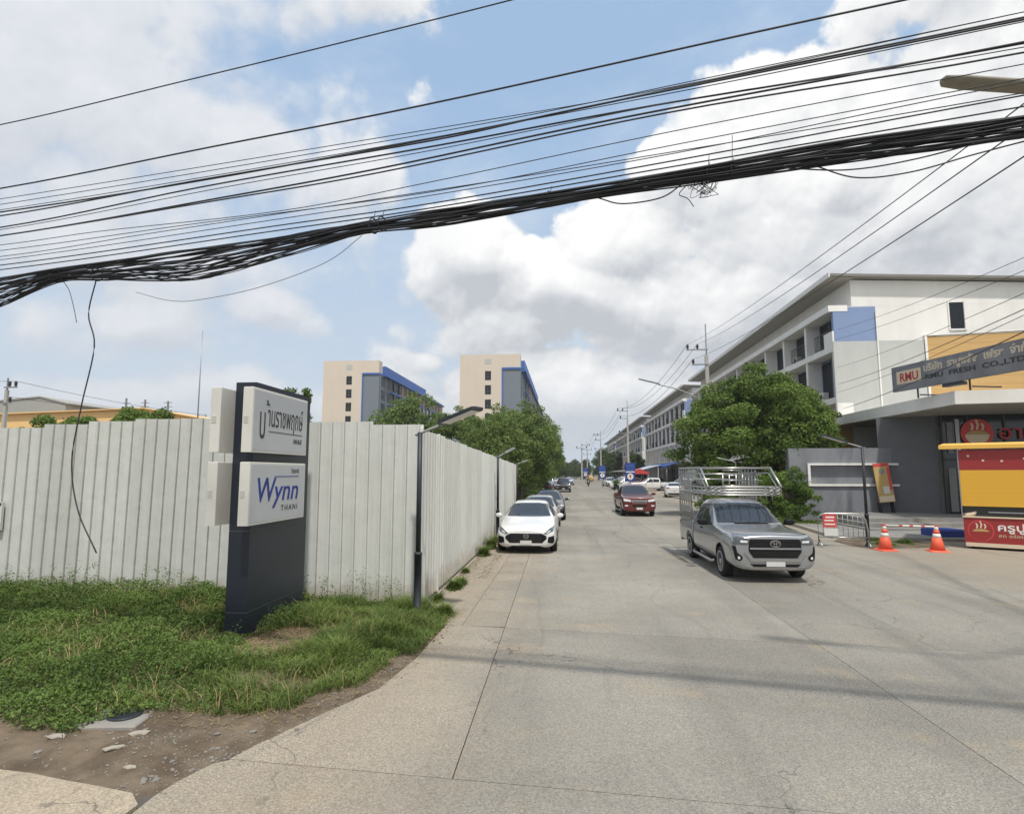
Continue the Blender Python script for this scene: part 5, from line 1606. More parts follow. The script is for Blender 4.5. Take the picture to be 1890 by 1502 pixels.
def tree(name, label, loc, spheres, n, size, m, h, r, seed, group=None, cat='tree', flat=0.3):
    t = thing(name, label, cat, loc, 0, group)
    trunk(t, h, r, spheres, seed=seed)
    crown('crown', spheres, n, size, m, t, seed, flat)
    return t


# big rounded tree before the near shop-houses
tree('broadleaf_tree', 'big dense dark green tree spreading in front of the nearest shop-house block', (10.9, 34.6, 0),
     [(0, 0, 5.4, 2.6), (-0.1, -0.6, 7.3, 1.35), (-1.9, -0.3, 6.1, 1.7), (1.9, -0.2, 5.9, 1.7), (-3.0, -0.4, 4.4, 1.8), (3.3, 0.1, 4.9, 1.25), (-1.6, -1.6, 4.2, 1.9), (1.5, -1.8, 4.3, 1.9), (0.2, -1.7, 5.9, 1.7), (-3.9, 0.4, 3.2, 1.15), (-2.4, -1.5, 2.9, 1.3), (0.4, -2.2, 2.9, 1.5), (2.6, -1.2, 3.3, 1.3), (1.0, -0.5, 7.0, 0.95), (-1.1, -0.4, 7.3, 0.8), (3.95, 0.1, 5.35, 0.6), (-3.3, -0.4, 5.5, 0.7), (-3.4, -0.8, 2.2, 1.2), (-1.5, -1.4, 1.7, 1.2), (0.6, -1.6, 1.8, 1.2)], 105000, 0.13, LEAF['big'], 3.6, 0.28, 3)
tree('bush', 'rounded light green bush at the left end of the slate wall', (10.35, 29.8, 0.1), [(0, 0, 1.0, 1.05), (-0.85, 0.1, 0.9, 0.9), (0.7, -0.1, 0.9, 0.85), (0.1, -0.1, 1.7, 0.9), (0.75, 0.2, 1.5, 0.7), (-0.7, -0.1, 1.55, 0.8), (0.2, -0.2, 0.5, 0.8), (0.9, 0, 0.5, 0.7)], 24000, 0.085, LEAF['bush'], 0.9, 0.06, 9, cat='bush')
tree('bush', 'green bush under the big tree, seen through the truck rack', (8.9, 33.0, 0.0), [(0, 0, 1.2, 1.3), (-1.3, 0.2, 1.0, 1.0), (1.2, 0, 1.1, 1.1), (0.2, 0, 2.1, 1.0), (-0.9, 0, 2.0, 0.8)], 22000, 0.09, LEAF['bush'], 1.0, 0.06, 19, cat='bush')
# street trees behind the side fence: one mesh set, individual crowns
ROW_SP = [
    [(0, 0, 4.6, 2.0), (1.1, -0.5, 5.6, 1.4), (-1.4, 0.2, 5.2, 1.5), (0.2, 0.4, 6.6, 1.2), (1.4, 0.6, 3.8, 1.4), (-0.8, -0.9, 3.4, 1.5), (0.8, -0.8, 2.4, 1.2), (-0.9, 0.7, 2.3, 1.2)],
    [(0, 0, 5.2, 2.1), (1.1, 0.2, 6.5, 1.3), (-1.2, -0.4, 6.2, 1.4), (0.4, -1.0, 3.9, 1.7), (0.2, 0.2, 7.6, 0.9), (1.6, -0.2, 4.5, 1.2), (-1.8, 0, 4.3, 1.3), (0.9, -0.7, 2.5, 1.3), (-0.9, -0.5, 2.5, 1.3)],
    [(0, 0, 4.2, 2.4), (-1.6, 0.3, 4.8, 1.5), (1.6, 0.1, 4.6, 1.6), (0.2, -0.6, 5.9, 1.5), (0.9, -0.3, 2.9, 1.6), (-0.9, -0.4, 2.7, 1.6), (0, -0.8, 1.9, 1.1)],
]
protos = []
rows = [(-11.4, 44, 2, 1.15, 'low rounded street tree behind the fence, below the left condo tower'), (-8.6, 47, 0, 1.0, 'street tree behind the fence between the two condo towers'),
        (-5.4, 45, 1, 0.92, 'street tree with reddish tips in front of the right condo tower'), (-3.7, 50, 1, 1.02, 'tallest street tree, hiding the corner of the right condo tower'),
        (-3.2, 43, 2, 0.95, 'leaning pale street tree overhanging the end of the fence'), (-3.1, 59, 1, 1.0, 'street tree just behind the leaning pale one, along the kerb'),
        (-3.3, 69, 0, 1.1, 'sixth street tree along the left kerb beside the dark parked cars'), (-2.9, 80, 1, 1.0, 'seventh street tree along the left kerb'), (-3.0, 93, 0, 1.1, 'farthest street tree of the left row'),
        (-6.5, 60, 0, 1.1, 'street tree in the second rank behind the fence'), (-4.6, 39, 2, 0.9, 'low street tree pressing against the inside of the fence')]
for i, (x, y, k, s, lb) in enumerate(rows):
    if len(protos) < 3 and k == len(protos):
        pass
    key = k
    pt = next((p for p in protos if p[0] == key), None)
    if pt is None:
        t = tree('street_tree', lb, (x, y, 0), ROW_SP[k], 26000, 0.15, LEAF['row'], 3.2, 0.17, 40 + k, 'street trees behind the fence')
        protos.append((key, t))
    else:
        t = dup(pt[1], (x, y, 0), rnd.uniform(0, 6.28), lb)
    t.scale = (s, s, s)
# small trees peeping over the front fence
SP = [(0, 0, 4.0, 1.0), (-0.9, 0.2, 3.9, 0.9), (0.9, 0.1, 3.95, 0.9), (1.8, 0, 3.8, 0.8), (-1.8, 0, 3.8, 0.8)]
ta = tree('hedge_tree', 'clipped green tree showing over the fence below the orange roof, left one', (-22.9, 25.2, 0), SP, 16000, 0.11, LEAF['bush'], 3.0, 0.12, 61, 'clipped trees behind the front fence')
tb = dup(ta, (-18.7, 25, 0.18), 2.2, 'clipped green tree showing over the fence below the orange roof, right one'); tb.scale = (1.15, 1, 1.02)
tree('young_tree', 'thin young tree with sparse round tufts showing behind the pylon sign', (-11.75, 25, 0), [(0, 0, 5.3, 0.35), (0.3, 0.1, 5.75, 0.28), (-0.25, 0, 5.8, 0.26), (0.4, 0, 5.0, 0.3), (0.05, 0, 4.7, 0.4), (-0.3, 0, 5.1, 0.3), (0.15, 0, 5.5, 0.35)], 5000, 0.10, LEAF['bush'], 5.0, 0.05, 71)
# trees at the far end of the street
FS = [(0.8, -1.0, 2.0, 2.0), (-1.5, -0.6, 2.0, 2.0), (0, 0, 5.0, 3.0), (2.2, 0.3, 4.2, 2.2), (-2.2, 0, 4.0, 2.3), (0.5, 0.2, 7.2, 1.8)]
fa = tree('far_tree', 'dark tree before the third shop-house block beyond the poles', (14.0, 175, 0), FS, 9000, 0.34, LEAF['far'], 3.5, 0.3, 81, 'trees at the far end of the street')
for i, (x, y, s, lb) in enumerate(((11.8, 190, 1.15, 'taller dark tree left of the third shop-house block'), (14.2, 125, 0.75, 'slim green tree between the second and third shop-house blocks'), (7.5, 240, 0.9, 'far tree right of the street end'),
                                   (0.5, 262, 0.8, 'far tree closing the street in the middle'), (-5.0, 250, 0.95, 'far tree left of the street end'), (4.0, 285, 1.0, 'farthest tree above the street end'), (-10, 240, 1.0, 'far tree behind the last parked cars'), (-1.5, 205, 0.62, 'low bushy tree at the left bend of the street end'), (3.2, 222, 0.55, 'low bushy tree in the middle of the street end'), (6.2, 214, 0.6, 'low bushy tree at the right of the street end'))):
    t = dup(fa, (x, y, 0), rnd.uniform(0, 6), lb); t.scale = (s, s, s)
t = thing('end_house', 'low grey pitched-roof house at the very end of the street', 'house', (2.5, 300, 0))
m_ = MB(); m_.box(-7, 7, 0, 8, 0, 3.2); m_.build('wall', M['offwhite'], t)
m_ = MB(); m_.extr([(-8, -1, 3.0), (0, -1, 6.5), (8, -1, 3.0)], (0, 10, 0)); m_.build('roof', M['wgrey'], t)
# shaded slatted fence and hedge under the street trees
t = thing('slat_fence', 'dark slatted fence under the street trees behind the parked cars', 'fence', (-3.6, 34, 0))
for k in range(60):
    m_ = MB(); y = k * 0.9; m_.box(-0.03, 0.03, y, y + 0.5, 0.0, 2.1); m_.build('slat', M['pier'], t)
m_ = MB(); m_.box(0.031, 0.07, 0, 54, 0.4, 0.5); m_.box(0.031, 0.07, 0, 54, 1.7, 1.8); m_.build('rail', M['pier'], t)
t = thing('hedge', 'low clipped hedge at the kerb beside the dark parked cars', 'hedge', (-3.0, 52, 0))
V, F = leaves(np.column_stack([rng.uniform(-0.45, 0.45, 7000), rng.uniform(-9, 9, 7000), 0.75 * np.sqrt(rng.random(7000))]), rng.uniform(0.05, 0.12, 7000))
quick('leaves', V, F, LEAF['bush'], t)

# the mass of trees closing the horizon
V, F = leaves(np.column_stack([rng.uniform(-260, 260, 9000), rng.uniform(395, 430, 9000), (2 + 7 * vnoise(np.column_stack([rng.uniform(0, 60, 9000), np.zeros(9000)]), 1.0, 77)) * np.sqrt(rng.random(9000))]), rng.uniform(1.2, 2.8, 9000), 0.0)
tag(quick('treeline', V, F, LEAF['far']), kind='stuff')

# ================================================================ VEHICLES (front points to -Y, centre at the origin)
def loft(stations):
    rings = []
    for (y, zb, wl, wm, zm, ws, zs, wt, zt) in stations:
        h = [(0, zb), (wl * 0.78, zb), (wl, zb + 0.09), (wm, zm), (ws, zs), (wt, zt - 0.025), (wt * 0.68, zt + 0.012), (0, zt + 0.03)]
        rings.append([(x, y, z) for x, z in h] + [(-x, y, z) for x, z in h[-2:0:-1]])
    mb = MB(); mb.rings(rings, True, True, True)
    return mb


def solid_body(name, stations, m, parent, arches=(), W=0.92, R_=0.37):
    o = loft(stations).build(name, [m, M['blackp']], parent)
    for p in o.data.polygons: p.use_smooth = True
    md = o.modifiers.new('s', 'SUBSURF'); md.levels = 2; md.render_levels = 2
    cut = []
    if arches:
        mb = MB(); mb.cur = 1
        for y, z in arches:
            for s in (-1, 1):
                n = 22; x0, x1 = s * (W - 0.30), s * (W + 0.15)
                rg_ = [[(x, y + R_ * math.cos(6.2832 * k / n), z + R_ * math.sin(6.2832 * k / n)) for k in range(n)] for x in (x0, x1)]
                mb.rings(rg_)
        c = mb.build('cutter', [m, M['blackp']]); c.parent = parent
        bo = o.modifiers.new('b', 'BOOLEAN'); bo.operation = 'DIFFERENCE'; bo.object = c; bo.solver = 'EXACT'
        cut = [c]
    bpy.context.view_layer.update()
    dg = bpy.context.evaluated_depsgraph_get()
    me = bpy.data.meshes.new_from_object(o.evaluated_get(dg))
    o.modifiers.clear(); o.data = me
    for c in cut: bpy.data.objects.remove(c)
    me.name = name
    bm = bmesh.new(); bm.from_mesh(me); bv = BVHTree.FromBMesh(bm); bm.free()
    return o, bv


VIEW = {'F': (lambda u, v: Vector((u, -6, v)), Vector((0, 1, 0))), 'B': (lambda u, v: Vector((u, 6, v)), Vector((0, -1, 0))),
        'L': (lambda u, v: Vector((-4, u, v)), Vector((1, 0, 0))), 'R': (lambda u, v: Vector((4, u, v)), Vector((-1, 0, 0))), 'T': (lambda u, v: Vector((u, v, 5)), Vector((0, 0, -1)))}


def decal(bv, poly, view, m, name, parent, off=0.009, step=0.04, mirror=False, thick=0.02):
    """a piece let into the body: the outline laid on the body's surface, proud by off"""
    polys = [poly] + ([[(-u, v) for u, v in poly]] if mirror else [])
    outs = []
    for pl in polys:
        B = []
        for i in range(len(pl)):
            a = Vector(pl[i]); b = Vector(pl[(i + 1) % len(pl)]); n = max(1, int((b - a).length / step))
            B += [a.lerp(b, k / n) for k in range(n)]
        nb = len(B); arr = np.array([p[:] for p in B])
        lo, hi = arr.min(0), arr.max(0)
        gx_, gy_ = np.meshgrid(np.arange(lo[0] + step / 2, hi[0], step), np.arange(lo[1] + step / 2, hi[1], step))
        Q = np.column_stack([gx_.ravel(), gy_.ravel()])
        if len(Q):
            Q = Q[inside(Q, [tuple(p) for p in arr])]
            if len(Q): Q = Q[seg_dist(Q, [tuple(p) for p in arr] + [tuple(arr[0])]) > step * 0.3]
        pts = B + [Vector(q) for q in Q]
        r = geometry.delaunay_2d_cdt(pts, [(i, (i + 1) % nb) for i in range(nb)], [], 1, 1e-5)
        vs, fs = r[0], r[2]
        o_, d_ = VIEW[view]
        hit = []; nrm = []
        for p in vs:
            h = bv.ray_cast(o_(p[0], p[1]), d_)
            hit.append(h[0]); nrm.append(h[1])
        good = [h for h in hit if h is not None]
        if not good: continue
        ax = max(range(3), key=lambda i: abs(d_[i]))
        mean = sorted(g[ax] for g in good)[len(good) // 2]
        P = []; N_ = []
        for p, h, nn in zip(vs, hit, nrm):
            if h is not None:
                N_.append((nn if nn.dot(d_) < 0 else -nn)); P.append(h); continue
            if h is None:
                q = o_(p[0], p[1]); q[ax] = mean; h, nn = bv.find_nearest(q)[:2]
            N_.append(nn if nn.dot(d_) < 0 else -nn); P.append(h)
        mb = MB(); n = len(P)
        ec = {}
        for f in fs:
            for i in range(len(f)):
                e = tuple(sorted((f[i], f[(i + 1) % len(f)]))); ec[e] = ec.get(e, 0) + 1
        mb.add([h + (nn - d_).normalized() * off for h, nn in zip(P, N_)] + [h + d_ * thick for h in P], [tuple(f) for f in fs] + [(a, b, b + n, a + n) for (a, b), c in ec.items() if c == 1])
        outs.append(mb.build(name, m, parent))
    return outs


def wheel(parent, x, y, r, w, side, style='alloy'):
    m_ = MB(); m_.lathe([(r * 0.66, -w / 2), (r * 0.93, -w / 2), (r * 0.99, -w / 2 + 0.025), (r, -w / 4), (r, w / 4), (r * 0.99, w / 2 - 0.025), (r * 0.93, w / 2), (r * 0.66, w / 2)], 28, axis='x', closed=False)
    t = m_.build('wheel', M['tyre'], parent); t.location = (x, y, r)
    s = side; m_ = MB()
    o = w / 2 * s
    m_.lathe([(r * 0.68, o - 0.0 * s), (r * 0.69, o + 0.008 * s), (r * 0.62, o + 0.010 * s), (r * 0.58, o - 0.05 * s), (r * 0.01, o - 0.055 * s)], 28, axis='x')
    for k in range(6):
        a = 6.2832 * k / 6
        p = lambda rr, aa, dx: (o + dx * s, rr * math.cos(aa), rr * math.sin(aa))
        m_.add([p(r * .16, a - .35, -.01), p(r * .16, a + .35, -.01), p(r * .61, a + .14, 0), p(r * .61, a - .14, 0), p(r * .16, a - .35, -.05), p(r * .16, a + .35, -.05), p(r * .61, a + .14, -.05), p(r * .61, a - .14, -.05)], [(0, 1, 2, 3), (0, 3, 7, 4), (1, 5, 6, 2)])
    m_.lathe([(r * 0.2, o - 0.01 * s), (r * 0.18, o + 0.004 * s), (0.001, o + 0.006 * s)], 16, axis='x')
    m_.build('rim', M['rim'], t)
    return t


def mirror_(parent, x, y, z, m, s=1.0):
    for sd in (-1, 1):
        m_ = MB()
        rg_ = []
        for yy, k in ((-0.09, 0.55), (-0.05, 0.95), (0.03, 1.0), (0.07, 0.9)):
            rg_.append([(sd * (x + 0.10 * s) + 0.115 * s * k * math.cos(a), y + yy, z + 0.075 * s * k * math.sin(a)) for a in np.linspace(0, 6.283, 12, endpoint=False)])
        m_.rings(rg_, True, True, True)
        m_.box(min(sd * (x - 0.12), sd * (x + .04)), max(sd * (x - 0.12), sd * (x + .04)), y - 0.02, y + 0.03, z - 0.075, z - 0.04)
        m_.build('wing_mirror', m, parent)


def plate(bv, parent, z, view='F', w=0.17, h=0.06):
    decal(bv, [(-w, z - h), (w, z - h), (w, z + h), (-w, z + h)], view, M['plate'], 'number_plate', parent, off=0.022, step=0.1)


def rings_emblem(bv, parent, shapes, m, view='F', off=0.02, z0=0.0):
    """flat rings on the nose: list of (cx, cz, rx, rz, width)"""
    o_, d_ = VIEW[view]
    h = bv.ray_cast(o_(0, z0), d_)[0]
    m_ = MB()
    for cx, cz, rx, rz, w, n in shapes:
        ring_o, ring_i = [], []
        pa = [(cx + rx * math.cos(6.2832 * (k + .5) / n), cz + rz * math.sin(6.2832 * (k + .5) / n)) for k in range(n)]
        pi_ = [(cx + (rx - w) * math.cos(6.2832 * (k + .5) / n), cz + (rz - w) * math.sin(6.2832 * (k + .5) / n)) for k in range(n)]
        y0, y1 = h.y - off, h.y - off + 0.02
        vs = [(x, y0, z) for x, z in pa] + [(x, y0, z) for x, z in pi_] + [(x, y1, z) for x, z in pa] + [(x, y1, z) for x, z in pi_]
        fs = []
        for k in range(n):
            j = (k + 1) % n
            fs += [(k, j, n + j, n + k), (k, 2 * n + k, 2 * n + j, j), (n + k, n + j, 3 * n + j, 3 * n + k)]
        m_.add(vs, fs)
    m_.build('emblem', m, parent)


def make_sedan(label, col, loc, rz=0, group=None, front=True, emblem=True, name='parked_car'):
    t = thing(name, label, 'car', loc, rz, group)
    st = [(-2.335, .30, .50, .56, .46, .56, .60, .40, .64), (-2.31, .20, .70, .76, .46, .72, .66, .46, .70), (-2.18, .16, .84, .87, .48, .84, .72, .55, .77), (-1.9, .15, .88, .905, .50, .87, .80, .62, .85), (-1.45, .15, .89, .915, .52, .89, .87, .66, .93),
          (-.98, .16, .89, .915, .54, .89, .93, .68, .995), (-.80, .16, .89, .915, .54, .89, .94, .67, 1.05), (-.15, .16, .89, .915, .54, .885, .96, .585, 1.38), (0.10, .16, .89, .915, .54, .885, .965, .575, 1.435), (.6, .16, .89, .915, .55, .885, .97, .565, 1.46), (1.1, .16, .89, .915, .56, .885, .98, .555, 1.44),
          (1.55, .17, .89, .915, .58, .88, .99, .55, 1.33), (1.98, .18, .88, .905, .60, .86, 1.01, .56, 1.09), (2.2, .22, .85, .87, .62, .82, 1.02, .58, 1.06), (2.30, .30, .76, .79, .64, .74, .96, .54, 1.0), (2.325, .36, .6, .66, .64, .62, .90, .45, .93)]
    b, bv = solid_body('body', st, col, t, ((-1.42, .33), (1.26, .33)), 0.92, 0.375)
    for y in (-1.42, 1.26):
        for s in (-1, 1): wheel(t, s * 0.80, y, .325, .21, s)
    decal(bv, [(-.70, 1.015), (.70, 1.015), (.56, 1.365), (.30, 1.395), (-.30, 1.395), (-.56, 1.365)], 'F', M['cglass'], 'windscreen', t)
    decal(bv, [(-.60, 1.12), (.60, 1.12), (.50, 1.36), (-.50, 1.36)], 'B', M['cglass'], 'rear_window', t)
    for s, v in ((-1, 'L'), (1, 'R')):
        decal(bv, [(-.62, 1.0), (.30, 1.01), (.30, 1.36), (0.0, 1.345), (-.25, 1.24)], v, M['cglass'], 'side_window', t, off=0.004)
        decal(bv, [(.36, 1.01), (1.15, 1.03), (1.45, 1.10), (1.15, 1.30), (.8, 1.36), (.36, 1.37)], v, M['cglass'], 'side_window', t, off=0.004)
        decal(bv, [(-.85, .30), (.33, .30), (.33, .312), (-.85, .312)], v, M['blackp'], 'sill_line', t, off=0.002, step=.2)
        decal(bv, [(.15, .80), (.33, .80), (.33, .83), (.15, .83)], v, M['rim'], 'door_handle', t, off=0.012, step=.1)
    mirror_(t, .90, -.58, 1.02, col)
    if front:
        decal(bv, [(.52, .60), (.62, .585), (.80, .66), (.845, .80), (.70, .735)], 'F', M['lampg'], 'headlight', t, mirror=True)
        decal(bv, [(.60, .605), (.68, .625), (.74, .68), (.66, .67)], 'F', M['lampw'], 'headlight_lens', t, mirror=True, off=.009)
        decal(bv, [(-.46, .605), (.46, .605), (.60, .54), (.62, .46), (.48, .33), (-.48, .33), (-.62, .46), (-.60, .54)], 'F', M['blackp'], 'grille', t, off=.008)
        for zz in (.55, .49, .43, .375):
            decal(bv, [(-.45, zz), (.45, zz), (.45, zz + .012), (-.45, zz + .012)], 'F', M['rail'], 'grille_bar', t, off=.013, step=.15)
        decal(bv, [(.66, .50), (.83, .54), (.84, .38), (.80, .31), (.64, .345)], 'F', M['blackp'], 'air_intake', t, mirror=True, off=.007)
        decal(bv, [(-.40, .245), (.40, .245), (.58, .185), (-.58, .185)], 'F', M['blackp'], 'front_lip', t, off=.02)
        if emblem:
            rings_emblem(bv, t, [(0, .53, .085, .085, .014, 8), (-.03, .53, .03, .045, .012, 4), (.035, .53, .035, .045, .012, 6)], M['chrome'], off=.028, z0=.53)
        plate(bv, t, .34)
    else:
        plate(bv, t, .34)
    decal(bv, [(.45, .86), (.78, .88), (.80, .98), (.45, .95)], 'B', M['tail'], 'tail_lamp', t, mirror=True)
    decal(bv, [(-.6, .30), (.6, .30), (.6, .44), (-.6, .44)], 'B', M['blackp'], 'rear_bumper_trim', t)
    plate(bv, t, .72, 'B')
    return t


def make_suv(label, col, loc, rz=0, group=None, name='parked_car', cat='suv'):
    t = thing(name, label, cat, loc, rz, group)
    st = [(-2.23, .34, .55, .62, .58, .60, .78, .45, .82), (-2.20, .26, .74, .80, .58, .78, .84, .52, .90), (-2.0, .22, .86, .90, .60, .87, .92, .60, .98), (-1.4, .21, .90, .92, .62, .90, 1.0, .66, 1.06), (-.95, .21, .90, .92, .64, .90, 1.03, .68, 1.10), (-.8, .21, .90, .92, .64, .90, 1.04, .68, 1.17),
          (-.2, .21, .90, .92, .64, .90, 1.05, .61, 1.58), (.1, .21, .90, .92, .64, .90, 1.06, .61, 1.66), (1.0, .21, .90, .92, .66, .90, 1.08, .60, 1.68), (1.7, .22, .90, .92, .68, .89, 1.10, .58, 1.63), (1.98, .24, .88, .90, .68, .87, 1.12, .56, 1.52), (2.15, .28, .86, .88, .66, .84, 1.05, .55, 1.15), (2.2, .36, .78, .8, .66, .76, 1.0, .5, 1.05)]
    b, bv = solid_body('body', st, col, t, ((-1.35, .36), (1.32, .36)), 0.93, 0.41)
    for y in (-1.35, 1.32):
        for s in (-1, 1): wheel(t, s * 0.81, y, .355, .22, s)
    decal(bv, [(-.70, 1.14), (.70, 1.14), (.57, 1.55), (-.57, 1.55)], 'F', M['cglass'], 'windscreen', t)
    decal(bv, [(-.66, 1.18), (.66, 1.18), (.52, 1.52), (-.52, 1.52)], 'B', M['cglass'], 'rear_window', t)
    for s, v in ((-1, 'L'), (1, 'R')):
        decal(bv, [(-.6, 1.12), (.35, 1.14), (.35, 1.55), (-.1, 1.53)], v, M['cglass'], 'side_window', t, off=.004)
        decal(bv, [(.42, 1.14), (1.15, 1.16), (1.15, 1.54), (.42, 1.56)], v, M['cglass'], 'side_window', t, off=.004)
        decal(bv, [(1.22, 1.17), (1.75, 1.22), (1.6, 1.5), (1.22, 1.53)], v, M['cglass'], 'side_window', t, off=.004)
        decal(bv, [(-2.0, .26), (2.0, .26), (2.0, .36), (-2.0, .36)], v, M['blackp'], 'sill_trim', t, off=.004, step=.12) if False else None
    mirror_(t, .91, -.55, 1.14, col)
    decal(bv, [(.45, .78), (.84, .84), (.85, .94), (.45, .88)], 'F', M['lampw'], 'headlight', t, mirror=True)
    decal(bv, [(-.44, .60), (.44, .60), (.46, .86), (-.46, .86)], 'F', M['blackp'], 'grille', t)
    decal(bv, [(-.7, .34), (.7, .34), (.62, .50), (-.62, .50)], 'F', M['blackp'], 'air_intake', t)
    plate(bv, t, .54)
    decal(bv, [(.52, .92), (.82, .94), (.80, 1.12), (.58, 1.08)], 'B', M['tail'], 'tail_lamp', t, mirror=True)
    decal(bv, [(-.8, .32), (.8, .32), (.8, .52), (-.8, .52)], 'B', M['blackp'], 'rear_bumper_trim', t)
    plate(bv, t, .80, 'B')
    return t


def make_pickup(label, col, loc, rz=0, group=None, name='pickup_truck', style='bold', bumper=None, double=False, empty_bed=True):
    t = thing(name, label, 'pickup truck', loc, rz, group)
    st = [(-2.63, .36, .68, .76, .56, .74, .93, .60, .965), (-2.61, .28, .79, .85, .57, .81, .975, .66, 1.01), (-2.53, .26, .86, .905, .58, .87, 1.005, .72, 1.045), (-2.42, .26, .88, .92, .60, .89, 1.02, .74, 1.065), (-2.1, .26, .89, .925, .62, .90, 1.035, .76, 1.09), (-1.5, .26, .895, .925, .64, .905, 1.06, .77, 1.125),
          (-1.14, .26, .895, .925, .66, .90, 1.08, .76, 1.15), (-1.02, .26, .895, .925, .66, .895, 1.085, .745, 1.19), (-.40, .26, .895, .925, .66, .89, 1.09, .655, 1.60), (-.16, .26, .895, .925, .66, .885, 1.09, .645, 1.68), (.4, .26, .895, .925, .66, .885, 1.09, .64, 1.71), (.90 if not double else 1.15, .26, .895, .925, .66, .885, 1.09, .63, 1.69)]
    ye = st[-1][0]
    st += [(ye + .10, .27, .89, .92, .66, .88, 1.09, .60, 1.63), (ye + .13, .30, .87, .90, .66, .86, 1.08, .58, 1.58)]
    b, bv = solid_body('cab', st, col, t, ((-1.65, .36),), 0.93, 0.41)
    yb = ye + .16
    # load bed with open top
    m_ = MB(); z0, z1 = .52, 1.10
    def arch_z(y):
        d = abs(y - 1.435)
        return max(.45, .36 + math.sqrt(max(0, .41 ** 2 - d * d))) if d < .41 else .45
    ys_ = sorted(set([yb, 2.62] + list(np.linspace(yb, 2.62, 12)) + [1.435 + .41 * math.cos(math.pi * k / 12) for k in range(13)] + [1.03, 1.84]))
    ys_ = [y for y in ys_ if yb <= y <= 2.62]
    for s in (-1, 1):
        rows_ = []
        for y in ys_:
            zl = arch_z(y); col_ = []
            for k in range(7):
                z = zl + (z1 - zl) * k / 6
                x = np.interp(z, [.45, .62, .80, .98, 1.06, 1.10], [.895, .925, .922, .905, .90, .885]); col_.append((s * x, y, z))
            rows_.append(col_)
        n_ = len(rows_); vs = [p for r_ in rows_ for p in r_] + [(p[0] - s * .05, p[1], p[2]) for r_ in rows_ for p in r_]
        fs = [(i * 7 + k, (i + 1) * 7 + k, (i + 1) * 7 + k + 1, i * 7 + k + 1) for i in range(n_ - 1) for k in range(6)]
        o_ = n_ * 7
        fs += [tuple(o_ + q for q in f[::-1]) for f in fs]
        fs += [(i * 7 + 6, (i + 1) * 7 + 6, o_ + (i + 1) * 7 + 6, o_ + i * 7 + 6) for i in range(n_ - 1)] + [(i * 7, o_ + i * 7, o_ + (i + 1) * 7, (i + 1) * 7) for i in range(n_ - 1)]
        fs += [(k, k + 1, o_ + k + 1, o_ + k) for k in range(6)] + [((n_ - 1) * 7 + k, o_ + (n_ - 1) * 7 + k, o_ + (n_ - 1) * 7 + k + 1, (n_ - 1) * 7 + k + 1) for k in range(6)]
        m_.add(vs, fs, True)
        for k in range(3):
            m_.rings([[(s * .80, 1.435 + rr_ * math.cos(a), .36 + rr_ * math.sin(a)) for a in np.linspace(0.0, math.pi, 12)] for rr_ in (.41, .405)], False, False) if k == 0 else None
    m_.box(-.859, .859, yb, yb + .05, z0, z1); m_.box(-.859, .859, 2.575, 2.625, .50, z1); m_.box(-.859, .859, yb + .05, 2.575, z0, z0 + .04)
    bed = m_.build('load_bed', col, t)
    m_ = MB(); m_.box(-.88, .88, 2.63, 2.75, .38, .50); m_.build('rear_bumper', M['chrome'], t)
    m_ = MB(); m_.box(-.6, .6, -2.2, 2.5, .27, .42); m_.build('chassis', M['blackp'], t)
    for s in (-1, 1):
        m_ = MB(); m_.box(min(s * .86, s * .915), max(s * .86, s * .915), 2.626, 2.65, .66, .98); m_.build('tail_lamp', M['tail'], t)
    for y in (-1.65, 1.435):
        for s in (-1, 1): wheel(t, s * 0.80, y, .345, .22, s)
    decal(bv, [(-.76, 1.185), (.76, 1.185), (.63, 1.60), (.3, 1.625), (-.3, 1.625), (-.63, 1.60)], 'F', M['cglass'], 'windscreen', t)
    decal(bv, [(-.58, 1.18), (.58, 1.18), (.50, 1.52), (-.50, 1.52)], 'B', M['cglass'], 'rear_window', t)
    for s, v in ((-1, 'L'), (1, 'R')):
        decal(bv, [(-.86, 1.13), (.24, 1.14), (.24, 1.585), (-.12, 1.57), (-.40, 1.42)], v, M['cglass'], 'side_window', t, off=.004)
        decal(bv, [(.30, 1.14), (ye - .05, 1.16), (ye - .05, 1.53), (.30, 1.585)], v, M['cglass'], 'side_window', t, off=.004)
        decal(bv, [(.265, .35), (.275, .35), (.275, 1.12), (.265, 1.12)], v, M['blackp'], 'door_seam', t, off=.0015, step=.15)
        decal(bv, [(-1.02, .42), (-1.01, .42), (-1.01, 1.06), (-1.02, 1.06)], v, M['blackp'], 'door_seam', t, off=.0015, step=.15)
        decal(bv, [(.02, .95), (.22, .95), (.22, .985), (.02, .985)], v, M['blackp'], 'door_handle', t, off=.014, step=.1)
        m_ = MB(); m_.tube([(s * .90, -1.15, .30), (s * .96, -1.05, .27), (s * .96, .75, .27), (s * .90, .85, .30)], .035, 8); m_.build('side_step', M['chrome'], t)
    mirror_(t, .95, -.72, 1.18, M['blackp'] if style == 'bold' else col, 1.15)
    bc = bumper or col
    if style == 'bold':
        decal(bv, [(.55, .89), (.58, .83), (.86, .83), (.90, 1.02), (.74, 1.0), (.55, .96)], 'F', M['lampg'], 'headlight', t, mirror=True)
        decal(bv, [(.58, .875), (.73, .88), (.73, .925), (.58, .915)], 'F', M['lampw'], 'headlight_lens', t, mirror=True, off=.013)
        decal(bv, [(-.53, .955), (.53, .955), (.555, .86), (.56, .69), (.46, .55), (-.46, .55), (-.56, .69), (-.555, .86)], 'F', M['blackp'], 'grille', t, off=.014)
        decal(bv, [(-.54, .735), (.54, .735), (.54, .77), (-.54, .77)], 'F', M['steel'], 'grille_bar', t, off=.034)
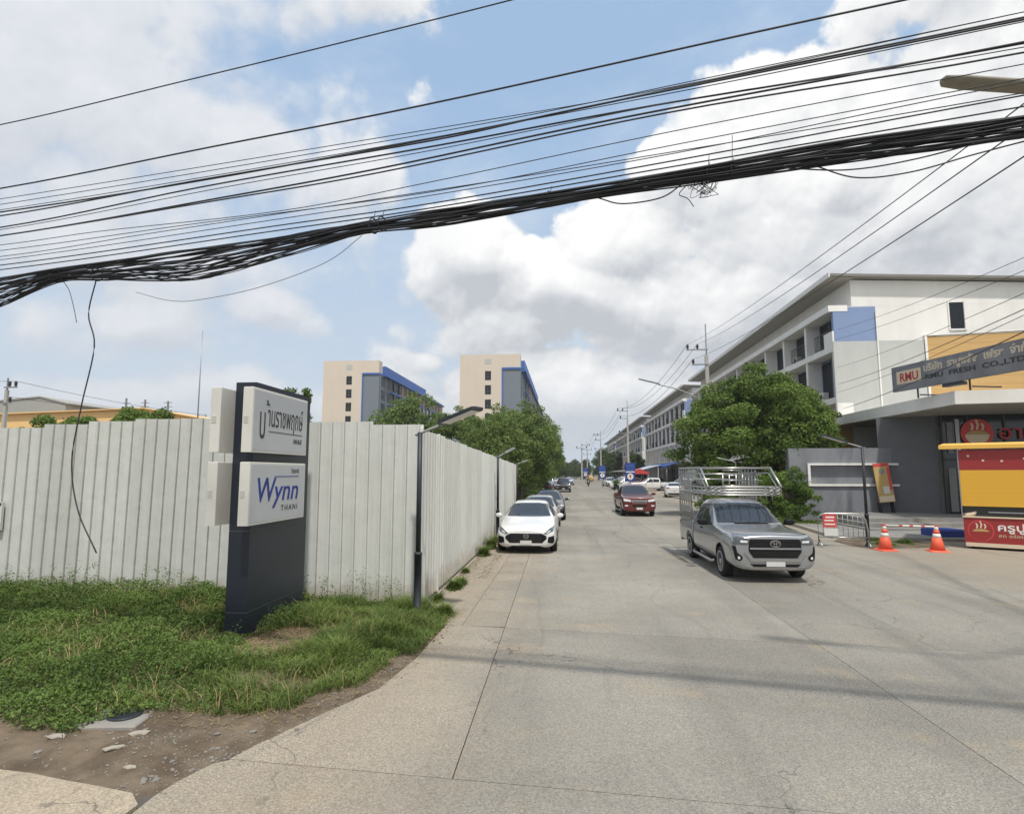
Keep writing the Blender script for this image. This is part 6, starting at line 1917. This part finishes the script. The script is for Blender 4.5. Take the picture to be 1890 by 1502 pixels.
        for zz in (.60, .64, .68, .80, .84, .91):
            decal(bv, [(-.47, zz), (.47, zz), (.47, zz + .014), (-.47, zz + .014)], 'F', M['tyre'], 'grille_bar', t, off=.022)
        decal(bv, [(-.60, .70), (-.48, .535), (.48, .535), (.60, .70), (.66, .66), (.52, .48), (-.52, .48), (-.66, .66)], 'F', M['chrome'], 'grille_surround', t, off=.026)
        decal(bv, [(.70, .52), (.76, .48), (.84, .52), (.885, .80), (.83, .80), (.80, .66), (.70, .58)], 'F', M['blackp'], 'fog_lamp_recess', t, mirror=True, off=.011)
        decal(bv, [(.745, .53), (.79, .52), (.80, .575), (.755, .58)], 'F', M['lampw'], 'fog_lamp', t, mirror=True, off=.016)
        decal(bv, [(-.54, .42), (.54, .42), (.46, .36), (-.46, .36)], 'F', M['blackp'], 'lower_intake', t, off=.011)
        decal(bv, [(-.62, .36), (.62, .36), (.56, .31), (-.56, .31)], 'F', M['chrome'], 'lower_lip', t, off=.022)
        decal(bv, [(-.80, 1.035), (.80, 1.035), (.80, 1.041), (-.80, 1.041)], 'F', M['blackp'], 'bonnet_seam', t, off=.003)
        rings_emblem(bv, t, [(0, .86, .115, .078, .014, 24), (0, .86, .035, .070, .012, 18), (0, .888, .085, .036, .012, 20)], M['chrome'], off=.05, z0=.86)
        plate(bv, t, .435, w=.20, h=.065)
        decal(bv, [(-.40, 1.172), (.40, 1.172), (.40, 1.185), (-.40, 1.185)], 'F', M['blackp'], 'wiper', t, off=.02)
    else:
        decal(bv, [(.46, .80), (.84, .84), (.86, .97), (.60, .93), (.46, .90)], 'F', M['lampw'], 'headlight', t, mirror=True)
        decal(bv, [(-.44, .90), (.44, .90), (.38, .74), (-.38, .74)], 'F', M['steel'], 'grille', t, off=.012)
        decal(bv, [(-.36, .80), (.36, .80), (.34, .77), (-.34, .77)], 'F', M['blackp'], 'grille_bar', t, off=.018)
        decal(bv, [(-.40, .64), (.40, .64), (.34, .53), (-.34, .53)], 'F', M['blackp'], 'air_intake', t, off=.01)
        decal(bv, [(.62, .56), (.80, .56), (.80, .63), (.64, .64)], 'F', M['lampw'], 'fog_lamp', t, mirror=True, off=.012)
        plate(bv, t, .44)
    return t, bv


silver = paint('silver', (0.37, 0.38, 0.395), 0.65, 0.27)
white_p = paint('white', (0.70, 0.70, 0.69), 0.0, 0.25)
black_p = paint('black', (0.012, 0.013, 0.015), 0.1)
dark_p = paint('dark_grey', (0.035, 0.038, 0.045), 0.3)
red_p = paint('dark_red', (0.115, 0.013, 0.012), 0.15)
lsil = paint('light_silver', (0.50, 0.50, 0.49), 0.5)
bluew = paint('pale_blue', (0.45, 0.52, 0.62), 0.2)

# --- the silver pickup with its cage
pk, pbv = make_pickup('silver pickup truck with a tall polished cage, coming out of the street', silver, (4.45, 16.35, 0), R(1.5))
W_ = .90
rack = []
def bar(pts, r=.016, name='cage_tube'):
    m_ = MB(); m_.tube(pts, r * 1.3, 7); return m_.build(name, M['chrome'], pk)
TZ = 2.52
for s in (-1, 1):
    x = s * .90
    bar([(x, -.60, 1.86), (x, 1.0, 1.86), (x, 2.55, 1.86)]); bar([(x, -.60, 2.02), (x, 2.55, 2.02)], .014)
    bar([(x, -.75, 2.04), (x, -.05, TZ), (x, 2.60, TZ)], .022)
    bar([(x, -.55, 1.98), (x, .12, TZ - .13), (x, 2.58, TZ - .13)], .014)
    for z in (1.30, 1.45, 1.62, 2.18, 2.34): bar([(x, 1.12 if z < 1.8 else .7, z), (x, 2.6, z)], .013)
    for y in (1.14, 1.42, 1.72, 2.02, 2.32, 2.60): bar([(x, y, 1.08), (x, y, TZ)], .018 if y in (1.14, 2.60) else .013)
    for y in (-.55, -.1, .35, .8): bar([(x, y, 1.66 if y > -.2 else 1.86), (x, y, 2.03)], .013)
    for y in np.arange(1.2, 2.6, .14): bar([(x, y, 1.62), (x + .0, y + .07, 1.74), (x, y, 1.86)], .010, 'scroll')
    for y in np.arange(-.5, .9, .14): bar([(x, y, 1.87), (x, y + .07, 1.95), (x, y + .14, 1.87)], .009, 'scroll')
for s in (-1, 1):
    x = s * .90
    for y in np.arange(.95, 2.6, .13):
        bar([(x, y, 1.12), (x, y + .065, 1.28), (x, y, 1.45)], .010, 'scroll')
        bar([(x, y, 2.05), (x, y + .065, 2.18), (x, y, 2.33)], .009, 'scroll')
for k, (y, z, w) in enumerate(((1.5, .62, .5), (2.1, .62, .6), (1.9, .95, .35))):
    m_ = MB(); m_.bbox(-w, w, y - .22, y + .22, z, z + .34, .03); m_.build('load', M[('pole', 'tarp', 'walk')[k]], pk)
for z in (1.84, 1.90, 1.97, 2.04): bar([(-.92, -.68, z), (-.4, -.78, z), (.4, -.78, z), (.92, -.68, z)], .017)
for x in np.arange(-.84, .9, .12): bar([(x, -.72, 1.84), (x + .06, -.76, 1.94), (x, -.72, 2.04)], .011, 'scroll')
for y, z in ((-.05, TZ), (1.14, TZ), (2.6, TZ), (1.14, TZ - .16), (2.6, TZ - .16), (1.14, 1.86), (2.6, 1.86), (2.6, 2.2)): bar([(-.9, y, z), (.9, y, z)], .019)
for y in (-.3, .1, .5, .85): bar([(-.9, y, 1.86), (.9, y, 1.86)], .014)
for x in np.arange(-.8, .85, .16):
    for z in (1.90, 1.99):
        bar([(x + .055 * math.cos(a), -.765, z + .038 * math.sin(a)) for a in np.linspace(0, 6.283, 11)], .007, 'scroll')
for k in range(6): bar([(-.9, .2 + k * .15, 1.88), (.9, .2 + k * .15, 1.88)], .010)
for x in np.arange(-.75, .8, .25): bar([(x, -.7, 1.87), (x, 1.1, 1.87)], .010)
for x in (-.45, 0.1, .6): bar([(x, -.05, TZ), (x, 2.6, TZ)], .012)
for k in range(5): bar([(.0, 1.14, 1.9 + k * .14), (.55, 1.14, 1.9 + k * .14)], .014)
for x in (.0, .18, .37, .55): bar([(x, 1.14, 1.86), (x, 1.14, TZ - .16)], .016)
m_ = MB(); m_.tube(spline([(.35, 1.1, TZ), (.36, 1.1, TZ + .16), (.2, 1.1, TZ + .22), (-.15, 1.1, TZ + .30)], 12), .014, 6); m_.build('aerial', M['chrome'], pk)

# --- left kerb
make_sedan('white hatchback parked at the left kerb facing the junction, nearest car', white_p, (-1.21, 20.30, 0), 0, 'cars parked along the left kerb')
cs = make_sedan('pale silver saloon parked directly behind the white hatchback', lsil, (-1.18, 26.2, 0), R(-1), 'cars parked along the left kerb', emblem=False)
cs.scale = (.97, 1, .97)
make_sedan('dark grey saloon third in the row behind the silver saloon', dark_p, (-0.98, 32.6, 0), R(1), 'cars parked along the left kerb', emblem=False)
make_suv('black suv parked tail towards the junction with red tail lamps', black_p, (-2.35, 62.2, 0), R(180), 'cars parked along the left kerb')
pb, _ = make_pickup('black pickup truck driving up the street towards the junction on the left', black_p, (-0.35, 76.6, 0), 0, None, style='plain', double=True)
make_suv('pale blue van-like car parked beyond the black pickup', bluew, (-2.4, 88, 0), R(180), 'cars parked along the left kerb', cat='car')
for i, (x, y, c, lb) in enumerate(((-2.3, 100, white_p, 'small white car far along the left kerb behind the pale blue one'), (0.6, 118, bluew, 'faint bluish car far up the street near its end'), (-2.2, 112, lsil, 'farthest silver car on the left kerb'))):
    make_sedan(lb, c, (x, y, 0), R(180), 'cars parked along the left kerb', front=False, emblem=False)
# --- carriageway and right side
pr, _ = make_pickup('dark red pickup truck coming down the street behind the silver one', red_p, (3.95, 36.2, 0), R(1.0), None, style='plain', double=True)
pw, _ = make_pickup('white double cab pickup parked side on before the red awning, behind the red truck', white_p, (10.9, 80.5, 0), R(-82), 'cars parked at the shop-house fronts', style='plain', double=True)
make_sedan('white saloon parked tail out at the right, close to the silver truck cage', white_p, (10.7, 61.4, 0), R(172), 'cars parked at the shop-house fronts', front=False)
make_suv('white suv parked side on just left of the white double cab pickup', white_p, (8.3, 88, 0), R(-80), 'cars parked at the shop-house fronts')
for i, (x, y, c, k, lb, rz) in enumerate(((7.6, 107, white_p, 's', 'white car parked nose out under the second blue banner', 10), (9.2, 101, lsil, 's', 'silver car parked beside the white one under the second blue banner', 14), (9.4, 94, white_p, 'v', 'white people carrier parked left of the flowering motorbike', -75), (12.6, 92, white_p, 'v', 'white car half hidden behind the double cab pickup', -80), (13.3, 72, lsil, 'v', 'silver car near the pale tarpaulin, partly behind the truck cage', -70), (10.6, 117, white_p, 'v', 'white suv beyond the second blue banner under the carport roof', -60), (9.6, 128, lsil, 's', 'silver saloon deep in the row under the carport roof', 20), (10.8, 138, white_p, 's', 'farthest white car under the carport roof', 15))):
    (make_sedan if k == 's' else make_suv)(lb, c, (x, y, 0), R(rz), 'cars parked at the shop-house fronts')

# --- motorbikes
def motorbike(label, loc, rz, rider=False):
    t = thing('motorbike', label, 'motorbike', loc, rz)
    for y in (-.62, .62):
        m_ = MB(); m_.lathe([(.20, -.05), (.28, -.045), (.30, 0), (.28, .045), (.20, .05)], 20, axis='x', c=(0, y, .30)); w = m_.build('wheel', M['tyre'], t)
        m_ = MB(); m_.lathe([(.20, -.02), (.19, .0), (.20, .02), (.02, .03), (.02, -.03)], 16, axis='x', c=(0, y, .30)); m_.build('rim', M['rim'], w)
    m_ = MB(); m_.rings([[(w * math.cos(a), y, z + h * math.sin(a)) for a in np.linspace(0, 6.283, 10, endpoint=False)] for y, z, w, h in ((-.55, .62, .08, .22), (-.35, .6, .16, .24), (0, .5, .13, .16), (.3, .62, .17, .2), (.75, .72, .10, .1))], True, True, True); m_.build('body', M['pole'], t)
    m_ = MB(); m_.bbox(-.13, .13, -.1, .72, .76, .84, .03); m_.build('seat', M['blackp'], t)
    m_ = MB(); m_.tube([(-.34, -.36, 1.02), (-.1, -.48, 1.0), (.1, -.48, 1.0), (.34, -.36, 1.02)], .018, 7); m_.tube([(0, -.62, .3), (0, -.46, 1.0)], .03, 7); m_.build('handlebar', M['rail'], t)
    m_ = MB(); m_.lathe([(.02, -.66), (.09, -.63), (.10, -.52)], 14, axis='y', c=(0, 0, .86)); m_.build('headlight', M['lampw'], t)
    return t
motorbike('motorbike ridden towards the junction in the right lane, far up the street', (3.75, 103.5, 0), 0)
motorbike('motorbike with a leafy load standing at the right of the carriageway by the white cars', (6.75, 82.5, 0), R(20))
V, F = leaves(rng.normal(size=(1600, 3)) * np.array([.28, .32, .18]) + np.array([0, .0, 1.05]), rng.uniform(.06, .13, 1600))
o = quick('plant_load', V, F, LEAF['bush']); o.location = (6.75, 82.5, 0); tag(o, 'bunch of green leafy plants piled on the standing motorbike', 'plants')
# rider: one continuous skinned figure seated on the bike
def person(label, loc, joints, edges, radii, clothes):
    me = bpy.data.meshes.new('body'); me.from_pydata(joints, edges, [])
    o = bpy.data.objects.new('person', me); COL.objects.link(o)
    sk = o.modifiers.new('k', 'SKIN'); me.skin_vertices[0].data[0].use_root = True
    for i, r in enumerate(radii): me.skin_vertices[0].data[i].radius = (r, r)
    s = o.modifiers.new('s', 'SUBSURF'); s.levels = 2
    bpy.context.view_layer.update()
    m2 = bpy.data.meshes.new_from_object(o.evaluated_get(bpy.context.evaluated_depsgraph_get()))
    o.modifiers.clear(); o.data = m2; o.location = loc; m2.materials.clear()
    for mm in (M['shirt'], M['trouser'], M['skin']): m2.materials.append(mm)
    for p in m2.polygons:
        p.use_smooth = True; p.material_index = clothes(p.center)
    return tag(o, label, 'person')
J = [(0, .22, .92), (0, .16, 1.18), (0, .10, 1.42), (0, .06, 1.52), (0, .03, 1.64), (0, .02, 1.74), (-.18, .10, 1.40), (-.30, -.08, 1.18), (-.31, -.34, 1.05), (.18, .10, 1.40), (.30, -.08, 1.18), (.31, -.34, 1.05),
     (-.13, .18, .88), (-.20, -.22, .80), (-.17, -.12, .38), (-.17, -.26, .32), (.13, .18, .88), (.20, -.22, .80), (.17, -.12, .38), (.17, -.26, .32)]
Ed = [(0, 1), (1, 2), (2, 3), (3, 4), (4, 5), (2, 6), (6, 7), (7, 8), (2, 9), (9, 10), (10, 11), (0, 12), (12, 13), (13, 14), (14, 15), (0, 16), (16, 17), (17, 18), (18, 19)]
Rd = [.16, .16, .17, .07, .11, .09, .08, .055, .04, .08, .055, .04, .11, .08, .055, .05, .11, .08, .055, .05]
person('rider in a grey-green shirt sitting on the far motorbike', (3.75, 103.5, 0), J, Ed, Rd, lambda c: 2 if (c.z > 1.53 or (abs(c.x) > .24 and c.y < -.2 and c.z > 1.0)) else (0 if c.z > .96 else 1))
m_ = MB(); m_.lathe([(.02, 1.86), (.10, 1.83), (.15, 1.74), (.14, 1.66), (.12, 1.66)], 16, c=(0, .04, 0)); o = m_.build('helmet', M['warn']); o.location = (3.75, 103.5, 0); tag(o, 'dull red helmet on the rider of the far motorbike', 'helmet')
m_ = MB(); m_.rings([[(w * math.cos(a), y, 1.25 + w * .9 * math.sin(a)) for a in np.linspace(0, 6.283, 12, endpoint=False)] for y, w in ((.48, .25), (.55, .52), (.8, .62), (1.05, .45))], True, True, True); o = m_.build('sack', M['poster']); o.location = (4.2, 103.7, 0.1); tag(o, 'bulky tan sack load carried behind the far motorbike rider', 'sack')

# --- blue banners on posts
for i, (x, y, h, lb) in enumerate(((7.35, 70, 1.0, 'nearest and largest blue vertical banner with a white disc, above the red truck'), (5.95, 100, .95, 'middle blue vertical banner with a white disc, above the white cars'), (4.4, 138, .95, 'farthest small blue vertical banner with a white disc'))):
    t = thing('street_banner', lb, 'banner', (x, y, 0), 0, 'blue banners along the right side')
    m_ = MB(); m_.tube([(0, .06, 0), (0, .06, 3.6)], .04, 8); m_.build('post', M['steel'], t)
    m_ = MB(); m_.box(-.58, .58, -.02, .02, 1.42, 3.52); m_.build('panel', M['banner'], t)
    m_ = MB(); m_.lathe([(.36, -.035), (.36, -.021)], 24, axis='y', c=(0, 0, 1.95)); d0 = m_.build('disc', M['whiteink'], t)
    m_ = MB(); m_.lathe([(.13, -.042), (.13, -.036)], 14, axis='y', c=(0, 0, 2.02)); m_.box(-.04, .04, -.042, -.036, 1.72, 2.0); m_.build('disc_mark', M['poster' if i else 'warn'], d0)
    m_ = MB(); m_.box(-.5, .5, -.03, -.021, 2.42, 2.54); m_.build('white_line', M['whiteink'], t)
    m_ = MB(); m_.box(-.42, .42, -.03, -.021, 2.66, 2.78); m_.box(-.46, .46, -.03, -.021, 3.0, 3.12); m_.box(-.42, .42, -.03, -.021, 3.2, 3.32); m_.build('print_line', M['pblue'], t)

# --- awnings and stalls at the shop fronts
t = thing('awning', 'long blue awning at the foot of the second shop-house block', 'awning', (15.7, 82, 0), 0)
m_ = MB(); m_.extr([(0, 0, 3.9), (-2.3, 0, 3.35), (-2.3, 0, 3.05), (-2.28, 0, 3.05), (-2.27, 0, 3.32), (0, 0, 3.86)], (0, 26, 0)); m_.build('cover', M['pblue'], t)
for k in range(5):
    m_ = MB(); m_.tube([(-2.2, 0.3 + 6.2 * k, 0), (-2.2, .3 + 6.2 * k, 3.3)], .04, 6); m_.build('post', M['steel'], t)
t = thing('awning', 'short faded pale blue tarpaulin slung before the blue awning', 'awning', (13.3, 86, 0), 0)
m_ = MB(); m_.extr([(0, 0, 3.5), (-2.8, 0, 2.75), (-2.8, 0, 2.7), (0, 0, 3.45)], (0, 12, 0)); m_.build('cover', M['tarp'], t)
m_ = MB(); m_.box(-.4, -.3, 0.1, 11.8, .6, 3.3); m_.build('side_sheet', M['tarp'], t)
for k in (0.2, 11.8):
    m_ = MB(); m_.tube([(-2.7, k, 0), (-2.7, k, 2.72)], .035, 6); m_.build('post', M['steel'], t)
t = thing('awning', 'small red market umbrella-like awning between the banner and the pale tarpaulin', 'awning', (10.4, 86, 0))
m_ = MB(); m_.extr([(-1.3, 0, 2.5), (0, 0, 2.95), (1.3, 0, 2.4), (1.3, 0, 2.2), (-1.3, 0, 2.2)], (0, 2.4, 0)); m_.build('cover', M['warn'], t)
m_ = MB(); m_.tube([(-1.2, .1, 0), (-1.2, .1, 2.4)], .03, 6); m_.tube([(1.2, .1, 0), (1.2, .1, 2.3)], .03, 6); m_.build('post', M['steel'], t)
t = thing('canopy_frame', 'grey steel carport roof along the third shop-house fronts', 'canopy', (12.2, 118, 0))
m_ = MB(); m_.extr([(3.6, 0, 3.3), (-1.6, 0, 2.6), (-1.6, 0, 2.52), (3.6, 0, 3.22)], (0, 34, 0)); m_.build('roof', M['dark_roof'], t)
for k in range(6):
    m_ = MB(); m_.tube([(-1.5, .5 + 6.5 * k, 0), (-1.5, .5 + 6.5 * k, 2.55)], .05, 6); m_.build('post', M['steel'], t)

# ================================================================ AIR
m_ = MB(); m_.box(-300, 300, -60, 440, -2.0, 27.5)
hz_o = m_.build('haze', None); hz_o.data.materials.clear()
hm = bpy.data.materials.new('humid_air'); hm.use_nodes = True
hm.node_tree.nodes.clear()
ho = hm.node_tree.nodes.new('ShaderNodeOutputMaterial'); hv = hm.node_tree.nodes.new('ShaderNodeVolumePrincipled')
hv.inputs['Color'].default_value = (0.92, 0.94, 0.97, 1); hv.inputs['Density'].default_value = 0.00045; hv.inputs['Anisotropy'].default_value = 0.3
hm.node_tree.links.new(hv.outputs[0], ho.inputs['Volume'])
hz_o.data.materials.append(hm)
tag(hz_o, kind='stuff')
